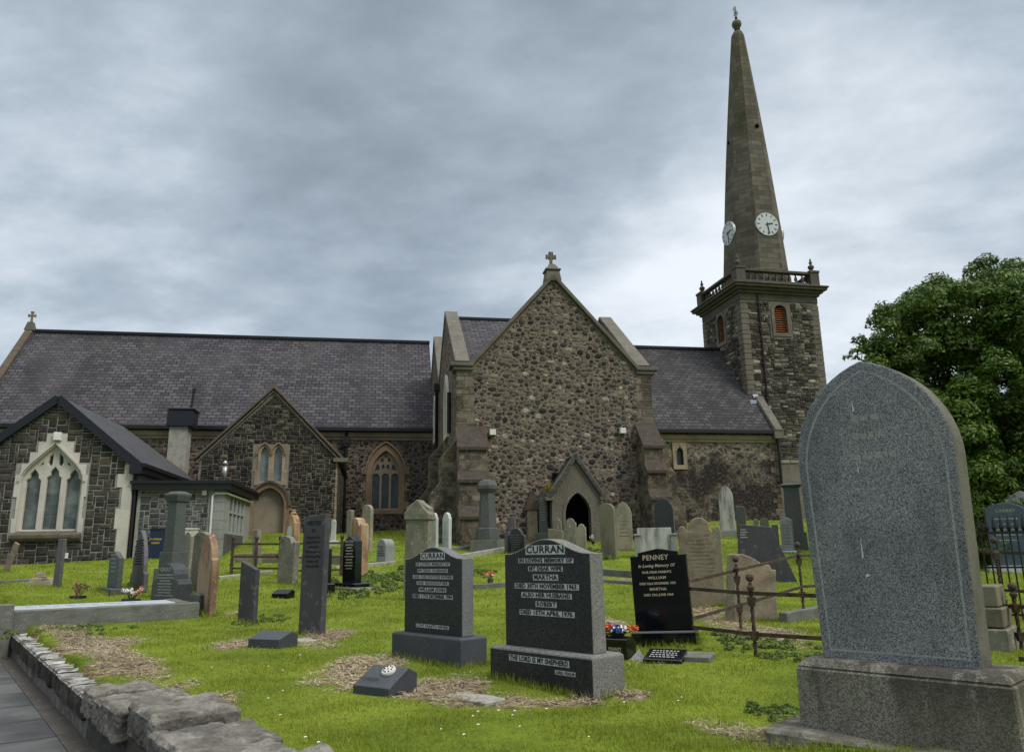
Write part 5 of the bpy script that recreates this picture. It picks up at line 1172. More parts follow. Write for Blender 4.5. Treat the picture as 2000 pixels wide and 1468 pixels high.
# ------------------------------------------------------------------ gravestones
def prof(shape, w, h):
    a = w/2
    def arc(cx, cz, r, t0, t1, n=8): return [(cx+r*cos(t0+(t1-t0)*i/n), cz+r*sin(t0+(t1-t0)*i/n)) for i in range(n+1)]
    if shape == 'flat': return [(-a, 0), (a, 0), (a, h), (-a, h)]
    if shape == 'slant': return [(-a, 0), (a, 0), (a, h*.86), (-a, h)]
    if shape == 'slant_r': return [(-a, 0), (a, 0), (a, h), (-a, h*.975)]
    if shape == 'round': return [(-a, 0), (a, 0)]+arc(0, h-a, a, 0, pi, 12)
    if shape == 'low_round':
        r = (a*a+(.18*w)**2)/(2*.18*w); t = math.asin(a/r); return [(-a, 0), (a, 0)]+[(r*sin(t-2*t*i/10), h-r+r*cos(t-2*t*i/10)) for i in range(11)]
    if shape == 'gable': return [(-a, 0), (a, 0), (a, h-.55*a), (0, h), (-a, h-.55*a)]
    if shape == 'gable_low': return [(-a, 0), (a, 0), (a, h-.3*a), (0, h), (-a, h-.3*a)]
    if shape == 'gothic': 
        p = arch(0, w, 0, h-.85*w, 8, rise=.85*w); return p
    if shape == 'shoulder_round':
        r = a*.68; s = h-r-.02*w; return [(-a, 0), (a, 0), (a, s-.1*w), (a*.9, s), (r, s)]+arc(0, s, r, 0, pi, 10)+[(-r, s), (-a*.9, s), (-a, s-.1*w)]
    if shape == 'shoulder_gothic':
        r = a*.8; s = h-r*1.35; return [(-a, 0), (a, 0), (a, s-.02), (a*.92, s)]+arch(0, 2*r, 0, s, 7, rise=r*1.35)[2:]+[(-a*.92, s), (-a, s-.02)]
    if shape == 'ogee':      # high middle hump sweeping out to flat shoulders
        pts = [(-a, 0), (a, 0), (a, h*.865)]; n = 18
        for i in range(n+1):
            x = a*.94-2*a*.94*i/n; t = abs(x)/(a*.94); pts.append((x, h*.865+h*.135*(.5+.5*cos(pi*min(t, 1)))**1.0))
        return pts+[(-a, h*.865)]
    if shape == 'triple':
        return [(-a, 0), (a, 0), (a, h*.84)]+arc(a*.80, h*.86, a*.18, -.2, pi, 6)+[(a*.58, h*.84)]+arc(0, h-a*.52, a*.52, -.15, pi+.15, 10)+[(-a*.58, h*.84)]+arc(-a*.80, h*.86, a*.18, 0, pi+.2, 6)+[(-a, h*.84)]
    if shape == 'penney': return [(-a, 0), (a, 0), (a, h*.915), (a*.72, h*.915), (a*.72, h*.955), (0, h), (-a*.72, h*.955), (-a*.72, h*.915), (-a, h*.915)]
    if shape == 'ornate':
        return [(-a, 0), (a, 0), (a, h*.74), (a*.93, h*.78), (a*.86, h*.84), (a*.70, h*.88), (a*.62, h*.93), (0, h), (-a*.62, h*.93), (-a*.70, h*.88), (-a*.86, h*.84), (-a*.93, h*.78), (-a, h*.74)]
    if shape == 'broken': return [(-a, 0), (a, 0), (a*1.0, h*.86), (a*.8, h*.90), (a*.62, h*.84), (a*.2, h*.97), (-a*.3, h), (-a*.8, h*.985), (-a*.95, h*.9)]
    if shape == 'broken_slab': return [(-a, 0), (a, 0), (a*1.0, h*.80), (a*.78, h*.79), (a*.72, h*.86), (a*.3, h*.88), (-a*.25, h*.97), (-a*.6, h), (-a*.92, h*.99)]
    if shape == 'point': return [(-a, 0), (a, 0), (a, h-.9*a), (a*.55, h-.35*a), (0, h), (-a*.55, h-.35*a), (-a, h-.9*a)]
    raise ValueError(shape)
def place(pl, pr, yb, yt, al, ps=None, D=None, T=None):
    """measured from the photograph: face edges pl..pr, bottom, top, turn of the face (deg, right end nearer) -> position and true size"""
    A = radians(al); ym = (yb+yt)/2
    Y = D or hit((pl+pr)/2, yb).y
    if al >= 0:
        X = ray(pr, ym).x*Y; k = ray(pl, ym).x; L = (X-k*Y)/(cos(A)+k*sin(A)); 
        cx, cy = X-L/2*cos(A), Y+L/2*sin(A)
        if ps and not T: ks = ray(ps, ym).x; T = (ks*Y-X)/(sin(A)-ks*cos(A))
        bx, by = sin(A), cos(A)
    else:
        A2 = -A; X = ray(pl, ym).x*Y; k = ray(pr, ym).x; L = (k*Y-X)/(cos(A2)-k*sin(A2))
        cx, cy = X+L/2*cos(A2), Y+L/2*sin(A2); bx, by = -sin(A2), cos(A2)
        if ps and not T: ks = ray(ps, ym).x; T = (X-ks*Y)/(sin(A2)+ks*cos(A2))
    T = min(max(T or .1, .06), .6)
    zt = ray((pl+pr)/2, yt).z*cy; zg = G(cx, cy)
    return cx+bx*T/2, cy+by*T/2, zg, L, T, zt-zg, -A
def lines(mb, w, y, z0, z1, n, seed, th=.028, fill=.7):     # rows of worn, unreadable lettering
    r = random.Random(seed)
    for i in range(n):
        z = z1-(z1-z0)*i/max(n-1, 1); L = w*fill*(.55+.45*r.random()); x = -L/2
        while x < L/2:
            g = th*(.4+.9*r.random()); mb.box(x, min(x+g, L/2), y-.0015, y+.001, z-th/2*(.7+.5*r.random()), z+th/2*(.7+.5*r.random())); x += g+th*.35
    return mb
BASES = []
def stone(label, pl, pr, yb, yt, al=40, ps=None, D=None, T=None, shape='round', mat='beige', lean=0, back=0, base=None, bevel=.012, rough=0, name='headstone', cat='headstone', group='headstones standing in the grass',
          ins=None, insmat='carve', insz=(.45, .85), smat=None, panel=None, sink=.06, carve=None, seed=0, hoff=0):
    cx, cy, zg, L, T, H, rz = place(pl, pr, yb, yt, al, ps, D, T)
    bs = 0; BASES.append((cx, cy, L+2*(base[0] if base else 0), T+2*(base[2] if base else 0), rz))
    t = empty(name, (cx, cy, zg), rz); tag(t, label, cat, group)
    t.rotation_euler = (radians(back), radians(lean), rz)
    if base:            # (extra width each side, height, extra thickness each side[, material])
        ew, bh, et = base[:3]; bs = bh
        MB().frust(0, 0, -sink-.1, bh-.02, L/2+ew, T/2+et, L/2+ew, T/2+et).frust(0, 0, bh-.02, bh, L/2+ew, T/2+et, L/2+ew-.02, T/2+et-.02).build('base', M[base[3] if len(base) > 3 else mat], t, bevel=.004)
    P = prof(shape, L, H-bs); 
    mb = MB().prism([(x, z+bs-(sink if not base and z == 0 else 0)) for x, z in P], -T/2, T/2)
    o = mb.build('tablet', M[mat], t, bevel=min(bevel, T*.2), cuts=2 if rough else 0, rough=rough, seed=seed+hash(label) % 7 if 0 else seed, segs=1)
    if smat:            # sawn edges differ from the polished face
        o.data.materials.append(M[smat])
        for p in o.data.polygons:
            if p.normal.y > -.9: p.material_index = 1
    if panel:
        pm = MB().prism([(x*panel[0], bs+(z)*panel[1]+(H-bs)*panel[2]) for x, z in prof(shape, L, H-bs)], -T/2-.006, -T/2+.002); pm.build('panel', M[panel[3]], t)
    if ins:
        mb = MB(); lines(mb, L, -T/2-(.008 if panel else .002), bs+(H-bs)*insz[0], bs+(H-bs)*insz[1], ins, seed+5, th=min(.03, (H-bs)*(insz[1]-insz[0])/max(ins, 2)*.55)); mb.build('worn_lettering', M[insmat], t)
    if carve: carve(t, L, T, H, bs)
    return t, (L, T, H, bs)
def plated(t, L, T, H, bs, rows, y=None):     # light frosted panels with dark cut lettering
    y = -T/2 if y is None else y; pm = MB(); tm = MB()
    for body, zc, hgt, wd in rows:
        pm.box(-wd/2-.012, wd/2+.012, y-.0015, y+.001, zc-hgt*.62, zc+hgt*.62)
        text(tm, body, 0, y-.0032, zc, hgt*1.34, .0022 if hgt > .03 else .0009, width=wd)
    pm.build('inscription_panel', M['plate'], t); tm.build('lettering', M['cut_letter'], t)
    return t
# the two dark granite family stones in the foreground
def curran1(t, L, T, H, bs):
    Z = lambda f: bs+(H-bs)*f; w = L
    plated(t, L, T, H, bs, [('CURRAN', Z(.895), .062, w*.40), ('IN LOVING MEMORY OF', Z(.80), .030, w*.57), ('MY DEAR HUSBAND', Z(.725), .030, w*.50), ('AND OUR DEVOTED FATHER', Z(.65), .030, w*.67), ('AND GRANDFATHER', Z(.578), .030, w*.53),
                            ('WILLIAM JOHN', Z(.503), .037, w*.45), ('DIED 11TH DECEMBER 1994', Z(.425), .034, w*.67), ('LOVE FAILETH NEVER', Z(.085), .030, w*.54)])
def curran2(t, L, T, H, bs):
    Z = lambda f: bs+(H-bs)*f; w = L
    plated(t, L, T, H, bs, [('CURRAN', Z(.90), .066, w*.44), ('IN LOVING MEMORY OF', Z(.80), .034, w*.62), ('MY DEAR WIFE', Z(.725), .034, w*.38), ('MARTHA', Z(.645), .042, w*.27), ('DIED 30TH NOVEMBER 1963.', Z(.563), .040, w*.72),
                            ('ALSO HER HUSBAND', Z(.480), .036, w*.56), ('ROBERT', Z(.400), .038, w*.22), ('DIED 15TH APRIL 1970.', Z(.320), .038, w*.61)])
    y = -T/2-.115
    plated(t, L, T, H, bs, [('THE LORD IS MY SHEPHERD', .215, .042, w*.66)], y)
    pm = MB().box(.20, .43, y-.0015, y+.001, .125, .160); pm.build('inscription_panel', M['plate'], t); tm = MB(); text(tm, '23RD PSALM', .315, y-.0032, .142, .034, .001, width=.21); tm.build('lettering', M['cut_letter'], t)
stone('smaller dark granite CURRAN headstone ending LOVE FAILETH NEVER', 790, 903, 1302, 1068, 46, 930, T=.155, shape='ogee', mat='curran_face', smat='curran_side2', base=(.09, .285, .10, 'curran_base'), bevel=.006, carve=curran1, group='CURRAN family headstones', seed=1)
stone('larger dark granite CURRAN headstone with THE LORD IS MY SHEPHERD on its base', 987, 1157, 1362, 1052, 47, T=.165, shape='ogee', mat='curran_face', smat='curran_side', base=(.085, .295, .115, 'curran_face'), bevel=.006, carve=curran2, group='CURRAN family headstones', seed=2)
for o in [c for c in bpy.data.objects if c.name.startswith('base') and c.parent and 'larger dark' in c.parent.get('label', '')]:
    o.data.materials.append(M['curran_side'])
    for p in o.data.polygons:
        if p.normal.y > -.9: p.material_index = 1
# tall speckled stone at right, leaning, on a weathered block
def bigstone():
    cx, cy, zg, L, T, H, rz = place(1574, 1901, 1440, 700, 45, D=4.3, T=.20)
    t = empty('headstone', (cx, cy, zg), rz); tag(t, 'huge pointed speckled grey granite headstone on a weathered granite block at right', 'headstone', None)
    BASES.append((cx, cy, L+.7, T+.7, rz))
    zb = ray(1760, 1290).z*cy-zg                      # top of the block
    bl = MB().frust(.03, 0, -.12, zb-.05, L/2+.11, T/2+.15, L/2+.10, T/2+.15).frust(.03, 0, zb-.05, zb, L/2+.10, T/2+.15, L/2+.06, T/2+.10).build('base', M['big_base'], t, bevel=.012, cuts=3, rough=.004, seed=4, rfreq=5)
    MB().box(-L/2-.24, L/2+.34, -T/2-.30, T/2+.30, -.25, .02).build('plinth', M['rock'], t, bevel=.02, cuts=3, rough=.03, seed=5)
    h = H-zb; lean = radians(-.3); hw = L/2-.01
    def outline(w, hh, z0=0):
        a = w/2; zs = hh*.66; R = (a*a+(hh-zs)**2)/(2*a)*1.0; p = [(-a*.93, z0), (a*.93, z0), (a, zs)]; n = 12; a1 = atan2(hh-zs, R-a) if R > a else pi/2
        p += [(a-R+R*cos(a1*i/n), zs+R*sin(a1*i/n)) for i in range(1, n+1)]; p += [(-a+R-R*cos(a1*i/n), zs+R*sin(a1*i/n)) for i in range(n-1, -1, -1)]; return p
    def rot(x, y, z): return (x*cos(lean)+z*sin(lean), y, -x*sin(lean)*.35+z*cos(lean)+zb-.01)
    P = outline(2*hw, h); mb = MB().prism(P, -T/2, T/2); mb.v = [rot(*v) for v in mb.v]
    o = mb.build('tablet', M['big_face'], t, bevel=.012, segs=2); o.data.materials.append(M['big_side'])
    for p in o.data.polygons:
        if p.normal.y > -.8: p.material_index = 1
    # incised border line and the worn, hardly legible letters
    P1 = outline(2*hw-.10, h-.06, .05); P2 = outline(2*hw-.124, h-.072, .062); bd = MB()
    plate(bd, [P1, P2], -T/2-.0015, -T/2+.002); bd.v = [rot(*v) for v in bd.v]; bd.build('border_line', M['faint'], t)
    tm = MB()
    lines(tm, .40, -T/2+.0005, h*.795, h*.80, 1, 3, .045); lines(tm, .34, -T/2+.0005, h*.735, h*.74, 1, 5, .035); lines(tm, .70, -T/2+.0005, h*.665, h*.67, 1, 4, .035)
    mk = MB(); lines(mk, .16, -T/2+.0005, h*.055, h*.06, 1, 6, .022); tm.add([(x+L*.36, y, z) for x, y, z in mk.v], mk.f)
    tm.v = [rot(*v) for v in tm.v]; tm.build('worn_lettering', M['faint'], t)
    ch_ = MB()
    for x, z, l, w in ((-.07, .83, .055, .008), (-.085, .62, .06, .004), (-.12, .335, .12, .006), (-.10, .275, .012, .02)):
        ch_.add([rot(x-w/2, -T/2-.002, z*h+l), rot(x+w/2, -T/2-.002, z*h), rot(x-w, -T/2-.002, z*h-.01)], [(0, 1, 2)])
    ch_.build('bird_streak', M['white_paint'], t)
M['faint'] = m_granite('faint_incised_line', (.17, .175, .175), (.36, .37, .36), 290, .7, .45, .2)
bigstone()
# PENNEY
def penney(t, L, T, H, bs):
    y = -T/2-.003; Z = lambda f: bs+(H-bs)*f; tm = MB()
    for b, f, s, w, shr in (('PENNEY', .885, .085, .46, 0), ('In Loving Memory Of', .785, .05, .66, .3), ('OUR DEAR PARENTS', .705, .036, .52, 0), ('WILLIAM', .635, .044, .32, 0), ('DIED 22nd DECEMBER 1955', .565, .036, .64, 0), ('MARTHA', .495, .044, .30, 0), ('DIED 29th JUNE 1968', .425, .036, .52, 0)):
        text(tm, b, -.03, y, Z(f), s, .001, width=w*L, shear=shr)
    tm.build('lettering', M['gold'], t)
stone('black polished PENNEY headstone with gold lettering leaning slightly to the left', 1240, 1351, 1262, 1070, 20, T=.10, shape='penney', mat='black_granite', base=(.035, .16, .13, 'black_granite'), bevel=.004, lean=-2, carve=penney, group=None, seed=3)
# left part of the churchyard
A = stone
A('thin grey slab leaning hard to the right against the hall wall', 8, 17, 1116, 1056, 20, T=.07, shape='flat', mat='brownstone', lean=22, group='weathered slabs beside the hall')
A('narrow upright grey slab seen edge-on before the hall window', 107, 119, 1147, 1052, 12, T=.10, shape='flat', mat='slatestone_light', lean=1, rough=.004)
A('polished blue-grey tapering headstone on a plinth near the hall corner', 211, 229, 1161, 1076, 52, 240, shape='gable_low', mat='bluegranite', smat='greygranite', base=(.16, .10, .14, 'greygranite'), ins=5, insmat='carve_pale', insz=(.45, .9))
A('tall narrow pointed purple-grey headstone with shoulders', 257, 284, 1158, 1035, 55, 293, shape='shoulder_gothic', mat='slatestone_light', ins=10, insz=(.42, .82), lean=-1)
A('narrow pointed beige headstone before the cream cupboard', 357, 371, 1118, 1037, 30, T=.14, shape='point', mat='lichen')
A('pale lichened slab half hidden behind the red sandstone headstone', 372, 398, 1160, 1038, 35, T=.14, shape='low_round', mat='lichen', lean=3)
A('grey rough-sided headstone with GRAY in raised letters at the kerbed grave', 296, 348, 1186, 1097, 35, 375, T=.30, shape='shoulder_round', mat='greygranite', smat='darkgranite', base=(.10, .10, .06, 'darkgranite'), ins=8, insmat='carve_pale', insz=(.12, .66),
  carve=lambda t, L, T, H, bs: (lambda m: (text(m, 'GRAY', 0, -T/2-.004, bs+(H-bs)*.80, .10, .003, width=L*.42), m.build('lettering', M['carve_pale'], t)))(MB()))
A('round-topped red sandstone headstone with flaking side at the end of the kerbed grave', 386, 413, 1205, 1042, 52, 427, shape='shoulder_gothic', mat='redstone', rough=.008, lean=0, seed=4)
A('short dark slate stump with a slanting top', 467, 497, 1219, 1095, 30, T=.09, shape='slant', mat='slatestone', lean=0, bevel=.006)
A('tall thin dark slate headstone reading ERECTED BY beside a wedge block', 587, 630, 1241, 1003, 30, 634, T=.10, shape='slant_r', mat='slatestone', lean=.6, bevel=.006, ins=7, insz=(.56, .80),
  carve=lambda t, L, T, H, bs: (lambda m: (text(m, 'ERECTED', 0, -T/2-.004, H*.92, .075, .002, width=L*.62), text(m, 'BY', 0, -T/2-.004, H*.855, .06, .002), m.build('lettering', M['carve'], t)))(MB()))
A('broken-topped weathered stump of grey stone with pale lichen', 542, 573, 1141, 1046, 35, 577, T=.16, shape='broken', mat='lichen', lean=2, rough=.015, seed=6)
A('thin worn post-like stone leaning to the left by the iron railing', 494, 505, 1103, 1034, 30, T=.16, shape='flat', mat='lichen', lean=-5, rough=.012, seed=7)
A('black granite headstone with gold lettering on a black plinth and concrete pad', 669, 694, 1152, 1045, 42, 707, shape='gable', mat='greenblack', smat='black_granite', base=(.16, .13, .12, 'black_granite'), ins=9, insmat='gold', insz=(.30, .80),
  carve=lambda t, L, T, H, bs: (lambda m: (text(m, 'MACKIN', 0, -T/2-.004, bs+(H-bs)*.87, .07, .001, width=L*.6), m.build('lettering', M['gold'], t), MB().box(-L/2-.26, L/2+.26, -T/2-.24, T/2+.24, -.1, .035).build('pad', M['concrete'], t)))(MB()))
A('black polished headstone seen almost edge-on behind the tall slate', 618, 640, 1159, 1072, 68, T=.08, shape='flat', mat='black_granite', base=(.05, .12, .08, 'black_granite'), lean=0, bevel=.004)
A('orange sandstone headstone with a scrolled eroded top', 684, 704, 1126, 1010, 50, 720, shape='broken', mat='orangestone', rough=.012, seed=8)
A('tall narrow pale stone left of the orange scrolled headstone', 676, 685, 1072, 995, 25, T=.2, shape='low_round', mat='lichen')
A('tall round-topped pale stone standing behind the orange scrolled headstone', 706, 723, 1078, 985, 30, 727, T=.16, shape='round', mat='beige')
A('short pale grey rounded headstone with a thick hunched body and kerb', 735, 753, 1103, 1052, 42, 771, shape='round', mat='palegranite', ins=5, insz=(.35, .7))
A('white marble pillar behind the tall slate', 646, 654, 1064, 1014, 10, T=.14, shape='point', mat='marble', base=(.08, .16, .08, 'marble'))
# middle
A('big lichened pillar-like headstone with a gabled cap left of the CURRAN stones', 788, 833, 1172, 977, 22, 843, shape='gable', mat='lichen', rough=.012, lean=1.5, seed=9,
  carve=lambda t, L, T, H, bs: MB().prism([(-L/2-.03, H*.80), (L/2+.03, H*.80), (L/2+.03, H*.865), (0, H+.03), (-L/2-.03, H*.865)], -T/2-.04, T/2+.04).build('cap', M['lichen'], t, bevel=.02, cuts=2, rough=.012))
A('white marble tablet with many lines, nearest the gabled pillar', 841, 852, 1080, 1001, 45, 855, T=.1, shape='shoulder_gothic', mat='marble', ins=12, insz=(.3, .8), insmat='carve_pale')
A('white marble pointed tablet with shoulders standing alone left of the pedestal', 863, 876, 1080, 1000, 42, 883, T=.14, shape='shoulder_gothic', mat='marble', ins=9, insz=(.3, .75), insmat='carve_pale', lean=1)
A('dark green granite headstone with raised bars of lettering and scrolled shoulders', 991, 1024, 1083, 1030, 28, 1032, T=.16, shape='shoulder_round', mat='greenblack', ins=8, insmat='slatestone_light', insz=(.1, .72), smat='slatestone')
A('small purple slate stone beside the dark green headstone', 985, 994, 1080, 1038, 28, T=.1, shape='flat', mat='slatestone_light')
A('purple-grey pointed stone peeping up behind the dark green headstone', 991, 1006, 1078, 1008, 20, T=.12, shape='gable_low', mat='slatestone_light')
A('tall dark grey scroll-shouldered headstone before the porch', 1052, 1069, 1062, 957, 22, 1074, T=.2, shape='shoulder_round', mat='greygranite', base=(.10, .42, .1, 'greygranite'), ins=9, insz=(.3, .8), insmat='carve_pale')
A('low mossy stone block with stepped side under the scroll-shouldered headstone', 1070, 1098, 1068, 1031, 15, 1104, T=.3, shape='slant', mat='beige2', rough=.01)
A('small worn stone with a nibbled top, leftmost of three before the porch door', 1078, 1096, 1062, 1010, 20, T=.12, shape='shoulder_round', mat='lichen', rough=.006)
A('taller shouldered worn stone, middle of three before the porch door', 1103, 1125, 1074, 1011, 20, 1128, T=.12, shape='shoulder_round', mat='lichen', rough=.006, seed=3)
A('pale round-headed worn stone, rightmost of three before the porch door', 1127, 1144, 1086, 1022, 20, 1148, T=.12, shape='shoulder_round', mat='beige', rough=.006, seed=5)
A('tall pale round-topped headstone with notched edge, right of the porch', 1172, 1201, 1092, 982, 28, 1210, T=.16, shape='round', mat='beige2', lean=-.5, ins=6, insz=(.6, .8), insmat='lichen')
A('broad pointed pale headstone behind the notched round-topped one', 1203, 1234, 1052, 979, 10, D=25.5, T=.16, shape='gothic', mat='beige', ins=5, insz=(.3, .6), insmat='beige2')
A('small purple slate stub leaning to the left by a low railing', 1220, 1236, 1073, 1032, 15, T=.1, shape='flat', mat='slatestone', lean=-5)
A('dark slate headstone with an ornate gabled and notched head', 1278, 1316, 1058, 971, 22, 1324, T=.16, shape='ornate', mat='darkgranite', smat='greygranite', ins=9, insz=(.35, .75), insmat='slatestone')
A('very broad lichened headstone with one large and two small round lobes', 1328, 1412, 1186, 1010, 14, 1421, T=.16, shape='triple', mat='brownstone', rough=.008, seed=2, ins=11, insmat='brownstone', insz=(.35, .8))
A('white marble pointed headstone with a swelling head near the nave wall', 1405, 1434, 1048, 948, 12, 1440, T=.16, shape='gothic', mat='marble_dirty', base=(.03, .25, .06, 'palegranite'), ins=5, insz=(.45, .65), insmat='carve_pale')
A('dark stone with a slanting rounded head behind the white pointed headstone', 1437, 1456, 1052, 988, 20, 1463, T=.16, shape='low_round', mat='greygranite', lean=2)
A('small rounded stone just right of the big leaning slate', 1486, 1503, 1072, 1010, 20, 1508, T=.12, shape='round', mat='beige2')
A('small low stone between the marble headstone and the rounded stone', 1473, 1483, 1068, 1013, 20, T=.12, shape='low_round', mat='lichen')
A('dark narrow stone right of the small rounded one', 1509, 1520, 1080, 1024, 30, T=.12, shape='flat', mat='slatestone_light')
A('pale grey gabled headstone with lines of lettering on a white slab', 1525, 1548, 1080, 1009, 30, 1560, T=.2, shape='gable', mat='palegranite', base=(.10, .06, .14, 'marble'), ins=7, insz=(.2, .75), insmat='slatestone_light')
A('large black slate slab toppling towards the right behind the railing', 1448, 1510, 1112, 1024, 12, T=.09, shape='flat', mat='slatestone', lean=0, name='leaning_slab') if 0 else None
A('low broken reddish-brown slab with a chipped top behind the twisted railing post', 1428, 1512, 1214, 1083, -12, 1414, T=.28, shape='broken_slab', mat='brownstone', lean=5, rough=.012, seed=12)
A('blue-grey granite headstone with pale lettering in front of the dark tree', 1931, 2012, 1120, 981, 20, T=.14, shape='low_round', mat='bluegranite', base=(.1, .16, .12, 'marble'), ins=5, insmat='carve_pale', insz=(.4, .74),
  carve=lambda t, L, T, H, bs: (lambda m: (text(m, 'CARREY', 0, -T/2-.004, bs+(H-bs)*.87, .10, .001, width=L*.5), m.build('lettering', M['carve_pale'], t)))(MB()))
A('pale granite headstone at the right edge behind the blue-grey one', 1968, 2040, 1100, 957, 15, D=19, T=.14, shape='gable', mat='palegranite')
# black leaning slate: four-sided slab tipped over to the right
p = hit(1470, 1140); t = empty('leaning_slab', (p.x, p.y+.3, G(p.x, p.y+.3)), radians(-14)); tag(t, 'large black slate slab toppling to the right behind the rusty railing', 'headstone', 'headstones standing in the grass')
D_ = p.y+.3; 
def loc(px, py):
    q = ray(px, py)*D_; return ((q.x-p.x), q.z-G(p.x, p.y+.3))
pts = [loc(1442, 1118), loc(1475, 1190), loc(1560, 1152), loc(1503, 1029), loc(1441, 1023)]
MB().prism(pts, -.05, .05).build('tablet', M['slatestone'], t, bevel=.008)
mb = MB()
for k in range(4):
    a = loc(1446, 1034+k*5); mb.box(a[0], a[0]+.12+.04*(k % 2), -.054, -.05, a[1]-.012, a[1]+.012)
mb.build('worn_lettering', M['carve_pale'], t)
def pedestal(label, x0, x1, yb, yt, mat, D=None, parts=None, al=25, name='pedestal_monument', shaft=None, group='pedestal monuments'):
    Y = D or hit((x0+x1)/2, yb).y; xc = ray((x0+x1)/2, (yb+yt)/2).x*Y; zg = G(xc, Y); H = ray((x0+x1)/2, yt).z*Y-zg; W_ = (x1-x0)/1530*Y
    t = empty(name, (xc, Y, zg), radians(-al)); tag(t, label, 'monument', group); return t, H, W_
t, H, w = pedestal('square dark grey pillar monument with a chamfered cap beside the notice board', 320, 361, 1165, 960, 'greygranite')
k = w*.44
MB().frust(0, 0, H*.90, H*.955, k*.80, k*.80, k*1.0, k*1.0).frust(0, 0, H*.955, H*.975, k, k, k, k).frust(0, 0, H*.975, H, k, k, k*.55, k*.55).build('cap', M['greygranite'], t, bevel=.006)
MB().frust(0, 0, H*.42, H*.90, k*.78, k*.78, k*.66, k*.66).build('shaft', M['greygranite'], t, bevel=.01)
MB().frust(0, 0, H*.27, H*.42, k*1.02, k*1.02, k*1.0, k*1.0).build('die', M['greygranite'], t, bevel=.01); MB().frust(0, 0, -.1, H*.27, k*1.35, k*1.35, k*1.3, k*1.3).build('plinth', M['kerbstone'], t, bevel=.01)
t, H, w = pedestal('hexagonal grey-green pedestal monument with a domed cap left of the porch', 930, 974, 1074, 936, 'greygranite', al=18)
k = w*.5
MB().lathe(0, 0, [(k*.72, H*.80), (k*1.0, H*.86), (k*1.0, H*.91), (k*.8, H*.97), (k*.3, H)], 6).build('cap', M['greygranite'], t, bevel=.006)
MB().lathe(0, 0, [(k*.86, H*.30), (k*.70, H*.80)], 6).build('shaft', M['greygranite'], t, bevel=.01)
MB().lathe(0, 0, [(k*1.12, H*.14), (k*1.05, H*.30), (k*.9, H*.31)], 6).build('die', M['greygranite'], t, bevel=.01); MB().frust(0, 0, -.1, H*.14, k*1.25, k*1.25, k*1.2, k*1.2).build('plinth', M['kerbstone'], t, bevel=.01)
mb = MB(); [mb.box(-k*.34, k*.34, -k*.72-.0*i, -k*.60, H*(.34+.03*i), H*(.345+.03*i)) for i in range(14)]
t, H, w = pedestal('tall dark monument with a flat overhanging cap beside the tower, half behind the big stone', 1533, 1568, 1072, 943, 'greygranite', al=22)
k = w*.5
MB().frust(0, 0, H*.93, H*.965, k*.9, k*.9, k*1.15, k*1.15).frust(0, 0, H*.965, H, k*1.15, k*1.15, k*.6, k*.6).build('cap', M['greygranite'], t, bevel=.006)
MB().frust(0, 0, H*.25, H*.93, k*.9, k*.9, k*.82, k*.82).build('shaft', M['greygranite'], t, bevel=.01); MB().frust(0, 0, -.1, H*.25, k*1.2, k*1.2, k*1.15, k*1.15).build('plinth', M['greygranite'], t, bevel=.01)
t, H, w = pedestal('stacked stone monument with a flat cap rising behind the huge speckled stone', 1850, 1892, 1250, 827, 'beige2', D=8.8, al=40)
t.location.x = ray(1905, 1150).x*8.8
k = .23; q = .0
MB().frust(-.20, 0, H-.09, H, k*.85, k*.85, k*.9, k*.9).build('cap', M['beige2'], t, bevel=.01); MB().frust(-.18, 0, .60, H-.09, k*.62, k*.62, k*.5, k*.5).build('shaft', M['beige2'], t, bevel=.01)
for z0, z1, kk in ((-.1, .22, .30), (.22, .43, .27), (.43, .66, .24)): MB().frust(0, 0, z0, z1-.006, kk, kk, kk, kk).build('plinth_course', M['lichen' if z0 < 0 else 'beige2'], t, bevel=.015, cuts=2, rough=.006)
# left structure with lichen beside the porch
t, H, w = pedestal('dark weathered table monument with a sloping lichened top beside the porch', 1030, 1052, 1060, 958, 'brownstone', al=10, name='weathered_monument')
MB().frust(0, 0, -.1, H*.62, w*.5, w*.4, w*.45, w*.4).build('body', M['brownstone'], t, bevel=.01, cuts=2, rough=.01); MB().frust(0, 0, H*.62, H, w*.75, w*.5, w*.15, w*.2).build('cap', M['weathering'], t, bevel=.01, cuts=2, rough=.01)
# streaked chest tomb
Y = hit(1285, 1092).y; q0, q1 = ray(1247, 1060).x*Y, ray(1324, 1060).x*Y; H = ray(1285, 1033).z*Y-G(q0, Y); w = (q1-q0)
t = empty('chest_tomb', ((q0+q1)/2, Y+.5, G(q0, Y+.5)), radians(-8)); tag(t, 'pale streaked chest tomb behind the PENNEY headstone', 'tomb')
MB().box(-w/2+.06, w/2-.1, -.35, .35, -.1, H*.98).build('chest', M['marble_dirty'], t, bevel=.01); mb = MB()
for s in (-1, 1): mb.frust(s*(w/2-.05), -.33, -.1, H*.72, .09, .09, .08, .08).frust(s*(w/2-.05), -.33, H*.72, H*.78, .11, .11, .11, .11)
mb.build('corner_pier', M['palegranite'], t, bevel=.01)
# gothic red stone with white marble leaf inset
t, (L, T, H, bs) = A('orange gothic headstone with a finial and a white marble inset', 556, 574, 1100, 1003, 38, 580, T=.22, shape='shoulder_gothic', mat='orangestone', base=(.05, .25, .05, 'redstone'), rough=.006)
MB().prism([(x*.5, bs+.12+z*.62) for x, z in prof('gothic', L, H-bs)], -T/2-.012, -T/2+.004).build('inset', M['marble'], t)
MB().lathe(0, 0, [(.07, H-.03), (.11, H+.02), (.07, H+.05), (.06, H+.09), (.09, H+.11), (.05, H+.13)], 8).build('finial', M['orangestone'], t)
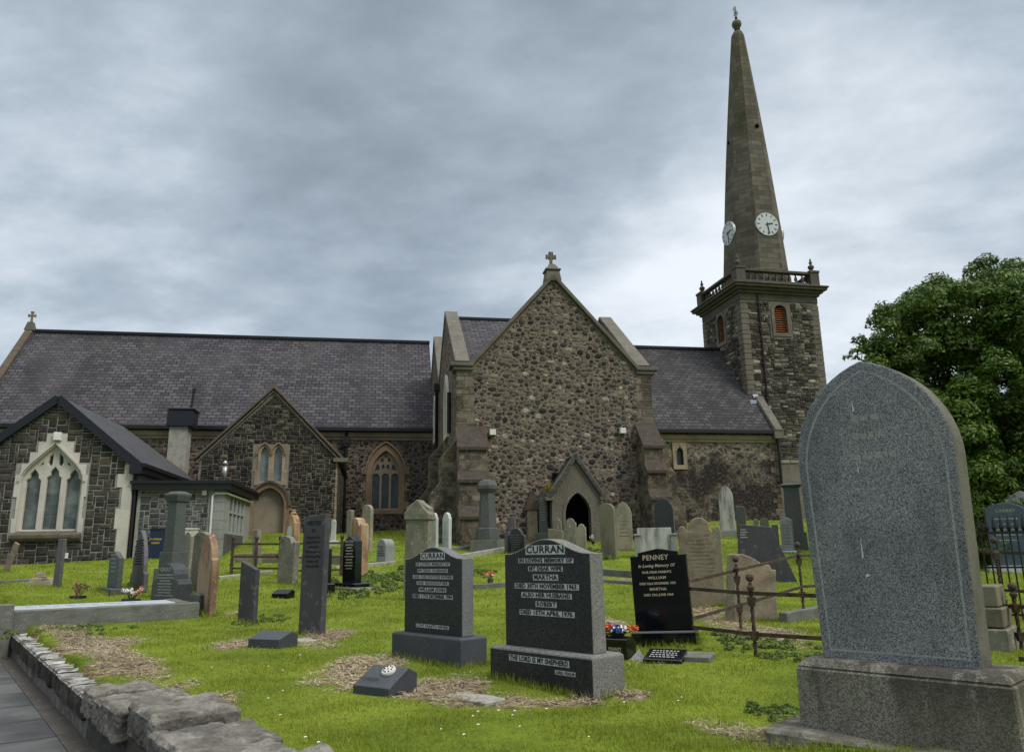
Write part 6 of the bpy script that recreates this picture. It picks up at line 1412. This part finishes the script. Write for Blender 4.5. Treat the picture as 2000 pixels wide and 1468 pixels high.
# ------------------------------------------------------------------ kerbed grave at left with ledger slab, flowers
def slab(label, pxs, h, mat, name='grave_kerb', cat='kerb', D=None, wid=.14, rough=.01, zoff=0, group='stone grave kerbs', seed=0):
    P = [hit(px, py) for px, py in pxs]
    c = sum((Vector(p) for p in P), Vector())/len(P)
    o_ = empty('tmp') if 0 else None
    mb = MB()
    for a, b in zip(P[:-1], P[1:]):
        za, zb = G(a.x, a.y), G(b.x, b.y)
        mb.beam((a.x-c.x, a.y-c.y, za+h/2-.08-c.z), (b.x-c.x, b.y-c.y, zb+h/2-.08-c.z), wid, h+.16)
    o = mb.build(name, M[mat], None, bevel=.012, cuts=3, rough=rough, seed=seed); o.location = c; tag(o, label, cat, group); return o
a, b = hit(2, 1222), hit(386, 1204); dr = Vector((b.x-a.x, b.y-a.y, 0)).normalized(); L = (b-a).length; rz = atan2(dr.y, dr.x)
zt = max(ray(10, 1188).z*a.y, -2); zg = -1.02
t = empty('kerbed_grave', (a.x, a.y, 0), rz); tag(t, 'long kerbed grave with a pale blue-grey ledger slab at far left', 'grave')
ztop = (ray(10, 1190).z*a.y+ray(370, 1178).z*b.y)/2
MB().box(-.6, L, -.10, .12, -1.5, ztop).build('kerb', M['kerbstone'], t, bevel=.012, cuts=4, rough=.012, rfreq=4)
MB().box(-.1, L-.35, .13, 1.15, -1.3, ztop+.012).build('ledger_slab', M['ledger'], t, bevel=.01); MB().box(-.6, L-.2, 1.16, 1.32, -1.3, ztop-.01).build('kerb', M['kerbstone'], t, bevel=.012)
MB().box(L-.34, L-.16, .10, 1.3, -1.4, ztop+.02).build('kerb', M['kerbstone'], t, bevel=.012); MB().box(-.62, .14, -.16, .22, -1.5, ztop+.10).build('kerb_end_block', M['kerbstone'], t, bevel=.015, cuts=2, rough=.01)
GZ = ztop+.012
mb = MB(); [mb.box(.3+i*.19, .3+i*.19+.10+.06*(i % 3 == 0), .62+.02*sin(i*2.1), .69+.02*sin(i*2.1), GZ-.002, GZ+.001) for i in range(int((L-1)/.19))]; mb.build('worn_lettering', M['carve'], t)
def petals(mb, c, r, n, s, rs):
    for k in range(n):
        th, ph = rs.random()*2*pi, rs.random()*pi*.6; d = Vector((cos(th)*sin(ph), sin(th)*sin(ph), cos(ph))); p_ = Vector(c)+d*r*(.4+.6*rs.random()); a_ = d.orthogonal().normalized()*s; b_ = d.cross(a_).normalized()*s
        mb.add([p_-a_*.5, p_+b_*.5+d*s*.35, p_+a_*.5, p_-b_*.5+d*s*.35], [(0, 1, 2), (0, 2, 3)])
def flowers(label, px, py, Y, z, potw, poth, spec, name='flower_vase', pot='black_granite', group='grave flowers', sp=1.0, box=True, potlabel=None):
    x = ray(px, py).x*Y; t = empty(name, (x, Y, z), radians(-20)); tag(t, label, 'flowers', group); rs = random.Random(px)
    (MB().frust(0, 0, -.01, poth, potw*.5, potw*.22, potw*.46, potw*.2) if box else MB().lathe(0, 0, [(potw*.35, -.01), (potw*.5, poth)], 10)).build('pot', M[pot], t, bevel=.004)
    st = MB()
    for i, (mat, n, hx, hz, r, s) in enumerate(spec):
        mb = MB()
        for k in range(n):
            c = (rs.gauss(hx, r), rs.gauss(0, r*.6), poth+hz*(.6+.5*rs.random())); petals(mb, c, s*1.2, 16, s, rs); st.tube([(c[0]*.3, c[1]*.3, poth), (c[0]*.8, c[1]*.8, poth+(c[2]-poth)*.6), c], .004, 4)
        mb.build('blossoms', M[mat], t)
    st.build('stems', M['green_stem'], t); return t
cxy = t.matrix_world
Yf = hit(262, 1200).y+.15
flowers('black pot of white and pink artificial flowers on the ledger slab', 256, 1170, Yf, GZ, .34, .035, [('petal_white', 9, -.04, .15, .07, .035), ('petal_pink', 5, .08, .10, .05, .035), ('petal_pink', 3, .22, .20, .02, .035)])
q = hit(154, 1168); fd = flowers('black pot of withered brown flower heads behind the ledger slab', 154, 1150, q.y, G(q.x, q.y), .36, .06, [('straw', 6, -.12, .22, .05, .04), ('straw', 4, .16, .22, .05, .04)], )
mb = MB(); rs = random.Random(3)
for k in range(40): a_ = rs.gauss(0, .55); l = .15+.15*rs.random(); mb.tube([(rs.gauss(0, .04), rs.gauss(0, .02), .05), (sin(a_)*l*.6, rs.gauss(0, .03), .05+l*.7), (sin(a_)*l*1.1, rs.gauss(0, .04), .05+l)], .005, 3)
mb.build('dead_stems', M['straw'], fd)
A('small grey square block at the foot of the red sandstone headstone', 368, 387, 1203, 1158, 20, T=.22, shape='gable_low', mat='greygranite')
# fallen stones on the lawn by the hall
slab('low broken kerb lying in the grass before the hall', [(-10, 1139), (78, 1133)], .06, 'kerbstone', seed=1)
q = hit(85, 1140); o = MB().frust(0, 0, -.05, .16, .34, .22, .24, .14).frust(-.08, 0, .15, .28, .12, .1, .07, .06).build('rubble_stone', M['brownstone'], None, bevel=.02, cuts=2, rough=.035, seed=3); o.location = (q.x, q.y, q.z); tag(o, 'dark broken lump of stone lying on the grass near the hall', 'stone')
slab('pale concrete kerb running across the grass behind the slate stump', [(426, 1130), (530, 1118)], .06, 'concrete', rough=.003, wid=.2); slab('pale kerb before the short rounded grey headstone', [(655, 1112), (772, 1100)], .08, 'concrete', rough=.004)
slab('rough stone kerb with plants behind the smaller CURRAN stone', [(925, 1150), (1010, 1144)], .10, 'kerbstone', seed=4); slab('long pale kerb running left of the dark green headstone', [(900, 1090), (1000, 1072)], .12, 'concrete', rough=.004)
slab('old stone kerb of a sunken grave left of the PENNEY headstone', [(1165, 1122), (1245, 1128)], .16, 'kerbstone', seed=5); slab('mossy sunken kerb nearer than the other left of the PENNEY stone', [(1160, 1136), (1245, 1142)], .08, 'kerbstone', seed=6)
slab('low grey kerb beneath the white marble tablets', [(850, 1080), (935, 1070)], .12, 'kerbstone', seed=7)
slab('dark kerb stone lying behind the twisted railing posts', [(1530, 1215), (1610, 1200)], .14, 'kerbstone', seed=8)
q = hit(958, 1140); flowers('small pot of orange and cream flowers between the two CURRAN stones', 958, 1130, q.y, q.z+.02, .16, .10, [('petal_orange', 9, 0, .10, .07, .04), ('petal_white', 3, .02, .09, .06, .035)], pot='greygranite', box=False)
q = hit(1158, 1062); flowers('tiny pot of white flowers at the foot of the porch', 1158, 1056, q.y, q.z, .14, .10, [('petal_white', 5, 0, .16, .06, .04)], box=False)
# ------------------------------------------------------------------ flower blocks
def wedge(label, px, py, w, d, h0, h1, mat='curran_base', al=-20, name='memorial_vase', lidmat=None, group='stone flower blocks', txt=None, tmat='carve'):
    q = hit(px, py); t = empty(name, (q.x, q.y, q.z), radians(al)); tag(t, label, 'grave vase', group)
    P = [(-d/2, -.04), (d/2, -.04), (d/2, h1*.75), (d*.18, h1), (-d/2, h0)]
    MB().prism(P, -w/2, w/2, 'x').build('block', M[mat], t, bevel=.004); return t, (w, d, h0, h1)
t, _ = wedge('dark grey wedge-shaped flower block with a round white perforated lid before the CURRAN stone', 752, 1352, .40, .34, .07, .20, al=-42+8)
M['white_lid'] = m_plain('white_plastic_lid', (.55, .54, .50), .5)
def lid(t, x, y, z, r, tilt, mat='white_lid'):
    e = MB().lathe(0, 0, [(r, 0), (r, .012), (r*.9, .024), (r*.3, .028)], 20); o = e.build('lid', M[mat], t); o.location = (x, y, z); o.rotation_euler = (tilt, 0, 0)
    h = MB()
    for k in range(9): a_ = k*2*pi/8 if k < 8 else 0; rr = r*.62 if k < 8 else 0; h.lathe(rr*cos(a_), rr*sin(a_), [(r*.10, .02), (r*.10, .032)], 6)
    h.build('lid_holes', M['dark'], o)
lid(t, .04, .0, .165, .062, radians(28))
tm = MB(); vs, fs = text_geo('CURRAN', .05); sl_ = atan2(.13, .34*.68); tm.add([(v[0]*.9-.07, -.11+v[2]*cos(sl_)*.9, .115+v[2]*sin(sl_)+.004) for v in vs], fs); tm.build('lettering', M['carve'], t)
wedge('dark slate wedge-shaped block beside the tall slate headstone', 533, 1262, .44, .34, .10, .17, 'curran_base', al=-22, name='memorial_vase')
wedge('small black wedge block lying on the grass far behind the slate block', 553, 1167, .38, .26, .09, .17, 'black_granite', al=-18)
t, _ = wedge('black PENNEY flower block with a cluster of bright flowers', 1212, 1285, .26, .22, .20, .22, 'black_granite', al=-35, group=None)
tm = MB(); text(tm, 'PENNEY', 0, -.114, .10, .05, .0008, width=.15); tm.build('lettering', M['gold'], t)
q = hit(1212, 1285); flowers('orange, blue and white artificial flowers on the PENNEY flower block', 1208, 1262, q.y+.06, q.z+.205, .14, .03, [('petal_orange', 10, -.12, .06, .04, .032), ('petal_orange', 5, .12, .05, .04, .028), ('petal_blue', 8, -.02, .06, .08, .03), ('petal_white', 9, .0, .045, .07, .034), ('petal_blue', 4, -.18, -.03, .02, .03), ('petal_orange', 5, -.19, .02, .02, .035)], pot='black_granite')
q = hit(1300, 1290); t = empty('memorial_plaque', (q.x, q.y, q.z), radians(-25)); tag(t, 'low sloping black memorial plaque lying before the PENNEY headstone', 'plaque')
MB().prism([(-.14, -.03), (.14, -.03), (.14, .10), (-.14, .03)], -.19, .19, 'x').build('slab', M['black_granite'], t, bevel=.004)
mb = MB()
for r_ in range(4):
    x = -.14
    while x < .12: g = .015+.02*rnd.random(); y = .07-.05*r_; z = .067+y*.25; mb.add([(x, y-.008, z+.0), (x+g, y-.008, z), (x+g, y+.008, z+.006), (x, y+.008, z+.006)], [(0, 1, 2, 3)]); x += g+.012
mb.build('worn_lettering', M['carve_pale'], t)
q = hit(1240, 1290); o = MB().add([(-.07, 0, 0), (.09, -.04, 0), (.05, .06, .0), (.06, .03, .12)], [(0, 1, 3), (1, 2, 3), (2, 0, 3), (0, 2, 1)]).build('stone_chip', M['palegranite'], None, bevel=.004); o.location = q; tag(o, 'pale triangular stone leaning on the PENNEY flower block', 'stone')
q = hit(1362, 1290); o = MB().box(-.17, .17, -.16, .2, -.05, .05).build('paving_slab', M['kerbstone'], None, bevel=.01, cuts=2, rough=.006); o.location = (q.x, q.y+.1, q.z); o.rotation_euler.z = -.4; tag(o, 'rough stone slab showing at the right foot of the PENNEY headstone', 'slab')
for i, (px, py, sx, sy, lb) in enumerate(((925, 1365, .5, .22, 'flat pale foundation slab between the two CURRAN bases'), (592, 1252, .34, .2, 'flat pale stone at the foot of the tall slate headstone'))):
    q = hit(px, py); o = MB().box(-sx/2, sx/2, -sy/2, sy/2, -.05, .022).build('foundation_slab', M['concrete'], None, bevel=.01, cuts=3, rough=.008, seed=i); o.location = (q.x, q.y, q.z); o.rotation_euler.z = radians(-44); tag(o, lb, 'slab')
# ------------------------------------------------------------------ iron railings
def post(mb_t, P, h, grp, label, sunk=.1, ball=.045):
    t = empty('railing_post', P); 
    tw_ = MB(); n = 26; vs = []; fs = []
    for i in range(n+1):
        z = -sunk+(h*.74+sunk)*i/n; a_ = i*.42
        for k in range(4): r_ = .026; vs.append((r_*cos(a_+k*pi/2), r_*sin(a_+k*pi/2), z))
    for i in range(n):
        for k in range(4): fs.append((i*4+k, i*4+(k+1) % 4, i*4+4+(k+1) % 4, i*4+4+k))
    return vs, fs
def railing(label, posts, rails, group='rusty twisted iron grave railings'):
    p0 = posts[0]; t = empty('grave_railing', (p0[0].x, p0[0].y, p0[0].z)); tag(t, label, 'railing', group); c = Vector(t.location)
    for P, h, zs in posts:
        q = Vector(P)-c; n = 30; vs = []; fs = []
        for i in range(n+1):
            z = -.12+(h*.80+.12)*i/n; a_ = i*.36*(h/.6)
            for k in range(4): vs.append((q.x+.022*cos(a_+k*pi/2), q.y+.022*sin(a_+k*pi/2), q.z+z))
        for i in range(n):
            for k in range(4): fs.append((i*4+k, i*4+(k+1) % 4, i*4+4+(k+1) % 4, i*4+4+k))
        m = MB().add(vs, fs)
        for z in zs: m.frust(q.x, q.y, q.z+z-.05, q.z+z+.04, .026, .026, .038, .038)
        m.lathe(q.x, q.y, [(.030, q.z+h*.78), (.042, q.z+h*.83), (.020, q.z+h*.86), (.018, q.z+h*.89)], 8).ball((q.x, q.y, q.z+h-.042), .044, 10, 8)
        m.build('post', M['iron'], t)
    for (ax_, bx_) in rails:
        m = MB().beam(Vector(ax_)-c, Vector(bx_)-c, .014, .038); m.build('rail', M['iron'], t)
    return t
def rp3(px, py, Y): return at(px, py, Y)
# enclosure behind the PENNEY stone: the front side and the far side meet at a hidden left corner
Yc, Yf_, Yb1, Yb2 = 9.3, 8.2, 10.3, 12.0
F1 = at(1476, 1270, Yf_); F1.z = G(F1.x, F1.y); hF = at(1466, 1119, Yf_).z-F1.z
B1 = at(1447, 1222, Yb1); B1.z = G(B1.x, B1.y); hB = at(1431, 1085, Yb1).z-B1.z
B2 = at(1572, 1212, Yb2); B2.z = G(B2.x, B2.y); hB2 = at(1553, 1058, Yb2).z-B2.z
K1 = at(1349, 1142, Yc); 
railing('rusty railing of flat bars on twisted ball-topped posts beside the PENNEY headstone',
        [(F1, hF, (hF*.66, hF*.25)), (B1, hB, (hB*.68, hB*.28)), (B2, hB2, (hB2*.74, hB2*.32))],
        [(at(1335, 1148, Yc), at(1465, 1158, Yf_)), (at(1465, 1158, Yf_), at(1600, 1163, Yf_-.6)), (at(1335, 1222, Yc), at(1474, 1238, Yf_)), (at(1474, 1238, Yf_), at(1620, 1247, Yf_-.6)),
         (at(1335, 1138, Yc), at(1431, 1115, Yb1)), (at(1431, 1115, Yb1), at(1556, 1085, Yb2)), (at(1556, 1085, Yb2), at(1640, 1082, Yb2+.4)), (at(1345, 1210, Yc), at(1445, 1181, Yb1)), (at(1445, 1181, Yb1), at(1568, 1145, Yb2)), (at(1568, 1145, Yb2), at(1650, 1140, Yb2+.4))])
R1 = at(1964, 1205, 10.2); R1.z = G(R1.x, R1.y); h1 = at(1961, 1048, 10.2).z-R1.z; R2 = at(1992, 1240, 8.6); R2.z = G(R2.x, R2.y); h2 = at(1988, 1137, 8.6).z-R2.z
railing('dark iron railing with ball-topped posts right of the huge speckled stone', [(R1, h1, (h1*.8, h1*.3)), (R2, h2, (h2*.62, h2*.2))],
        [(at(1880, 1073, 10.8), at(1961, 1079, 10.2)), (at(1961, 1079, 10.2), at(2080, 1082, 9.6)), (at(1880, 1150, 10.8), at(1961, 1152, 10.2)), (at(1961, 1152, 10.2), at(2080, 1160, 9.6)), (at(1880, 1182, 9.4), at(1988, 1184, 8.6)), (at(1988, 1184, 8.6), at(2120, 1190, 7.6)), (at(1990, 1286, 6.9), at(2150, 1300, 6.5))])
# spearhead fence in front of the blue-grey stone
a, b = at(1912, 1118, 11.5), at(2060, 1122, 11.0); t = empty('spiked_fence', (a.x, a.y, G(a.x, a.y))); tag(t, 'low black spiked iron fence before the blue-grey headstone', 'fence', None); g0 = t.location.z
zt = at(1960, 1022, 11.3).z-g0
for f in (.05, .55, .92): MB().beam((-.3, 0, zt*f*.98), (b.x-a.x, b.y-a.y, zt*f*.98), .02, .03).build('rail', M['black_gutter'], t)
sm = None
for k in range(12):
    x = (b.x-a.x)*(k-2)/10; y = (b.y-a.y)*(k-2)/10
    if sm is None: sm = MB().tube([(0, 0, -.1), (0, 0, zt)], .012, 5).lathe(0, 0, [(.012, zt*.9), (.035, zt*.96), (.02, zt*1.02), (.002, zt*1.1)], 6).build('spike', M['black_gutter'], t); o = sm
    else: o = sm.copy(); COL.objects.link(o); o.parent = t
    o.location = (x, y, 0)
# low railings round the plot before the vestry
def low_rail(label, pxa, pxb, Y0, Y1, n, ytop, ylow, grp='low dark railings before the vestry'):
    a, b = at(pxa, ytop[0], Y0), at(pxb, ytop[1], Y1); ga = G(a.x, a.y); t = empty('low_railing', (a.x, a.y, ga)); tag(t, label, 'railing', grp); h = a.z-ga; v = Vector((b.x-a.x, b.y-a.y, b.z-a.z))
    for f in (0, .42, .8): MB().beam((0, 0, h*(1-f)), (v.x, v.y, h*(1-f)+v.z), .03, .05).build('rail', M['iron'], t)
    for k in range(n): f = k/(n-1); MB().frust(v.x*f, v.y*f, -.3, h+v.z*f+.12, .035, .035, .03, .03).ball((v.x*f, v.y*f, h+v.z*f+.16), .06, 8, 6).build('post', M['iron'], t)
low_rail('low dark iron railing on the left before the blocked vestry doorway', 455, 548, 20.5, 20.2, 3, (1062, 1062), 0)
low_rail('low dark iron railing between the tall slate and the black granite headstone', 570, 668, 20.0, 20.4, 3, (1061, 1060), 0)
slab('brown stone step behind the left low railing', [(460, 1098), (550, 1098)], .28, 'brownstone', seed=11); slab('grey-brown stone step behind the right low railing', [(590, 1100), (672, 1102)], .26, 'kerbstone', seed=12)
# ------------------------------------------------------------------ low wall beside the path
wl = empty('low_wall', (-3.19, 6.26, 0), atan2(WDIR[1], WDIR[0])); tag(wl, 'low stone wall with whitened coping along the path at lower left', 'wall')
# local x runs away from the camera along the wall, local +y is the path side; the wall's outer face is y = 0
rs = random.Random(5); x = .62
MB().box(.6, 14, -.20, -.01, -1.9, -1.27).build('wall_face', M['rock'], wl, bevel=.01, cuts=4, rough=.012, rfreq=3)
while x < 13.5:
    l = .45+.5*rs.random(); z = -1.10+.004*x
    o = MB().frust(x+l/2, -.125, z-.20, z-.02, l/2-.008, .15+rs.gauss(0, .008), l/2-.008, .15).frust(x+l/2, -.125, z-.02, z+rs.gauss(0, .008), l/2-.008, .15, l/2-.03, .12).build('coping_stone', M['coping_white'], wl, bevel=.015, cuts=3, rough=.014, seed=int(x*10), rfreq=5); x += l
MB().box(-8, .6, -.42, -.015, -2.0, -1.16).build('wall_face', M['path_edge'], wl, bevel=.01, cuts=4, rough=.010, rfreq=2)
x = .58; k = 0
while x > -6:
    l = (.42, .62, .55, .75, .6, .7)[k % 6]*(.9+.2*rs.random()); k += 1; z = -1.00+rs.gauss(0, .025)-(0 if k > 1 else .02)
    b = -.50-.05*(k % 3) if k > 1 else -.46
    MB().box(x-l+.012, x-.012, b+rs.gauss(0, .02), .05+rs.gauss(0, .02), z-.22, z).build('coping_stone', M['rock'], wl, bevel=.025, cuts=5 if x > -3 else 3, rough=.020, seed=int(x*7)+40, rfreq=7.5, segs=1); x -= l
# ------------------------------------------------------------------ tree and weeds
def leaf_cloud(name, mat, centres, n, size, par, seed, flat=.75):
    rg = np.random.default_rng(seed); C_ = np.array([c[:3] for c in centres]); Rr = np.array([c[3] for c in centres]); wgt = Rr**2; wgt /= wgt.sum()
    idx = rg.choice(len(C_), n, p=wgt); d = rg.normal(size=(n, 3)); d /= np.linalg.norm(d, axis=1)[:, None]; d[:, 2] = np.where(d[:, 2] < -.3, -d[:, 2]*.5, d[:, 2])
    r = Rr[idx]*(.55+.5*rg.random(n)**.5); P = C_[idx]+d*r[:, None]*np.array([1, 1, flat])
    nrm = d+rg.normal(size=(n, 3))*.55+np.array([0, 0, .35]); nrm /= np.linalg.norm(nrm, axis=1)[:, None]
    t_ = np.cross(nrm, rg.normal(size=(n, 3))); t_ /= np.linalg.norm(t_, axis=1)[:, None]; b_ = np.cross(nrm, t_); s = size*(.6+.8*rg.random(n))[:, None]
    V = np.stack([P-t_*s*1.0, P-b_*s*.42+nrm*s*.12, P+t_*s*1.0, P+b_*s*.42+nrm*s*.12], 1).astype(np.float32)
    me = bpy.data.meshes.new(name); me.vertices.add(4*n); me.vertices.foreach_set('co', V.ravel()); me.loops.add(4*n); me.loops.foreach_set('vertex_index', np.arange(4*n, dtype=np.int32))
    me.polygons.add(n); me.polygons.foreach_set('loop_start', (np.arange(n)*4).astype(np.int32)); me.update(calc_edges=True); me.materials.append(M[mat]); o = bpy.data.objects.new(name, me); COL.objects.link(o)
    if par: o.parent = par
    return o
def tree():
    Y = 21.0; base = at(1960, 1085, Y); base.z = G(base.x, base.y); t = empty('evergreen_tree', base); tag(t, 'large dark evergreen tree filling the right edge behind the big headstone', 'tree')
    rs = random.Random(9); cs = []
    out = [(1705, 800), (1690, 740), (1682, 690), (1690, 640), (1712, 600), (1765, 575), (1820, 560), (1870, 535), (1900, 525), (1950, 520), (2000, 530), (2060, 540), (2130, 600)]
    for px, py in out:
        for k in range(5):
            yy = Y+rs.gauss(0, 1.1); q = at(px+rs.gauss(22, 14), py+rs.gauss(26, 14), yy); cs.append((*(q-base), .20+.24*rs.random()))
    n_in = 0
    while n_in < 330:
        px, py = 1690+480*rs.random(), 560+530*rs.random()
        lim = 1690+(py-700)*.20 if py > 700 else 1690+(700-py)*.55
        if px < lim+28: continue
        f = .5+.5*rs.random(); yy = Y-2.3*rs.random()*min(1, (px-lim)/120)+(.8*rs.random()); q = at(px, py, yy); cs.append((*(q-base), .26+.32*rs.random())); n_in += 1
    for k in range(90):
        px, py = 1740+430*rs.random(), 600+450*rs.random(); q = at(px, py, Y+.6+1.5*rs.random()); cs.append((*(q-base), .5+.3*rs.random()))
    for px, py in ((1668, 688), (1676, 700), (1690, 690), (1655, 700)): q = at(px, py, Y); cs.append((*(q-base), .13))
    leaf_cloud('crown', 'leaf', cs, 260000, .062, t, 4, 1.0); tr = MB().tube([(0, 0, -.2), (.1, 0, 1.5), (-.1, .1, 3.5), (.1, 0, 6)], [.28, .23, .16, .06], 9)
    for k in range(16):
        c = cs[rs.randrange(len(cs))]; z0 = 1+3.2*rs.random(); tr.tube([(0, 0, z0), (c[0]*.5, c[1]*.5, (z0+c[2])/2+.2), c[:3]], [.10, .06, .02], 5)
    tr.build('trunk', M['bark'], t)
tree()
def plants(label, px, py, rx, ry, n, size, h, seed, mat='weed', cat='plants'):
    q = hit(px, py); a_ = hit(px+rx, py); b_ = hit(px, py-ry); wx = max(abs(a_.x-q.x), .1); wy = max(abs(b_.y-q.y), .15); rs = random.Random(seed); cs = []
    for k in range(n//60+3): x, y = rs.gauss(0, wx*.5), rs.gauss(0, wy*.5); cs.append((x, y, G(q.x+x, q.y+y)-q.z+h*.3*rs.random(), h*(.6+.6*rs.random())))
    o = leaf_cloud('low_plants', mat, cs, n, size, None, seed, .7); o.location = q; tag(o, label, cat, None, 'stuff')
plants('low green weeds growing under the rusty railing', 1480, 1262, 110, 22, 5000, .022, .05, 1); plants('leafy ground cover on the planted graves behind the black granite headstone', 740, 1135, 60, 22, 5000, .04, .12, 2); plants('low weeds along the foot of the kerbed grave', 150, 1228, 110, 10, 2600, .02, .05, 3)
plants('clump of weeds between the porch and the pale round-topped headstone', 1160, 1082, 20, 8, 1500, .04, .14, 4); plants('weeds round the foot of the slate stump', 505, 1214, 45, 8, 1800, .02, .05, 5); plants('broad-leaved weeds beside the weathered block of the huge stone', 1520, 1395, 50, 20, 1500, .02, .04, 6)
plants('dark plants behind the flower pot between the CURRAN stones', 930, 1120, 50, 8, 1600, .03, .08, 7)
# straw litter and soil crumbs in the bare patches
def litter():
    rg = np.random.default_rng(8); n = 260000; y = np.sqrt(rg.random(n)*(14**2-4**2)+16); x = (rg.random(n)*2-1)*.75*y; d = dry_np(x, y); w = wall_dist(x, y)
    k = (d > .30+.35*rg.random(n)) & (w < -.15); x, y, d = x[k], y[k], d[k]; n = len(x); k = rg.random(n) < np.clip(9000*0+14000/max(n, 1), 0, 1); x, y = x[k], y[k]; n = len(x)
    th = rg.random(n)*2*np.pi; l = .03+.07*rg.random(n); wd = .0035+.003*rg.random(n); z = Gnp(x, y)+.004+.02*rg.random(n); c, s_ = np.cos(th), np.sin(th); dz = (rg.random(n)-.4)*.04
    P = np.zeros((n, 3, 3), np.float32); P[:, 0] = np.stack([x-s_*wd, y+c*wd, z], -1); P[:, 1] = np.stack([x+s_*wd, y-c*wd, z+.002], -1); P[:, 2] = np.stack([x+c*l, y+s_*l, z+dz], -1)
    me = bpy.data.meshes.new('straw_litter'); me.vertices.add(3*n); me.vertices.foreach_set('co', P.ravel()); me.loops.add(3*n); me.loops.foreach_set('vertex_index', np.arange(3*n, dtype=np.int32)); me.polygons.add(n)
    me.polygons.foreach_set('loop_start', (np.arange(n)*3).astype(np.int32)); me.update(calc_edges=True); me.materials.append(M['straw_blades']); o = bpy.data.objects.new('straw_litter', me); COL.objects.link(o)
    tag(o, 'dead straw and cut grass lying on the bare patches', 'straw', kind='stuff')
    mb = MB(); rs = random.Random(4); idx = rg.choice(n, min(n, 1500), replace=False)
    for i in idx:
        r_ = .006+.014*rs.random()**2; X, Y_, Z_ = float(x[i])+.02, float(y[i]), Gnp(x[i], y[i]); a = rs.random()*6
        mb.add([(X+r_*cos(a), Y_+r_*sin(a), Z_-.003), (X+r_*cos(a+2.1), Y_+r_*sin(a+2.1), Z_-.003), (X+r_*cos(a+4.2), Y_+r_*sin(a+4.2), Z_-.003), (X+r_*.2, Y_, Z_+r_*1.1)], [(0, 1, 3), (1, 2, 3), (2, 0, 3)])
    o = mb.build('soil_crumbs', M['rock']); tag(o, 'small stones and crumbs of soil in the bare patches', 'soil', kind='stuff')
M['straw_blades'] = m_leafy('straw_blades', (.17, .13, .08), (.55, .47, .32), trans=.15)
litter()
# daisies
mb = MB(); rs = random.Random(2)
for k in range(34):
    cxp, cyp = rs.choice(((960, 1420), (570, 1290), (1000, 1405), (1180, 1440), (860, 1420), (640, 1230), (1280, 1430), (350, 1330), (560, 1440), (1120, 1200), (1300, 1390), (480, 1340))); q = hit(cxp+rs.gauss(0, 70), min(cyp+rs.gauss(0, 26), 1466)); r_ = .0075+.004*rs.random(); z = q.z+.05
    if wall_dist(q.x, q.y) > -.3: continue
    mb.add([(q.x+r_*cos(i*pi/3), q.y+r_*sin(i*pi/3), z+.004*(i % 2)) for i in range(6)]+[(q.x, q.y, z+.006)], [(i, (i+1) % 6, 6) for i in range(6)])
o = mb.build('daisies', M['petal_white'], None); tag(o, 'tiny white daisies scattered through the near grass', 'daisies', None, 'stuff')
build_grass()
print('objects', len(bpy.data.objects))
